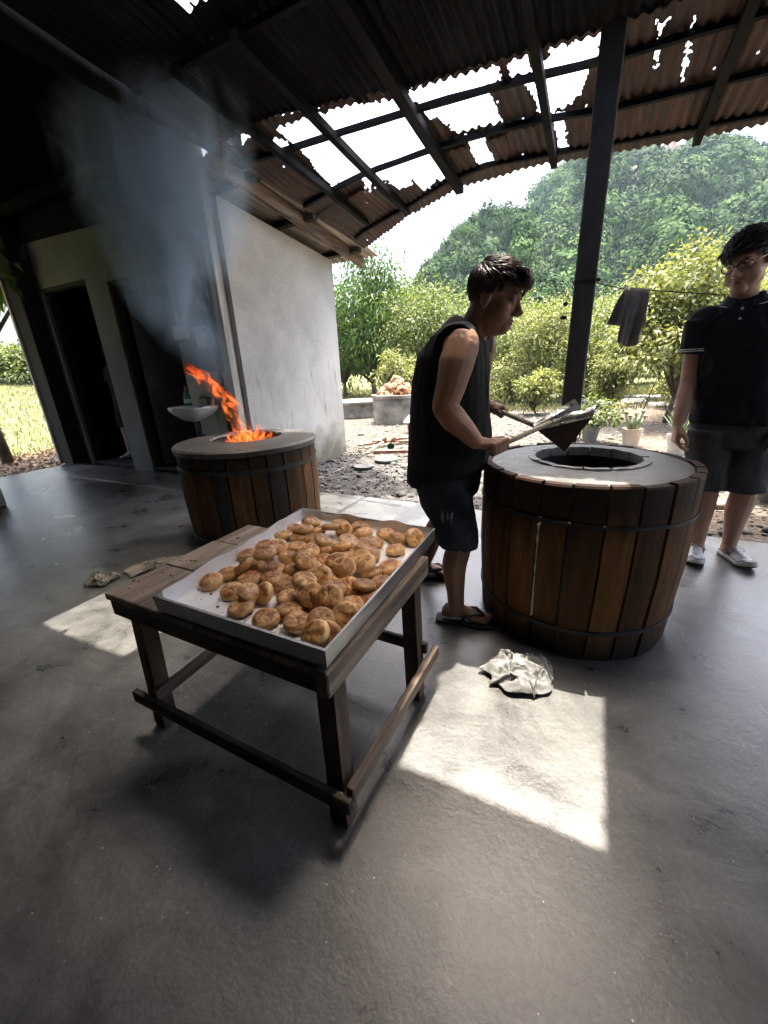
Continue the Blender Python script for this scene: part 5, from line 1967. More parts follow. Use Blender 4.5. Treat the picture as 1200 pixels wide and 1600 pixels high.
# coconut shells
M_shell = simple('coconut_shell', [(0.16, 0.085, 0.04), (0.34, 0.20, 0.11), (0.50, 0.34, 0.20)], 14, 4, 0.85, 0.4)
mb = MB()
seg = 12
outr, inr = [], []
for i in range(5):
    a = (pi / 2) * i / 4.4
    outr.append((0.085 * cos(a) + 0.0005, -0.085 * sin(a)))
for i in range(4, -1, -1):
    a = (pi / 2) * i / 4.4
    inr.append((0.070 * cos(a) + 0.0005, -0.070 * sin(a)))
mb.lathe(list(reversed(outr)) + list(reversed(inr)), seg)
for i, p in enumerate(mb.v):
    p = Vector(p); mb.v[i] = tuple(p * (1 + 0.12 * mnoise.noise(p * 22)))
SHM = mb.mesh('coconut_shell', M_shell, False)
rg = random.Random(12)
for k in range(120):
    hh = 1 - sqrt(rg.random())
    a = rg.uniform(0, 2 * pi)
    R_ = 0.52 * (1 - hh) * (1.0 if rg.random() < 0.75 else rg.random())
    z = gh(-4.25, 9.05) + 0.58 + 0.48 * max(hh, 1 - R_ / 0.52 - 0.06) * 0.95
    o = link('coconut_shell', SHM, None, None, (-4.25 + R_ * cos(a), 9.05 + R_ * sin(a), z))
    o.rotation_euler = (rg.uniform(0, 6.28), rg.uniform(0, 6.28), rg.uniform(0, 6.28))
    s = rg.uniform(0.8, 1.15)
    o.scale = (s, s, s)
    tag(o, 'broken brown coconut shell in the heap on the concrete ring', 'coconut shell', 'coconut shells heaped on the concrete ring')


def stick(a, b, w, h, mat, name, label, group=None, cat='stick'):
    a = Vector(a); b = Vector(b)
    o_ = a.copy()
    mb = MB(); mb.bar((0, 0, 0), b - a, w, h)
    o = mb.build(name, mat, None, loc=o_)
    tag(o, label, cat, group)


M_pale = simple('pale_dry_wood', [(0.28, 0.22, 0.16), (0.45, 0.38, 0.29)], 6, 4, 0.85, 0.3, stretch=(1, 4, 4))
M_redbrown = simple('red_brown_board', [(0.18, 0.075, 0.05), (0.30, 0.14, 0.10)], 6, 4, 0.7, 0.2)
g = -0.05
stick((-3.25, 5.6, g + .03), (-2.35, 6.9, g + .05), .05, .03, M_pale, 'plank', 'pale plank lying aslant on the gravel beside the white wall', cat='plank')
stick((-3.42, 5.85, g + .03), (-2.9, 6.75, g + .04), .03, .03, M_redbrown, 'stick', 'reddish stick nearest the white wall corner on the gravel', 'sticks lying by the wall')
stick((-3.38, 6.1, g + .05), (-2.55, 6.15, g + .07), .03, .025, M_redbrown, 'stick', 'thin brown stick crossing the pale plank', 'sticks lying by the wall')
stick((-3.0, 6.4, g + .07), (-2.2, 6.75, g + .05), .025, .025, M_pale, 'stick', 'thin pale stick lying behind the plank', 'sticks lying by the wall')
stick((-2.75, 5.75, g + .03), (-1.55, 6.55, g + .03), .035, .03, M_greywood, 'stick', 'long grey stick pointing to the man in black', 'sticks lying by the wall')
stick((-3.02, 5.25, g + .03), (-2.98, 5.75, g + .12), .04, .02, M_pale, 'stick', 'short white stick propped on the brown board', 'sticks lying by the wall')
stick((-2.93, 5.32, g + .04), (-2.35, 5.55, g + .04), .10, .05, M_redbrown, 'board', 'red brown board on the ash by the white wall', cat='board')
mb = MB(); mb.lathe([(0.055, 0), (0.06, 0.09), (0.054, 0.09), (0.05, 0.01)], 20)
o = mb.build('tin_can', simple('green_enamel', [(0.05, 0.17, 0.07), (0.10, 0.25, 0.12)], 7, 3, 0.4, 0.1), None, True, loc=(-2.82, 5.70, g + .06)); o.rotation_euler = (radians(80), 0, radians(25))
tag(o, 'green tin can lying on its side by the sticks', 'can')
mb = MB(); mb.lathe([(0.01, 0.012), (0.15, 0.012), (0.165, 0.04), (0.172, 0.04), (0.158, 0.0), (0.01, 0.0)], 30)
o = mb.build('pan_lid', simple('green_grey_metal', [(0.08, 0.11, 0.08), (0.15, 0.18, 0.14)], 7, 3, 0.5, 0.1), None, True, loc=(-2.5, 4.9, g + .015))
tag(o, 'round greenish metal pan lid lying on the ash', 'lid')
mb = MB(); mb.lathe([(0.01, 0.01), (0.10, 0.012), (0.125, 0.035), (0.13, 0.03), (0.11, 0.0), (0.01, 0.0)], 26)
o = mb.build('dish', simple('grey_metal_dish', [(0.10, 0.10, 0.10), (0.18, 0.18, 0.175)], 7, 3, 0.5, 0.1), None, True, loc=(-2.62, 4.45, g + .012))
tag(o, 'grey metal dish half sunk in the ash near the slab', 'dish')
for k, (x, y) in enumerate([(-3.12, 6.02), (-2.98, 6.08)]):
    mb = MB(); mb.tube([(0, 0, 0), (0.02, 0, 0.08), (0.05, 0.01, 0.13)], [0.035, 0.04, 0.03], 10)
    o = mb.build('bolt_stub', simple('rusty_iron', [(0.07, 0.035, 0.022), (0.14, 0.07, 0.045)], 9, 3, 0.8, 0.3), None, True, loc=(x, y, g + .01))
    tag(o, ['left rusty iron stub standing among the sticks', 'right rusty iron stub standing among the sticks'][k], 'iron stub', 'rusty iron stubs')
# crate behind the man in black
C_ = empty('crate', (-2.95, 7.55, g))
tag(C_, 'red crate with a pale lid behind the man in black', 'crate')
mb = MB(); mb.box((-0.3, -0.2, 0.04), (0.3, 0.2, 0.20), bev=0.01); mb.build('box', simple('faded_red_paint', [(0.30, 0.12, 0.09), (0.42, 0.22, 0.18)], 5, 4, 0.7, 0.2), C_)
mb = MB(); mb.add([(-0.36, -0.26, 0.23), (0.34, -0.26, 0.20), (0.34, 0.28, 0.36), (-0.36, 0.28, 0.39), (-0.36, -0.26, 0.205), (0.34, -0.26, 0.175), (0.34, 0.28, 0.335), (-0.36, 0.28, 0.365)], [(0, 1, 2, 3), (7, 6, 5, 4), (0, 4, 5, 1), (1, 5, 6, 2), (2, 6, 7, 3), (3, 7, 4, 0)])
mb.build('lid', simple('pale_board', [(0.55, 0.52, 0.45), (0.68, 0.66, 0.6)], 4, 3, 0.8, 0.2), C_)
# white drain pipe and slab pieces far off
mb = MB(); mb.tube([(0.3, 14.8, 0.02), (2.6, 14.55, 0.02)], 0.07, 14)
tag(mb.build('drain_pipe', simple('white_pvc', [(0.6, 0.6, 0.58), (0.7, 0.7, 0.68)], 3, 2, 0.4, 0), None, True), 'long white plastic pipe lying across the far yard', 'pipe')
mb = MB(); mb.box((-0.13, -0.08, 0), (0.13, 0.08, 0.05), bev=0.01)
o = mb.build('concrete_block', M_concrete, None, loc=(1.08, 4.15, g)); o.rotation_euler = (0, 0, 0.2)
tag(o, 'flat broken concrete block between the legs of the young man', 'block')
mb = MB(); mb.tube([(0, 0, 0), (0.25, 0.2, 1.0)], 0.012, 6)
o = mb.build('stake', simple('black_pipe', [], 5), None, True, loc=(1.05, 11.0, g)); tag(o, 'thin dark stake leaning in the yard below the towel', 'stake')


# pots
def pot(x, y, r, h, mat, name, label, rim=True):
    T = empty(name, (x, y, gh(x, y)))
    tag(T, label, 'potted plant')
    mb = MB()
    pr = [(r * 0.72, 0), (r * 0.95, h * 0.82)]
    if rim: pr += [(r * 1.04, h * 0.82), (r * 1.05, h * 0.9), (r * 1.0, h * 0.9), (r * 1.0, h), (r * 1.07, h)]
    else: pr += [(r, h)]
    pr += [(r * 0.93, h), (r * 0.9, h * 0.88), (0.01, h * 0.86)]
    mb.lathe(pr, 28)
    smooth_by_angle(mb.build('pot', mat, T, True))
    mb = MB(); mb.lathe([(r * 0.89, h * 0.865), (0.012, h * 0.90)], 20, cap=False); mb.build('soil', M_bark, T)
    return T


def blade(mb, base, dirv, L, w, droop, n=7):
    d = Vector(dirv).normalized()
    s = d.cross(Vector((0, 0, 1)))
    if s.length < 0.1: s = Vector((1, 0, 0))
    s.normalize()
    nr = s.cross(d)
    a, b = [], []
    vs = []
    for i in range(n + 1):
        q = i / n
        p = Vector(base) + d * L * q + Vector((0, 0, -droop * L * q * q))
        ww = w * (1 - q) ** 0.7 + 0.0008
        vs.append([p - s * ww + nr * ww * 0.5, p - nr * ww * 0.25, p + s * ww + nr * ww * 0.5])
    mb.loft(vs, cap=False, closed=False)


Mp1 = simple('grey_plastic_pot', [(0.16, 0.165, 0.17), (0.24, 0.245, 0.25)], 5, 3, 0.5, 0.1)
Mp2 = simple('beige_plastic_pail', [(0.44, 0.36, 0.28), (0.58, 0.50, 0.41)], 5, 3, 0.6, 0.1)
Mp3 = simple('dark_green_tub', [(0.07, 0.085, 0.065), (0.13, 0.15, 0.12)], 4, 4, 0.6, 0.2)
M_aloe = simple('grey_green_succulent', [(0.10, 0.15, 0.07), (0.19, 0.25, 0.13)], 8, 3, 0.5, 0.1)
T = pot(0.04, 7.19, 0.13, 0.25, Mp1, 'potted_shrub', 'small leafy shrub in a grey pot right of the steel post')
rg_ = np.random.default_rng(4)
cs = [(rg_.normal(0, .16), rg_.normal(0, .14), .42 + rg_.normal(0, .13)) for _ in range(26)]
vs_, qs_, ti_ = leaf_cloud(cs, 900, 0.075, 0.04, rg_, 0.13, 0.2)
link('foliage', np_mesh('foliage', vs_, qs_, M_pomelo, ti_), None, T)
mb = MB()
for c_ in cs[:12]:
    mb.tube([(0, 0, 0.2), (c_[0] * .5, c_[1] * .5, 0.32), c_], [0.008, 0.006, 0.003], 5)
mb.build('stems', M_bark, T, True)
T = pot(0.585, 6.96, 0.135, 0.26, Mp2, 'potted_succulent', 'stubby succulent in a beige pail in the middle of the yard')
for k, (dx, dy, L) in enumerate([(-0.12, 0, .26), (0.02, 0.02, .24), (0.10, -0.03, .28), (0.14, 0.05, .2), (-0.05, 0.06, .2)]):
    mb = MB(); mb.tube([(dx * .3, dy * .3, 0.22), (dx * .6, dy * .6, 0.22 + L * .5), (dx, dy, 0.22 + L)], [0.022, 0.024, 0.016], 8)
    mb.build('stem', M_aloe, T, True)
    mb = MB(); mb.ell((dx, dy, 0.235 + L), (0.035, 0.03, 0.02), seg=10, rings=6)
    mb.build('bud', simple('dry_brown_bud', [(0.28, 0.16, 0.10), (0.40, 0.27, 0.18)], 9, 3, 0.9, 0.2), T, True)
T = pot(1.10, 6.55, 0.14, 0.26, simple('pale_grey_pot', [(0.40, 0.39, 0.36), (0.52, 0.51, 0.48)], 5, 3, 0.6, 0.1), 'potted_aloe', 'spiky aloe in a pale pot beside the hand of the young man')
for k in range(16):
    a = k * 2.4
    e = rg_.uniform(0.5, 2.2)
    mb = MB(); blade(mb, (0.02 * cos(a), 0.02 * sin(a), 0.22), (cos(a), sin(a), e), rg_.uniform(.35, .62), 0.026, 0.12)
    mb.build('leaf', M_aloe, T, True)
T = pot(1.52, 4.45, 0.17, 0.36, Mp3, 'potted_croton', 'dark green tub with a small plant at the right picture edge')
cs = [(rg_.normal(0, .12), rg_.normal(0, .12), .5 + rg_.normal(0, .1)) for _ in range(14)]
vs_, qs_, ti_ = leaf_cloud(cs, 420, 0.10, 0.045, rg_, 0.12, 0.2)
link('foliage', np_mesh('foliage', vs_, qs_, M_pomelo, ti_), None, T)
T = pot(1.28, 5.6, 0.12, 0.2, Mp1, 'potted_weed', 'low bright green plant in a pot behind the legs of the young man')
cs = [(rg_.normal(0, .1), rg_.normal(0, .1), .33 + rg_.normal(0, .07)) for _ in range(12)]
vs_, qs_, ti_ = leaf_cloud(cs, 420, 0.08, 0.04, rg_, 0.10, 0.2)
link('foliage', np_mesh('foliage', vs_, qs_, M_yellow, ti_), None, T)
T = pot(-0.30, 6.6, 0.12, 0.22, simple('white_plastic_pot', [(0.5, 0.5, 0.48), (0.62, 0.62, 0.6)], 5, 3, 0.5, 0.1), 'potted_fern', 'yellowish leafy plant in a white pot behind the scoop')
for k in range(22):
    a = k * 2.4
    mb = MB(); blade(mb, (0, 0, 0.2), (cos(a), sin(a), rg_.uniform(.8, 2)), rg_.uniform(.16, .26), 0.014, 0.5)
    mb.build('leaf', simple('lime_leaf', [(0.16, 0.22, 0.04), (0.28, 0.33, 0.08)], 8, 2, 0.6, 0), T, True)

# ================================================================== WASHING LINE AND TOWEL
mb = MB()
pts = []
for i in range(25):
    q = i / 24
    x = -0.06 + q * 3.6
    pts.append((x, 3.19 - 0.02 * q, 1.655 - 0.36 * (x + 0.06) * 0.55 + 0.085 * (x + .06) ** 2 if x < 1.0 else 1.655 - 0.2099 + 0.0955 + (x - 1.0) * 0.02))
line_pts = [(-0.066, 3.20, 1.655), (0.10, 3.20, 1.600), (0.245, 3.20, 1.578), (0.60, 3.20, 1.512), (1.2, 3.20, 1.50), (2.2, 3.19, 1.56), (3.54, 3.17, 1.70)]
mb.tube(line_pts, 0.0035, 6)
tag(mb.build('washing_line', simple('black_wire', [], 9), None, True), 'thin dark washing line tied to the steel post', 'line')
vs, fs = [], []
nx, ny = 28, 40


def towel(s, side):
    pass


for j in range(ny + 1):
    for i in range(nx + 1):
        a = i / nx
        b = j / ny * 2 - 1
        xt = 0.105 + 0.135 * a
        zt = 1.601 - 0.025 * a
        L = 0.32 if b > 0 else 0.20
        dn = abs(b) * L * (1 + (0.03 * sin(a * 3.1) - 0.05 * (a - .5) ** 2 * 4 * 0.6 if b > 0 else 0.05 * a))
        fold = 0.018 * sin(a * 11 + 0.6 * b) * min(1, abs(b) * 2)
        off = 0.012 * (-1 if b > 0 else 1) * min(1, abs(b) * 6)
        xx = xt + (-0.004 - 0.022 * abs(b) * (a - 0.2) if b > 0 else -0.085 * abs(b) * (1 - a * 0.9)) + 0.006 * sin(b * 5)
        vs.append((xx - 0.17, off + fold, zt + 0.0045 - dn - 1.59))
for j in range(ny):
    for i in range(nx):
        p = j * (nx + 1) + i
        fs.append((p, p + 1, p + nx + 2, p + nx + 1))
mb = MB(); mb.v = vs; mb.f = fs
o = mb.build('towel', simple('grey_terry', [(0.17, 0.155, 0.15), (0.29, 0.27, 0.262)], 10, 4, 0.95, 0.5, 160, bdist=0.003), None, True, loc=(0.17, 3.20, 1.59))
m = o.modifiers.new('thick', 'SOLIDIFY'); m.thickness = 0.006
tag(o, 'small grey towel hung over the washing line by the steel post', 'towel')


# ================================================================== PEOPLE
def mat_skin(name, a, b, rough=0.5):
    t = NT(name)
    v = t.coord('Object', (1, 1, 1), False)
    n = t.noise(v, 9, 5, 0.6)
    t.col(t.ramp(n, [(0.3, a), (0.7, b)]))
    t.rough(rough)
    t.bump(t.noise(v, 240, 3), 0.12, 0.001)
    t.set(Specular_IOR_Level=0.4, Subsurface_Weight=0.06)
    t.b.inputs['Subsurface Radius'].default_value = (0.01, 0.004, 0.002)
    return t.m


def mat_cloth(name, a, b, scale=260, rough=0.85):
    t = NT(name)
    v = t.coord('Object', (1, 1, 1), False)
    n = t.noise(v, 12, 5, 0.6)
    t.col(t.ramp(n, [(0.3, a), (0.7, b)]))
    t.rough(rough)
    t.bump(t.noise(v, scale, 3), 0.3, 0.001)
    t.set(Specular_IOR_Level=0.25)
    return t.m


M_skin_old = mat_skin('tanned_skin', (0.23, 0.122, 0.078), (0.33, 0.185, 0.122))
M_skin_young = mat_skin('light_skin', (0.43, 0.25, 0.175), (0.54, 0.335, 0.24))
M_black_knit = mat_cloth('black_cotton', (0.008, 0.008, 0.009), (0.014, 0.014, 0.016))
M_navy_pique = mat_cloth('navy_black_pique', (0.009, 0.010, 0.014), (0.016, 0.018, 0.024), 420)
M_denim = mat_cloth('dark_washed_denim', (0.020, 0.026, 0.038), (0.055, 0.065, 0.085), 300)
M_greyshort = mat_cloth('charcoal_cotton', (0.05, 0.05, 0.053), (0.082, 0.082, 0.085), 320)
M_hair = simple('black_hair', [(0.006, 0.005, 0.005), (0.016, 0.012, 0.010)], 40, 4, 0.38, 0.3, 200, (1, 1, 1), bdist=0.002)
M_hair_d = simple('dyed_dark_hair', [(0.012, 0.008, 0.007), (0.045, 0.018, 0.014)], 30, 4, 0.36, 0.3, 200, bdist=0.002)
t = NT('eye_dark'); t.col((0.02, 0.014, 0.01)); t.rough(0.12); M_eye = t.m
t = NT('eye_white'); t.col((0.55, 0.52, 0.48)); t.rough(0.2); M_eyew = t.m
M_lip = mat_skin('lip_skin', (0.25, 0.115, 0.085), (0.31, 0.155, 0.115))


def frame(fwd, up=(0, 0, 1)):
    """matrix with x = fwd, z close to up"""
    x = Vector(fwd).normalized()
    z = Vector(up)
    y = z.cross(x).normalized()
    z = x.cross(y)
    return Matrix(((x.x, y.x, z.x, 0), (x.y, y.y, z.y, 0), (x.z, y.z, z.z, 0), (0, 0, 0, 1)))


def head_solids(mb, M, s=1.0, jowl=0.0, chin=0.0):
    """face looks along local +x, up is local +z; origin in the middle of the head"""
    R3 = M.to_3x3()

    def E(c, r, rot=None):
        A = R3.to_4x4()
        if rot is not None:
            A = A @ rot
        mb.ell(M @ (Vector(c) * s), tuple(q * s for q in r), A, 18, 12)

    def T_(pts, rad, seg=10):
        mb.tube([M @ (Vector(p) * s) for p in pts], [q * s for q in rad], seg)
    E((-0.012, 0, 0.036), (0.094, 0.076, 0.080))
    E((-0.030, 0, 0.005), (0.070, 0.068, 0.075))
    E((0.022, 0, -0.025), (0.066, 0.062, 0.082))
    E((0.045, 0, 0.030), (0.044, 0.056, 0.045))
    E((0.036, 0, -0.076), (0.044, 0.044 + jowl * .6, 0.032))
    E((0.066, 0, -0.097), (0.021, 0.026, 0.019))
    if chin:
        E((0.012, 0, -0.100), (0.058, 0.044, 0.028 + chin))
    for q in (-1, 1):
        E((0.046, q * 0.030, -0.052), (0.036, 0.030 + jowl, 0.036))
        E((0.048, q * 0.038, -0.026), (0.030, 0.024 + jowl * .6, 0.024))
        E((0.016, q * 0.042, -0.066), (0.034, 0.017 + jowl * .5, 0.028))
        # eyelid
        E((0.074, q * 0.031, 0.004), (0.013, 0.017, 0.011))
        # ear
        E((-0.012, q * 0.074, -0.008), (0.020, 0.010, 0.033), Matrix.Rotation(radians(-12), 4, 'Y'))
        E((-0.006, q * 0.076, -0.034), (0.010, 0.008, 0.012))
        # nostril wing
        E((0.094, q * 0.013, -0.037), (0.012, 0.009, 0.009))
    E((0.077, 0, 0.024), (0.017, 0.050, 0.011))
    T_([(0.082, 0, 0.018), (0.094, 0, -0.008), (0.110, 0, -0.031), (0.098, 0, -0.042)], [0.009, 0.010, 0.0125, 0.010])
    E((0.084, 0, -0.060), (0.013, 0.024, 0.0060))
    E((0.082, 0, -0.073), (0.012, 0.020, 0.0065))
    E((0.074, 0, -0.066), (0.018, 0.032, 0.020))
    E((0.074, 0, -0.086), (0.016, 0.028, 0.012))


def head_features(P, M, s, hairmat, gaze_closed=True, org=Vector((0, 0, 0))):
    """eyes, brows and lips as parts of the person"""
    def part(name, mb, mat, smooth=True):
        return mb.build(name, mat, P, smooth, M=Matrix.Translation(-org) @ M)
    for q in (-1, 1):
        mb = MB(); mb.ell(Vector((0.0815, q * 0.031, 0.0015)) * s, (0.0065 * s, 0.0125 * s, 0.0042 * s))
        e = part('eye', mb, M_eyew)
        mb = MB(); mb.ell(Vector((0.0850, q * 0.0305, 0.001)) * s, (0.0040 * s, 0.0056 * s, 0.0040 * s)); 
        mb.build('iris', M_eye, e, True, M=Matrix.Translation(-org) @ M)
        mb = MB(); mb.tube([Vector((0.080, q * 0.050, 0.0035)) * s, Vector((0.0875, q * 0.032, 0.0068)) * s, Vector((0.085, q * 0.016, 0.002)) * s], [0.0012 * s, 0.002 * s, 0.0012 * s], 6)
        part('eyelid', mb, hairmat)
        mb = MB(); mb.tube([Vector((0.088, q * 0.014, 0.020)) * s, Vector((0.089, q * 0.032, 0.0265)) * s, Vector((0.076, q * 0.051, 0.023)) * s], [0.0035 * s, 0.0042 * s, 0.002 * s], 6, flat=0.6)
        part('eyebrow', mb, hairmat)
    mb = MB(); mb.ell(Vector((0.0912, 0, -0.0605)) * s, (0.0062 * s, 0.019 * s, 0.0036 * s)); mb.ell(Vector((0.0892, 0, -0.0712)) * s, (0.0062 * s, 0.016 * s, 0.0042 * s))
    part('lips', mb, M_lip)
    mb = MB(); mb.tube([Vector((0.085, -0.022, -0.0667)) * s, Vector((0.0945, 0, -0.0660)) * s, Vector((0.085, 0.022, -0.0667)) * s], [0.0006 * s, 0.0011 * s, 0.0006 * s], 6)
    part('mouth_line', mb, M_eye)


def hair(P, M, s, mat, org, style, seed):
    """cap of combed locks over the skull"""
    rg = random.Random(seed)
    A = Vector((-0.012, 0, 0.036)) * s
    r = Vector((0.103, 0.084, 0.093)) * s

    def keep(d):
        # d unit direction from skull centre, local axes; hairline: lower at back, higher at forehead
        az = atan2(abs(d.y), d.x)          # 0 front, pi back
        lim = 0.30 if az < 0.55 else (0.30 - (az - 0.55) * 0.62)
        if style == 'young':
            lim -= 0.02
        lim = max(lim, -0.62)
        # clear of the ears
        if 1.35 < az < 1.80:
            lim = max(lim, -0.30)
        return d.z > lim
    # base cap as union of locks
    mb = MB()
    n = 1500
    for k in range(n):
        while True:
            d = Vector((rg.gauss(0, 1), rg.gauss(0, 1), rg.gauss(0, 1))).normalized()
            if keep(d):
                break
        p0 = Vector((A.x + d.x * r.x * 0.97, d.y * r.y * 0.97, A.z + d.z * r.z * 0.97))
        nr = Vector((d.x / r.x, d.y / r.y, d.z / r.z)).normalized()
        if style == 'old':
            k_ = max(0.0, min(1.0, (d.z + 0.35 * d.x - 0.15) / 0.4))
            cmb = Vector((-0.5, 0, -1)).lerp(Vector((0.95, 0.2, 0.05)), k_)
            L = rg.uniform(0.05, 0.09) if d.z > 0.35 else rg.uniform(0.02, 0.035)
            lift = rg.uniform(0.03, 0.16) * (0.3 + 0.7 * k_)
        else:
            cmb = Vector((0.75, -0.35, -0.25)) if d.z > 0.25 else Vector((0.0, 0, -1))
            L = rg.uniform(0.03, 0.06) if d.z > 0.25 else rg.uniform(0.02, 0.032)
            lift = rg.uniform(0.05, 0.35) if d.z > 0.25 else 0.05
        cmb = cmb + Vector((rg.gauss(0, .08), rg.gauss(0, .10), rg.gauss(0, .07)))
        tg = (cmb - nr * cmb.dot(nr)).normalized()
        L *= s
        w = rg.uniform(0.0016, 0.0032) * s
        pth = []
        for kk in range(5):
            q_ = p0 + tg * (L * kk / 4)
            e_ = Vector(((q_.x - A.x) / r.x, q_.y / r.y, (q_.z - A.z) / r.z)).normalized()
            up_ = 1.0 + lift * sin(pi * kk / 4.6) * 0.55 + (-0.02 if kk == 0 else 0.012)
            pth.append(Vector((A.x + e_.x * r.x * up_, e_.y * r.y * up_, A.z + e_.z * r.z * up_)))
        mb.tube(pth, [w, w, w * 0.9, w * 0.7, w * 0.15], 5, flat=0.6)
    # forelock
    if style == 'old':
        for k in range(90):
            y = rg.uniform(-0.050, 0.03)
            p0 = Vector((0.055, y, 0.105)) * s
            mb.tube([p0, Vector((0.092 + rg.uniform(-.006, .008), y - 0.002, 0.098 + rg.uniform(-.008, .008))) * s, Vector((0.112 + rg.uniform(-.01, .006), y - 0.004, 0.068 + rg.uniform(-.01, .012))) * s, Vector((0.108 + rg.uniform(-.012, .006), y - 0.004, 0.040 + rg.uniform(-.012, .02))) * s], [0.003 * s, 0.003 * s, 0.0022 * s, 0.0006 * s], 5, flat=0.6)
    else:
        for k in range(110):
            y = rg.uniform(-0.064, 0.064)
            p0 = Vector((0.045, y, 0.105 - 0.3 * abs(y))) * s
            mb.tube([p0, Vector((0.078, y - 0.01, 0.088 - 0.4 * abs(y))) * s, Vector((0.086 - 2.2 * y * y, y - 0.02, 0.055 + rg.uniform(-.008, .012) - 0.2 * abs(y))) * s], [0.0032 * s, 0.003 * s, 0.0007 * s], 5, flat=0.6)
    o = mb.build('hair', mat, P, True, M=Matrix.Translation(-org) @ M)
    # closed cap under the locks
    cap = MB()
    seg, rn = 36, 22
    vs = {}
    for i in range(rn + 1):
        th = pi * 0.80 * i / rn
        for k in range(seg):
            ph = 2 * pi * k / seg
            d = Vector((sin(th) * cos(ph), sin(th) * sin(ph), cos(th)))
            q = 1.0 + 0.02 * mnoise.noise(d * 5)
            vs[i, k] = Vector((A.x + d.x * r.x * q, d.y * r.y * q, A.z + d.z * r.z * q)), keep(d)
    idx = {k: n_ for n_, k in enumerate(vs)}
    cap.v = [tuple(vs[k][0]) for k in vs]
    for i in range(rn):
        for k in range(seg):
            k2 = (k + 1) % seg
            if vs[i, k][1] and vs[i + 1, k][1] and vs[i, k2][1] and vs[i + 1, k2][1]:
                cap.f.append((idx[i, k], idx[i + 1, k], idx[i + 1, k2], idx[i, k2]))
    cap.build('scalp_hair', mat, o, True, M=Matrix.Translation(-org) @ M)


def oval(c, ax, ay, seg=24, e=2.3):
    """ring round centre c spanned by half axes ax, ay"""
    out = []
    for k in range(seg):
        a = 2 * pi * k / seg
        cc, ss = cos(a), sin(a)
        out.append(Vector(c) + Vector(ax) * ((abs(cc) ** (2 / e)) * (1 if cc > 0 else -1)) + Vector(ay) * ((abs(ss) ** (2 / e)) * (1 if ss > 0 else -1)))
    return out


def limb(mb, pts, rad, seg=14):
    # smooth the polyline a little
    P = [Vector(p) for p in pts]
    out, ro = [], []
    for i in range(len(P) - 1):
        for q in (0, 0.25, 0.5, 0.75):
            p0 = P[max(0, i - 1)]; p1 = P[i]; p2 = P[i + 1]; p3 = P[min(len(P) - 1, i + 2)]
            a = 0.5 * ((2 * p1) + (p2 - p0) * q + (2 * p0 - 5 * p1 + 4 * p2 - p3) * q * q + (3 * p1 - p0 - 3 * p2 + p3) * q ** 3)
            out.append(a)
            ro.append(rad[i] + (rad[i + 1] - rad[i]) * q)
    out.append(P[-1]); ro.append(rad[-1])
    mb.tube(out, ro, seg)
    for p, r in ((P[0], rad[0]), (P[-1], rad[-1])):
        mb.ell(p, r * 0.98, seg=12, rings=8)


def grip_hand(mb, wrist, rod_p, rod_d, rod_r, back, fl=1.0):
    """hand closed round a rod: rod_p middle of the grip, rod_d rod axis (towards the little finger), back = outward side of the hand"""
    a = Vector(rod_d).normalized()
    w = Vector(wrist)
    c = Vector(rod_p)
    k = (w - c)
    k = (k - a * k.dot(a)).normalized()           # from rod towards the wrist
    b = Vector(back)
    b = (b - a * b.dot(a) - k * b.dot(k)).normalized()   # back of the hand
    R_ = rod_r + 0.0095
    # palm
    kn = []
    for i in range(4):
        off = a * ((i - 1.5) * 0.0205)
        kn.append(c + off + b * (R_ + 0.016) + k * 0.010)
    mb.loft([[w + a * -0.026 + b * 0.018, w + a * 0.026 + b * 0.018, w + a * 0.026 - b * 0.016, w - a * 0.026 - b * 0.016],
             [w.lerp(c, 0.45) - a * 0.040 + b * 0.030, w.lerp(c, 0.45) + a * 0.038 + b * 0.030, w.lerp(c, 0.45) + a * 0.036 - b * 0.010, w.lerp(c, 0.45) - a * 0.036 - b * 0.010],
             [c + k * 0.018 - a * 0.042 + b * 0.034, c + k * 0.018 + a * 0.040 + b * 0.034, c + k * 0.018 + a * 0.038 + b * 0.002, c + k * 0.018 - a * 0.040 + b * 0.002]])
    mb.ell(w.lerp(c, 0.35), (0.030, 0.030, 0.026))
    lens = (0.95, 1.0, 0.96, 0.82)
    for i in range(4):
        off = a * ((i - 1.5) * 0.0205)
        pts = []
        for j in range(8):
            th = radians(-20) + radians(245) * lens[i] * j / 7
            # start on the back side, run away from the wrist, curl under the rod
            pts.append(c + off + (b * cos(th) - k * sin(th)) * (R_ + 0.006 * (1 - j / 7)))
        mb.tube([kn[i]] + pts, [0.0105, 0.0105, 0.0105, 0.0102, 0.0098, 0.0095, 0.009, 0.0085, 0.0075], 9)
        mb.ell(pts[-1], 0.0078, seg=8, rings=6)
        mb.ell(kn[i], 0.0125, seg=8, rings=6)
    # thumb from the side of the palm, closing along the rod
    s0 = w.lerp(c, 0.40) - a * 0.034 + b * 0.004
    s1 = c - a * 0.046 + k * 0.022 - b * 0.004
    s2 = c - a * 0.040 - b * (R_ * 0.8) - k * 0.004
    s3 = c - a * 0.022 - b * (R_ * 0.9) - k * 0.022
    mb.tube([s0, s1, s2, s3], [0.015, 0.013, 0.0115, 0.009], 9)
    mb.ell(s3, 0.0088, seg=8, rings=6)


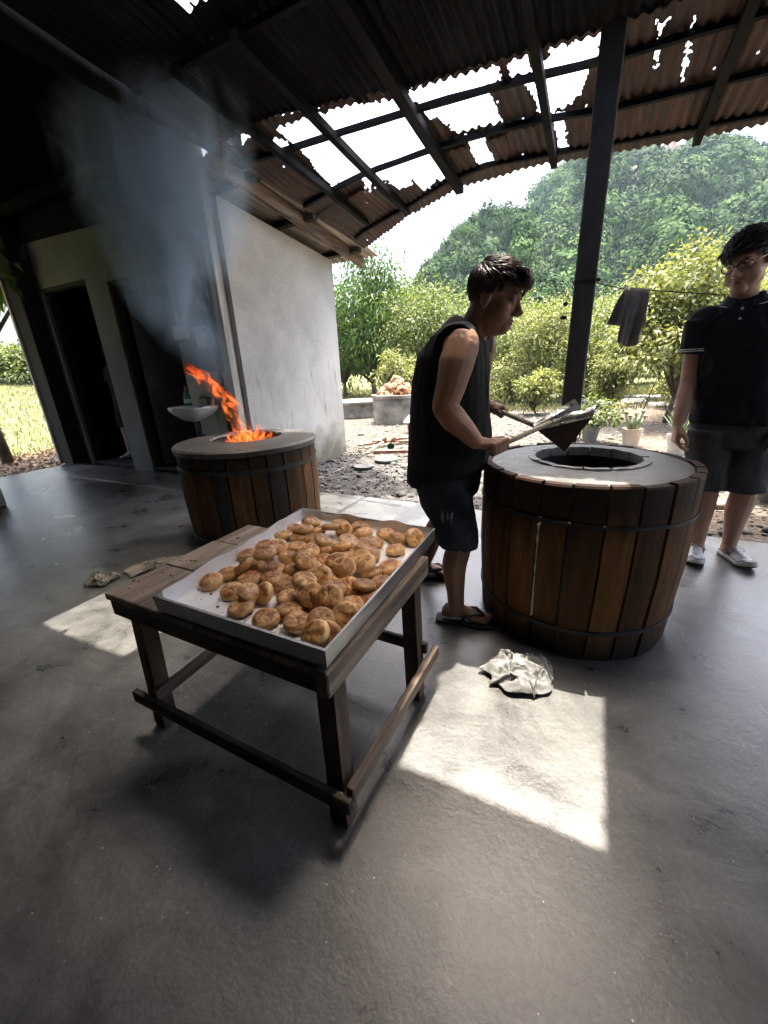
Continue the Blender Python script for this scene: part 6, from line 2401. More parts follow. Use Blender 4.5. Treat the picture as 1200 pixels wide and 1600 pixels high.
def hang_hand(mb, wrist, down, palm, side):
    """relaxed hanging hand: down = finger direction, palm = direction the palm faces, side = towards the thumb"""
    w = Vector(wrist); d = Vector(down).normalized(); p = Vector(palm); p = (p - d * p.dot(d)).normalized()
    s = Vector(side); s = (s - d * s.dot(d) - p * s.dot(p)).normalized()
    mb.loft([[w + s * .026 - p * .016, w - s * .026 - p * .016, w - s * .026 + p * .016, w + s * .026 + p * .016],
             [w + d * .05 + s * .040 - p * .016, w + d * .05 - s * .036 - p * .016, w + d * .05 - s * .036 + p * .014, w + d * .05 + s * .040 + p * .014],
             [w + d * .095 + s * .041 - p * .013, w + d * .092 - s * .038 - p * .013, w + d * .092 - s * .038 + p * .011, w + d * .095 + s * .041 + p * .011]])
    for i in range(4):
        o_ = s * (0.031 - i * 0.021)
        L = (0.072, 0.080, 0.074, 0.058)[i]
        b0 = w + d * (0.088 if i < 3 else 0.082) + o_
        cur = (0.35, 0.45, 0.55, 0.6)[i]
        pts = [b0]
        ang = 0.15
        for j in range(3):
            ang += cur
            pts.append(pts[-1] + (d * cos(ang) + p * sin(ang)) * L * (0.46, 0.30, 0.24)[j])
        mb.tube(pts, [0.0105, 0.010, 0.0092, 0.0075], 9)
        mb.ell(pts[-1], 0.0075, seg=8, rings=6)
        mb.ell(b0, 0.0115, seg=8, rings=6)
    pts = [w + d * .022 + s * .026 + p * .006, w + d * .055 + s * .052 + p * .018, w + d * .085 + s * .052 + p * .034, w + d * .105 + s * .044 + p * .042]
    mb.tube(pts, [0.016, 0.0135, 0.0115, 0.0085], 9)
    mb.ell(pts[-1], 0.0085, seg=8, rings=6)


def bare_foot(mb, heel, toe, ankle):
    h = Vector(heel); t_ = Vector(toe)
    f = (t_ - h); L = f.length; f.normalize()
    s = Vector((0, 0, 1)).cross(f)
    up = Vector((0, 0, 1))
    rings = []
    for q, w, z0, z1 in ((0.03, 0.020, 0.012, 0.045), (0.10, 0.031, 0.004, 0.075), (0.25, 0.033, 0.004, 0.095), (0.45, 0.036, 0.010, 0.075), (0.65, 0.045, 0.004, 0.050), (0.80, 0.046, 0.002, 0.034), (0.86, 0.042, 0.004, 0.026)):
        c = h + f * L * q
        rings.append([c + s * w * cos(a) + up * ((z0 + z1) / 2 + (z1 - z0) / 2 * sin(a)) for a in [2 * pi * k / 14 for k in range(14)]])
    mb.loft(rings)
    return f, s, L


def toes(mb, heel, toe, inner):
    h = Vector(heel); t_ = Vector(toe)
    f = (t_ - h); L = f.length; f.normalize()
    s = Vector((0, 0, 1)).cross(f) * inner
    for i in range(5):
        o_ = s * (0.031 - i * 0.0165)
        r = (0.0125, 0.009, 0.0085, 0.008, 0.0075)[i]
        e = (1.0, 0.99, 0.965, 0.935, 0.895)[i]
        mb.tube([h + f * L * 0.80 + o_ + Vector((0, 0, 0.017)), h + f * (L * e - 0.02) + o_ * 1.05 + Vector((0, 0, 0.018)), h + f * (L * e - 0.004) + o_ * 1.05 + Vector((0, 0, 0.010))], [r * 1.1, r, r * 0.75], 9)
        mb.ell(h + f * (L * e - 0.006) + o_ * 1.05 + Vector((0, 0, 0.011)), r * 0.8, seg=8, rings=6)


def folds(amp, sc, seed, vert=0.5):
    S = Vector((seed * 2.3, seed * 1.1, seed))

    def f(p, n):
        q = Vector((p.x * sc, p.y * sc, p.z * sc * vert))
        r = 1 - abs(mnoise.noise(q + S)) * 2
        r2 = 1 - abs(mnoise.noise(q * 2.3 + S * 2)) * 2
        return max(-0.0015, amp * (0.65 * r + 0.35 * r2 - 0.30))
    return f


# ---------------------------------------------------------------- the man in black at the barrel
def old_man():
    org = Vector((-0.56, 1.78, 0))
    P = empty('person', org)
    tag(P, 'man in black sleeveless shirt and denim shorts bending over the barrel with a scoop', 'person')

    def part(name, me, mat, parent=P):
        me.materials.clear(); me.materials.append(mat)
        me.transform(Matrix.Translation(-org))
        return link(name, me, None, parent)
    # skeleton
    hipN, hipF = Vector((-0.585, 1.70, 0.76)), Vector((-0.60, 1.88, 0.76))
    kneN, kneF = Vector((-0.468, 1.60, 0.43)), Vector((-0.660, 1.96, 0.42))
    ankN, ankF = Vector((-0.470, 1.60, 0.085)), Vector((-0.790, 1.985, 0.085))
    shN, shF = Vector((-0.475, 1.625, 1.275)), Vector((-0.475, 1.955, 1.285))
    elN, elF = Vector((-0.525, 1.555, 1.045)), Vector((-0.52, 2.04, 1.06))
    wrN, wrF = Vector((-0.405, 1.595, 0.905)), Vector((-0.475, 2.01, 1.005))
    mb = MB()
    # torso
    def tor(z, ub, uf, hv, vc=1.79, tilt=0.0):
        cx = (ub + uf) / 2; hx = (uf - ub) / 2
        return oval((cx, vc, z), (hx, 0, tilt * hx), (0, hv, 0))
    mb.loft([tor(0.70, -0.70, -0.49, 0.120), tor(0.85, -0.72, -0.44, 0.140), tor(1.0, -0.73, -0.425, 0.155), tor(1.12, -0.715, -0.43, 0.165), tor(1.22, -0.685, -0.435, 0.175, tilt=-0.1), tor(1.30, -0.615, -0.44, 0.165, tilt=-0.2), tor(1.35, -0.57, -0.455, 0.10, tilt=-0.3)])
    for sgn, sh in ((-1, shN), (1, shF)):
        mb.ell(sh + Vector((-0.03, -sgn * 0.02, 0.0)), (0.075, 0.062, 0.068))
    limb(mb, [(-0.525, 1.79, 1.28), (-0.465, 1.785, 1.35), (-0.42, 1.78, 1.43)], [0.068, 0.065, 0.063])
    hM = Matrix.Translation((-0.392, 1.78, 1.444)) @ frame((0.95, -0.06, -0.30), (0.22, 0, 1))
    hs = 1.06
    head_solids(mb, hM, hs, 0.003, 0.004)
    limb(mb, [shN, shN.lerp(elN, 0.30) + Vector((0.0, -0.008, 0)), shN.lerp(elN, 0.65) + Vector((0.004, -0.006, 0)), elN], [0.066, 0.069, 0.060, 0.050])
    limb(mb, [elN, elN.lerp(wrN, 0.28) + Vector((0.004, -0.004, -0.008)), elN.lerp(wrN, 0.65), wrN], [0.050, 0.054, 0.044, 0.033])
    limb(mb, [shF, elF], [0.060, 0.045])
    limb(mb, [elF, elF.lerp(wrF, .4), wrF], [0.045, 0.043, 0.030])
    rod1 = (Vector((-0.335, 1.640, 0.872)), Vector((-0.160, 1.845, 0.945)))
    rod2 = (Vector((-0.430, 1.985, 0.998)), Vector((-0.205, 1.880, 0.928)))
    d1 = (rod1[1] - rod1[0]).normalized()
    d2 = (rod2[1] - rod2[0]).normalized()
    grip_hand(mb, wrN, rod1[0] + d1 * 0.012, -d1, 0.011, Vector((0.0, -0.75, 0.65)))
    grip_hand(mb, wrF, rod2[0] + d2 * 0.020, -d2, 0.011, Vector((0.1, 0.7, 0.7)))
    # legs
    limb(mb, [hipN, hipN.lerp(kneN, .5) + Vector((0.01, 0, 0)), kneN, kneN.lerp(ankN, 0.3) + Vector((-0.016, 0, 0)), kneN.lerp(ankN, .7) + Vector((-0.008, 0, 0)), ankN], [0.070, 0.070, 0.058, 0.058, 0.043, 0.036])
    limb(mb, [hipF, hipF.lerp(kneF, .5), kneF, kneF.lerp(ankF, 0.3) + Vector((-0.016, 0, 0)), kneF.lerp(ankF, .7), ankF], [0.088, 0.078, 0.058, 0.058, 0.043, 0.036])
    up = Vector((0, 0, 0.020))
    bare_foot(mb, Vector((-0.555, 1.607, 0)) + up, Vector((-0.303, 1.655, 0)) + up, ankN)
    toes(mb, Vector((-0.555, 1.607, 0)) + up, Vector((-0.303, 1.655, 0)) + up, 1)
    bare_foot(mb, Vector((-0.872, 1.965, 0)) + up, Vector((-0.625, 2.03, 0)) + up, ankF)
    toes(mb, Vector((-0.872, 1.965, 0)) + up, Vector((-0.625, 2.03, 0)) + up, -1)
    body = remesh_union(mb, 0.0046, 6)
    part('body', body, M_skin_old)
    head_features(P, hM, hs, M_hair_d, True, org)
    hair(P, hM, hs, M_hair_d, org, 'old', 4)
    # shirt
    mb = MB()
    mb.loft([tor(0.672, -0.765, -0.455, 0.190), tor(0.74, -0.768, -0.415, 0.190), tor(0.86, -0.762, -0.388, 0.186), tor(1.0, -0.755, -0.400, 0.184), tor(1.12, -0.738, -0.412, 0.188), tor(1.225, -0.702, -0.420, 0.196, tilt=-0.1), tor(1.30, -0.635, -0.428, 0.180, tilt=-0.2), tor(1.345, -0.590, -0.445, 0.125, tilt=-0.35), tor(1.375, -0.560, -0.462, 0.080, tilt=-0.5)])
    for sgn, sh in ((-1, shN), (1, shF)):
        mb.loft([oval(sh + Vector((-0.045, -sgn * 0.075, 0.0)), (0.088, 0, 0), (0, 0.03, 0.085)), oval(sh + Vector((-0.035, -sgn * 0.01, 0.004)), (0.082, 0, 0.01), (0, 0.012, 0.080)), oval(sh + Vector((-0.030, sgn * 0.030, -0.004)), (0.076, 0, 0.01), (0, -0.004, 0.078))])
    shirt = remesh_union(mb, 0.0065, 4, folds(0.012, 7.5, 3, 0.45))
    part('shirt', shirt, M_black_knit)
    # frayed armhole rim
    # shorts
    mb = MB()
    mb.loft([tor(0.83, -0.735, -0.44, 0.165), tor(0.75, -0.745, -0.43, 0.175), tor(0.66, -0.735, -0.435, 0.172), tor(0.62, -0.72, -0.44, 0.165)])
    limb_rings = [oval((-0.585, 1.70, 0.72), (0.128, 0, 0), (0, 0.095, 0)), oval((-0.545, 1.665, 0.60), (0.115, 0, 0.01), (0, 0.098, 0)), oval((-0.490, 1.625, 0.50), (0.096, 0, 0.0), (0, 0.090, 0)), oval((-0.466, 1.605, 0.432), (0.086, 0, 0.0), (0, 0.083, 0))]
    mb.loft(limb_rings)
    mb.loft([oval((-0.60, 1.88, 0.72), (0.128, 0, 0), (0, 0.095, 0)), oval((-0.625, 1.91, 0.60), (0.115, 0, 0.0), (0, 0.098, 0)), oval((-0.655, 1.945, 0.50), (0.10, 0, -0.02), (0, 0.092, 0)), oval((-0.668, 1.958, 0.43), (0.088, 0, -0.025), (0, 0.085, 0))])
    sh_ = remesh_union(mb, 0.006, 3, folds(0.010, 9, 6, 0.8))
    so = part('shorts', sh_, M_denim)
    # frayed hem threads and torn patch
    mb = MB()
    rg = random.Random(3)
    for k in range(70):
        a = rg.uniform(0, 2 * pi)
        p = Vector((-0.466 + 0.084 * cos(a), 1.605 + 0.081 * sin(a), 0.434))
        mb.tube([p, p + Vector((rg.gauss(0, .003), rg.gauss(0, .003), -rg.uniform(.004, .014)))], [0.0012, 0.0006], 4)
    for k in range(9):
        p = Vector((-0.50 + rg.uniform(-.03, .03), 1.545 - 0.012, 0.60 + rg.uniform(-.01, .01)))
        mb.tube([p, p + Vector((rg.gauss(0, .006), -0.004, -rg.uniform(.015, .045)))], [0.0018, 0.0008], 4)
    o = mb.build('frayed_thread', simple('pale_thread', [(0.35, 0.35, 0.36), (0.5, 0.5, 0.5)], 9, 2, 0.9, 0), so, M=Matrix.Translation(-org))
    o['kind'] = 'stuff'
    # flip-flops
    Mfl = simple('black_rubber', [(0.008, 0.008, 0.008), (0.016, 0.016, 0.016)], 9, 3, 0.7, 0.2)
    for (h, t_) in ((Vector((-0.575, 1.603, 0)), Vector((-0.288, 1.658, 0))), (Vector((-0.892, 1.960, 0)), Vector((-0.612, 2.034, 0)))):
        f = (t_ - h); L = f.length; f.normalize(); s = Vector((0, 0, 1)).cross(f)
        mb = MB()
        out = [(0.0, 0.018), (0.03, 0.034), (0.15, 0.040), (0.45, 0.040), (0.70, 0.052), (0.88, 0.048), (0.97, 0.030), (1.0, 0.012)]
        pl = [h + f * L * q + s * w for q, w in out] + [h + f * L * q - s * w for q, w in reversed(out)]
        mb.loft([[p + Vector((0, 0, 0.002)) for p in pl], [p + Vector((0, 0, 0.018)) for p in pl]])
        fo = mb.build('sandal', Mfl, P, M=Matrix.Translation(-org))
        tp_ = h + f * L * 0.80 + Vector((0, 0, 0.05))
        for q in (-1, 1):
            mb = MB(); mb.tube([h + f * L * 0.80 + s * 0.010 + Vector((0, 0, 0.050)), h + f * L * 0.66 + s * q * 0.030 + Vector((0, 0, 0.073)), h + f * L * 0.50 + s * q * 0.042 + Vector((0, 0, 0.060)), h + f * L * 0.40 + s * q * 0.043 + Vector((0, 0, 0.02))], [0.007, 0.010, 0.010, 0.008], 8, flat=0.5)
            mb.build('strap', Mfl, fo, True, M=Matrix.Translation(-org))
    # the scoop in his hands
    S0 = Vector((-0.09, 1.87, 0.93))
    SC = empty('metal_scoop', S0)
    tag(SC, 'long handled folded sheet metal scoop held over the oven hole', 'scoop')
    Mw = simple('pale_tool_handle', [(0.24, 0.21, 0.165), (0.36, 0.32, 0.25)], 6, 4, 0.6, 0.2, stretch=(2, 2, 2))
    Msc = simple('shiny_sheet_metal', [(0.42, 0.42, 0.41), (0.58, 0.58, 0.57)], 5, 4, 0.32, 0.15, 40, metal=0.85)
    Mrd = simple('burnt_dark_red_metal', [(0.018, 0.008, 0.008), (0.045, 0.016, 0.015)], 14, 4, 0.6, 0.2)
    for nm, (a, b), L in (('handle', rod1, 1), ('handle', rod2, 1)):
        dd = (b - a).normalized()
        mb = MB(); mb.tube([a - dd * 0.03 - S0, a.lerp(b, .5) - S0, b + dd * 0.015 - S0], [0.0105, 0.011, 0.011], 12)
        mb.build(nm, Mw, SC, True)

    def sheet(pts, mat, nm, th=0.003):
        pts = [Vector(p) for p in pts]
        n_ = (pts[1] - pts[0]).cross(pts[2] - pts[0]).normalized() * th
        mb = MB(); mb.loft([[p - S0 for p in pts], [p + n_ - S0 for p in pts]])
        return mb.build(nm, mat, SC)
    # dark outer face, bright turned rim, inner bowl side and flat blade
    A_, B_, C__ = Vector((-0.197, 1.845, 0.918)), Vector((0.008, 1.835, 0.976)), Vector((-0.080, 1.850, 0.828))
    sheet([A_, C__, B_], Mrd, 'outer_face')
    mb = MB()
    n_ = 14
    top, bot = [], []
    for i in range(n_ + 1):
        q = i / n_
        lo = A_.lerp(B_, q) + Vector((0, -0.004, 0))
        hi = Vector((-0.200, 1.843, 0.935)).lerp(Vector((0.028, 1.87, 1.024)), q) + Vector((0, 0.006 * sin(q * 9), 0.006 * sin(pi * q) + 0.003 * sin(q * 14)))
        bot.append(lo - S0); top.append(hi - S0)
    rings = [[b_, t__, t__ + Vector((0, 0.003, 0)), b_ + Vector((0, 0.003, 0))] for b_, t__ in zip(bot, top)]
    mb.loft(rings); mb.build('rim', Msc, SC, True)
    D_ = Vector((-0.06, 2.02, 0.93))
    sheet([A_, D_, C__], Msc, 'inner_face')
    sheet([B_ + Vector((0.02, 0.035, 0.048)), C__, D_], Msc, 'inner_face')
    # folded flat blade clasping the handle
    mb = MB()
    a0, a1 = Vector((-0.212, 1.86, 0.930)), Vector((-0.055, 1.93, 1.022))
    wv = Vector((0.022, 0.0, -0.030))
    rings = []
    for i in range(8):
        q = i / 7
        p = a0.lerp(a1, q)
        w_ = 0.7 + 0.45 * q
        rings.append([p - wv * 0.55 * w_ - S0, p + Vector((0, -0.016 * (1 - q) - 0.004, 0.004)) - S0, p + wv * 0.6 * w_ - S0, p + wv * 0.6 * w_ + Vector((0, 0.003, 0)) - S0, p + Vector((0, -0.013 * (1 - q) - 0.001, 0.004)) - S0, p - wv * 0.55 * w_ + Vector((0, 0.003, 0)) - S0])
    mb.loft(rings); mb.build('blade', Msc, SC)


old_man()


# ---------------------------------------------------------------- shoes
def shoe(P, heel, toe, org, white, inner):
    h = Vector(heel); t_ = Vector(toe)
    f = (t_ - h); f.z = 0; L = f.length; f.normalize(); s = Vector((0, 0, 1)).cross(f); up = Vector((0, 0, 1))
    M_ = Matrix.Translation(-org)
    outl = [(0.0, 0.020), (0.02, 0.030), (0.10, 0.036), (0.30, 0.035), (0.50, 0.039), (0.70, 0.047), (0.85, 0.043), (0.95, 0.028), (1.0, 0.010)]

    def ringo(z, g, roll=0.0):
        r = [h + f * L * (0.5 + (q - 0.5) * g) + s * w * g + up * (z + roll * max(0, q - 0.75) * 0.10 + (0.012 if q < .05 and z < .01 else 0)) for q, w in outl]
        r += [h + f * L * (0.5 + (q - 0.5) * g) - s * w * g + up * (z + roll * max(0, q - 0.75) * 0.10) for q, w in reversed(outl)]
        return r
    mb = MB(); mb.loft([ringo(0.001, 0.97, 1), ringo(0.010, 1.0, 1)])
    so = mb.build('outsole', simple('black_rubber', [], 9), P, M=M_)
    mb = MB(); mb.loft([ringo(0.0102, 1.02, 1), ringo(0.030, 1.03, 1), ringo(0.034, 0.99, 1)])
    mb.build('midsole', white, P, True, M=M_)
    mb = MB()
    prof = [(0.012, 0.024, 0.075), (0.08, 0.034, 0.088), (0.20, 0.036, 0.080), (0.32, 0.035, 0.082), (0.45, 0.036, 0.085), (0.58, 0.041, 0.072), (0.70, 0.045, 0.060), (0.82, 0.043, 0.050), (0.92, 0.034, 0.043), (0.99, 0.014, 0.037)]
    rings = []
    for q, w, z1 in prof:
        c = h + f * L * q
        rg = []
        for k in range(14):
            a = pi * k / 13
            rg.append(c + s * w * cos(a) + up * (0.032 + (z1 - 0.032) * max(0.0, sin(a)) ** 0.8))
        rings.append(rg)
    mb.loft(rings, cap=True)
    u_ = mb.build('upper', simple('white_mesh_fabric', [(0.50, 0.50, 0.51), (0.66, 0.66, 0.67)], 30, 4, 0.8, 0.4, 200, bdist=0.001), P, True, M=M_)
    mb = MB()
    for k in range(6):
        q = 0.42 + k * 0.055
        z = 0.089 - k * 0.0052
        mb.tube([h + f * L * (q - .02) + s * 0.020 + up * (z - 0.004), h + f * L * q + up * z, h + f * L * (q + .02) - s * 0.020 + up * (z - 0.004)], 0.003, 6)
    mb.tube([h + f * L * .40 + s * 0.0 + up * 0.092, h + f * L * .38 + s * 0.028 + up * 0.088, h + f * L * .45 + s * 0.045 + up * 0.07], 0.0025, 6)
    mb.tube([h + f * L * .40 + s * 0.0 + up * 0.092, h + f * L * .38 - s * 0.028 + up * 0.088, h + f * L * .46 - s * 0.044 + up * 0.066], 0.0025, 6)
    mb.build('lace', white, u_, True, M=M_)
    # dark heel counter and side emblem
    Mg = simple('dark_grey_trim', [(0.10, 0.10, 0.11), (0.16, 0.16, 0.17)], 9, 3, 0.6, 0.1)
    mb = MB()
    for sg in (-1, 1):
        c = h + f * L * 0.40 + s * sg * 0.0385
        e = f * 0.014
        for a, b in ((-e + up * 0.042, -e * 0.5 + up * 0.068), (-e * 0.5 + up * 0.068, e * 0.5 + up * 0.042), (e * 0.5 + up * 0.042, e + up * 0.068)):
            mb.tube([c + a, c + b], 0.0028, 6)
    mb.build('side_emblem', Mg, u_, M=M_)
    mb = MB(); mb.loft([ringo(0.0345, 0.995, 1), ringo(0.038, 0.985, 1)]); mb.build('trim_line', Mg, P, M=M_)


M_shoewhite = simple('white_rubber', [(0.60, 0.60, 0.59), (0.70, 0.70, 0.69)], 9, 3, 0.5, 0.1)


# ---------------------------------------------------------------- the young man at the right
def young_man():
    org = Vector((0.76, 2.82, 0))
    P = empty('person', org)
    tag(P, 'young man with glasses in black polo shirt and grey shorts standing at right', 'person')

    def part(name, me, mat, parent=P):
        me.materials.clear(); me.materials.append(mat)
        me.transform(Matrix.Translation(-org))
        return link(name, me, None, parent)
    hipR, hipL = Vector((0.61, 2.80, 0.86)), Vector((0.785, 2.80, 0.86))
    kneR, kneL = Vector((0.645, 2.77, 0.47)), Vector((0.812, 2.765, 0.465))
    ankR, ankL = Vector((0.690, 2.875, 0.095)), Vector((0.852, 2.905, 0.095))
    shR, shL = Vector((0.462, 2.78, 1.355)), Vector((0.800, 2.78, 1.365))
    elR, elL = Vector((0.462, 2.785, 1.055)), Vector((0.865, 2.80, 1.06))
    wrR, wrL = Vector((0.438, 2.70, 0.845)), Vector((0.87, 2.71, 0.86))
    fw = Vector((-0.24, -0.97, 0))
    sd = Vector((0.97, -0.24, 0))

    def ring(c, hw, hd, e=2.4):
        return oval(c, sd * hw, fw * hd, 24, e)
    mb = MB()
    mb.loft([ring((0.70, 2.80, 0.80), 0.155, 0.11), ring((0.695, 2.80, 0.92), 0.165, 0.115), ring((0.67, 2.79, 1.05), 0.160, 0.115), ring((0.645, 2.785, 1.18), 0.165, 0.115), ring((0.632, 2.785, 1.30), 0.175, 0.105), ring((0.628, 2.785, 1.38), 0.155, 0.085), ring((0.622, 2.78, 1.42), 0.085, 0.065)])
    limb(mb, [(0.620, 2.785, 1.40), (0.606, 2.770, 1.46), (0.598, 2.760, 1.54)], [0.064, 0.058, 0.058])
    hM = Matrix.Translation((0.588, 2.735, 1.600)) @ frame((-0.58, -0.76, -0.27), (-0.20, -0.12, 1))
    hs = 1.06
    head_solids(mb, hM, hs, 0.008, 0.002)
    for sh in (shR, shL):
        mb.ell(sh, (0.054, 0.056, 0.054))
    limb(mb, [shR, shR.lerp(elR, .5), elR], [0.052, 0.052, 0.043])
    limb(mb, [elR, elR.lerp(wrR, .35), wrR], [0.043, 0.043, 0.029])
    limb(mb, [shL, shL.lerp(elL, .5), elL], [0.052, 0.052, 0.043])
    limb(mb, [elL, elL.lerp(wrL, .35), wrL], [0.043, 0.043, 0.029])
    hang_hand(mb, wrR + Vector((0, -0.004, -0.01)), (0.02, -0.18, -1), (0.85, 0.1, 0.0), (0.1, -1, -0.2))
    hang_hand(mb, wrL + Vector((0, -0.004, -0.01)), (0.02, -0.18, -1), (-0.85, 0.1, 0.0), (-0.1, -1, -0.2))
    for hp, kn, an in ((hipR, kneR, ankR), (hipL, kneL, ankL)):
        limb(mb, [hp, hp.lerp(kn, .5), kn, kn.lerp(an, .3) + Vector((0, 0.016, 0)), kn.lerp(an, .7) + Vector((0, 0.006, 0)), an], [0.092, 0.080, 0.060, 0.063, 0.045, 0.037])
        mb.ell(kn + Vector((0, -0.022, 0.0)), (0.042, 0.035, 0.045))
        mb.ell(an + Vector((0, 0.0, -0.02)), (0.04, 0.05, 0.05))
    part('body', remesh_union(mb, 0.0046, 6), M_skin_young)
    head_features(P, hM, hs, M_hair, False, org)
    hair(P, hM, hs, M_hair, org, 'young', 9)
    # polo shirt with sleeves and collar
    mb = MB()
    mb.loft([ring((0.697, 2.80, 0.845), 0.196, 0.148), ring((0.695, 2.80, 0.93), 0.192, 0.146), ring((0.672, 2.79, 1.05), 0.182, 0.142), ring((0.648, 2.785, 1.18), 0.186, 0.140), ring((0.633, 2.785, 1.30), 0.192, 0.128), ring((0.628, 2.785, 1.375), 0.175, 0.105), ring((0.622, 2.782, 1.415), 0.120, 0.085), ring((0.618, 2.780, 1.435), 0.082, 0.072)])
    for sg, sh, el in ((-1, shR, elR), (1, shL, elL)):
        e = sh.lerp(el, 0.50)
        mb.loft([oval(sh + sd * (-sg * 0.05) + Vector((0, 0, 0.012)), (0.045, 0.012, 0.05), (0, 0.078, 0)), oval(sh + Vector((0, 0, 0.008)), sd * 0.068, fw * 0.074), oval(sh.lerp(el, .25), sd * 0.070, fw * 0.073), oval(e, sd * 0.067, fw * 0.070)])
    for sh in (shR, shL):
        mb.ell(sh.lerp(Vector((0.63, 2.785, 1.37)), 0.06) + Vector((0, 0, 0.0)), (0.068, 0.070, 0.068))
    so = part('polo_shirt', remesh_union(mb, 0.0065, 4, folds(0.013, 6.5, 12, 0.55)), M_navy_pique)
    Mwh = simple('white_trim', [(0.6, 0.6, 0.6), (0.7, 0.7, 0.7)], 9, 2, 0.8, 0)
    for sg, sh, el in ((-1, shR, elR), (1, shL, elL)):
        for q in (0.475, 0.445):
            e = sh.lerp(el, q)
            o1 = oval(e, sd * 0.0735, fw * 0.0765, 28)
            mb = MB(); mb.tube(o1 + [o1[0], o1[1]], 0.0028, 6)
            mb.build('sleeve_stripe', Mwh, so, True, M=Matrix.Translation(-org))
    # collar: two flaps falling from the neck
    cc = Vector((0.617, 2.778, 1.452))
    mb = MB()
    rings = []
    n = 26
    for i in range(n + 1):
        a = radians(22) + (2 * pi - radians(44)) * i / n
        e = fw * cos(a) + sd * sin(a)
        fl = 1 + 0.35 * (cos(a) > 0.6)
        up_ = cc + e * 0.070 + Vector((0, 0, 0.022 - 0.030 * max(0, cos(a))))
        dn = cc + e * (0.098 + 0.010 * (cos(a) > .5)) + Vector((0, 0, -0.022 - 0.034 * max(0, cos(a))))
        rings.append([up_, dn, dn - e * 0.005 + Vector((0, 0, -0.003)), up_ - e * 0.005])
    mb.loft(rings)
    smooth_by_angle(mb.build('collar', M_navy_pique, so, True, M=Matrix.Translation(-org)), 60)
    mb = MB()
    for i in range(n):
        pass
    mb.tube([rings[i][1] + Vector((0, 0, 0.006)) + (fw * 0.001) for i in range(1, n)], 0.0022, 6)
    mb.build('collar_stripe', Mwh, so, True, M=Matrix.Translation(-org))
    # placket buttons
    for k in range(2):
        p = Vector((0.618, 2.778, 0)) + fw * (0.098 + 0.016 * k) + Vector((0, 0, 1.395 - 0.045 * k))
        mb = MB(); mb.ell(p, (0.006, 0.004, 0.006), seg=10, rings=6)
        mb.build('button', Mwh, so, True, M=Matrix.Translation(-org))
    # shorts
    mb = MB()
    mb.loft([ring((0.696, 2.80, 0.95), 0.175, 0.128), ring((0.698, 2.80, 0.86), 0.190, 0.138), ring((0.700, 2.80, 0.78), 0.192, 0.138), ring((0.702, 2.80, 0.72), 0.185, 0.130)])
    mb.loft([oval((0.612, 2.80, 0.80), sd * 0.105, fw * 0.128), oval((0.622, 2.79, 0.66), sd * 0.106, fw * 0.115), oval((0.640, 2.775, 0.54), sd * 0.098, fw * 0.104), oval((0.646, 2.77, 0.478), sd * 0.096, fw * 0.102)])
    mb.loft([oval((0.785, 2.80, 0.80), sd * 0.105, fw * 0.128), oval((0.792, 2.79, 0.66), sd * 0.106, fw * 0.115), oval((0.806, 2.775, 0.54), sd * 0.098, fw * 0.104), oval((0.812, 2.768, 0.478), sd * 0.096, fw * 0.102)])
    part('shorts', remesh_union(mb, 0.0062, 3, folds(0.014, 6.0, 21, 0.7)), M_greyshort)
    # shoes and socks
    shoe(P, (0.698, 2.945, 0), (0.660, 2.675, 0), org, M_shoewhite, 1)
    shoe(P, (0.842, 2.968, 0), (0.938, 2.735, 0), org, M_shoewhite, -1)
    # glasses
    G = empty('glasses', hM @ Vector((0.1, 0, 0.0)))
    Mgf = simple('dark_glasses_frame', [(0.012, 0.012, 0.013), (0.02, 0.02, 0.022)], 9, 2, 0.25, 0)
    gorg = G.location.copy()
    GM = Matrix.Translation(-gorg) @ hM
    for q in (-1, 1):
        ring_pts = []
        for k in range(25):
            a = 2 * pi * k / 24
            ring_pts.append(Vector((0.099 - 0.010 * abs(q * 0.032 + 0.026 * cos(a)) / 0.05, q * 0.033 + 0.0265 * cos(a) * (1 + 0.06 * abs(sin(a))), 0.0 + 0.0185 * sin(a))) * hs)
        mb = MB(); mb.tube(ring_pts, 0.0021 * hs, 7)
        mb.build('rim', Mgf, G, True, M=GM)
        mb = MB(); mb.tube([Vector((0.090, q * 0.060, 0.006)) * hs, Vector((0.055, q * 0.077, 0.010)) * hs, Vector((-0.005, q * 0.081, 0.012)) * hs, Vector((-0.035, q * 0.080, -0.01)) * hs], 0.0022 * hs, 7)
        mb.build('temple', simple('pale_metal_arm', [(0.5, 0.5, 0.5), (0.6, 0.6, 0.6)], 9, 2, 0.3, 0, metal=0.8), G, True, M=GM)
        t = bpy.data.materials.get('glass_lens')
        if t is None:
            tt = NT('glass_lens'); tt.n.remove(tt.b)
            tr_ = tt.new('ShaderNodeBsdfTransparent'); gl = tt.new('ShaderNodeBsdfGlossy'); gl.inputs['Roughness'].default_value = 0.03
            mx = tt.new('ShaderNodeMixShader'); mx.inputs[0].default_value = 0.10
            tt.l(tr_.outputs[0], mx.inputs[1]); tt.l(gl.outputs[0], mx.inputs[2]); tt.l(mx.outputs[0], tt.out.inputs['Surface'])
            t = tt.m
        mb = MB(); mb.add(ring_pts[:-1], [tuple(range(24))]); mb.build('lens', t, G, M=GM)
    mb = MB(); mb.tube([Vector((0.098, -0.0085, 0.004)) * hs, Vector((0.102, 0, 0.007)) * hs, Vector((0.098, 0.0085, 0.004)) * hs], 0.0022 * hs, 7)
    mb.build('bridge', Mgf, G, True, M=GM)
    tag(G, 'dark rimmed glasses on the face of the young man', 'glasses')


young_man()


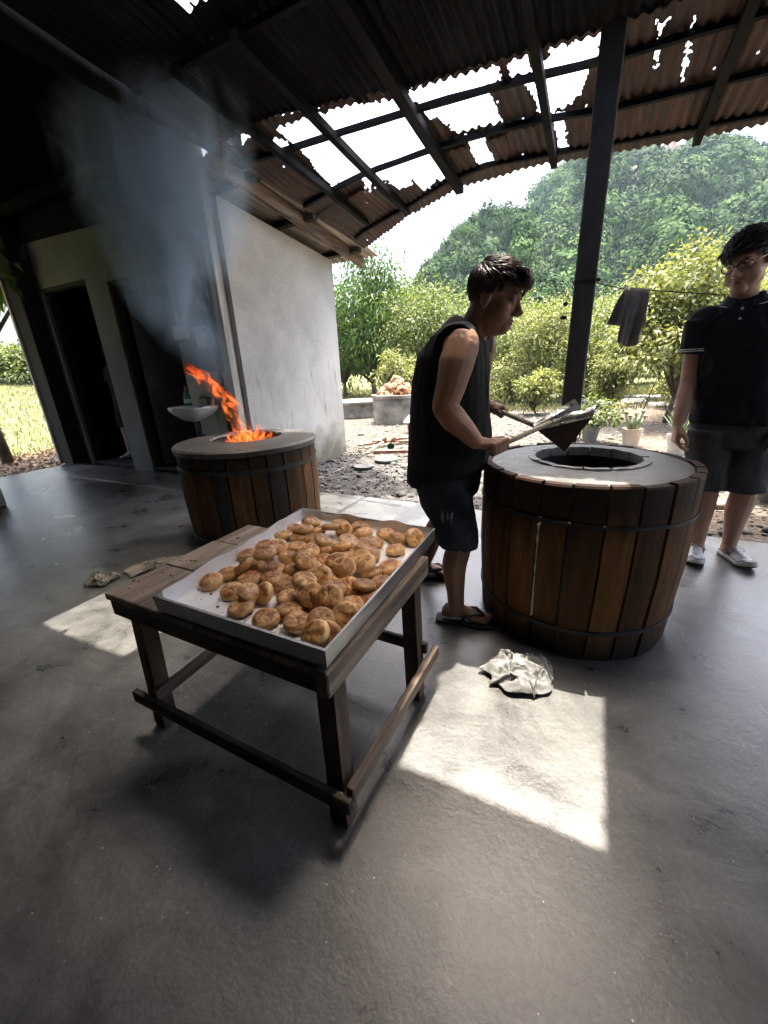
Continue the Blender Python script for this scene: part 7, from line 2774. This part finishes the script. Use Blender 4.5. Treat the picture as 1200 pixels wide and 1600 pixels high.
# ---------------------------------------------------------------- somebody in the dark doorway
def doorway_person():
    org = Vector((-6.47, 3.85, 0.012))
    P = empty('person', org)
    tag(P, 'person in the dark doorway of whom only a bare leg and white shoe show', 'person')
    fw = Vector((0.30, -0.95, 0)); sd = Vector((0.95, 0.30, 0))

    def ring(dx, z, hw, hd):
        return oval(Vector((dx, 0, z)), sd * hw, fw * hd, 20)
    mb = MB()
    mb.loft([ring(0, 0.80, 0.155, 0.11), ring(0, 0.95, 0.16, 0.115), ring(0, 1.15, 0.16, 0.115), ring(0, 1.32, 0.17, 0.10), ring(0, 1.39, 0.14, 0.08), ring(0, 1.42, 0.07, 0.06)])
    limb(mb, [(0, 0, 1.38), (0, -0.01, 1.46), (0, -0.02, 1.54)], [0.06, 0.055, 0.055])
    hM = Matrix.Translation((0, -0.03, 1.58)) @ frame(fw + Vector((0, 0, -0.1)))
    head_solids(mb, hM, 1.0)
    for q in (-1, 1):
        s0 = sd * (q * 0.17) + Vector((0, 0, 1.34)); e0 = sd * (q * 0.16 + 0.05) + Vector((0, 0, 1.05)); w0 = sd * (q * 0.10 + 0.06) + fw * 0.16 + Vector((0, 0, 0.88))
        mb.ell(s0, 0.06)
        w0 = w0 + sd * 0.10
        limb(mb, [s0, e0 + sd * 0.05], [0.055, 0.042]); limb(mb, [e0 + sd * 0.05, w0], [0.042, 0.029])
        hang_hand(mb, w0, fw * 0.1 + Vector((0, 0, -1)), sd * -q, fw)
        h0 = sd * (q * 0.09) + Vector((0, 0, 0.86)); k0 = sd * (q * 0.13) + fw * 0.02 + Vector((0, 0, 0.47)); a0 = sd * (q * 0.19) - fw * 0.03 + Vector((0, 0, 0.09))
        limb(mb, [h0, k0, k0.lerp(a0, .3) - fw * 0.014, k0.lerp(a0, .7), a0], [0.09, 0.057, 0.058, 0.042, 0.036])
    me = remesh_union(mb, 0.007, 3); me.materials.append(M_skin_young); link('body', me, None, P)
    mb = MB()
    mb.loft([ring(0, 0.86, 0.18, 0.135), ring(0, 1.0, 0.178, 0.133), ring(0, 1.18, 0.178, 0.132), ring(0, 1.32, 0.185, 0.115), ring(0, 1.395, 0.15, 0.09), ring(0, 1.425, 0.08, 0.07)])
    for q in (-1, 1):
        s0 = sd * (q * 0.17) + Vector((0, 0, 1.345)); e0 = sd * (q * 0.20) + Vector((0, 0, 1.19))
        mb.tube([s0 - sd * q * 0.06, s0, e0], [0.066, 0.068, 0.064], 14)
    me = remesh_union(mb, 0.009, 3, folds(0.01, 7, 2)); me.materials.append(M_black_knit); link('shirt', me, None, P)
    mb = MB()
    mb.loft([ring(0, 0.94, 0.172, 0.126), ring(0, 0.84, 0.182, 0.132), ring(0, 0.74, 0.18, 0.125)])
    for q in (-1, 1):
        mb.loft([oval(sd * (q * 0.088) + Vector((0, 0, 0.80)), sd * 0.098, fw * 0.12), oval(sd * (q * 0.125) + fw * .02 + Vector((0, 0, 0.50)), sd * 0.09, fw * 0.095)])
    me = remesh_union(mb, 0.009, 3); me.materials.append(M_black_knit); link('shorts', me, None, P)
    for q in (-1, 1):
        a0 = sd * (q * 0.19)
        shoe(P, a0 - fw * 0.09, a0 + fw * 0.18, Vector((0, 0, 0)), M_shoewhite, q)
    hair(P, hM, 1.0, M_hair, Vector((0, 0, 0)), 'young', 15)


doorway_person()
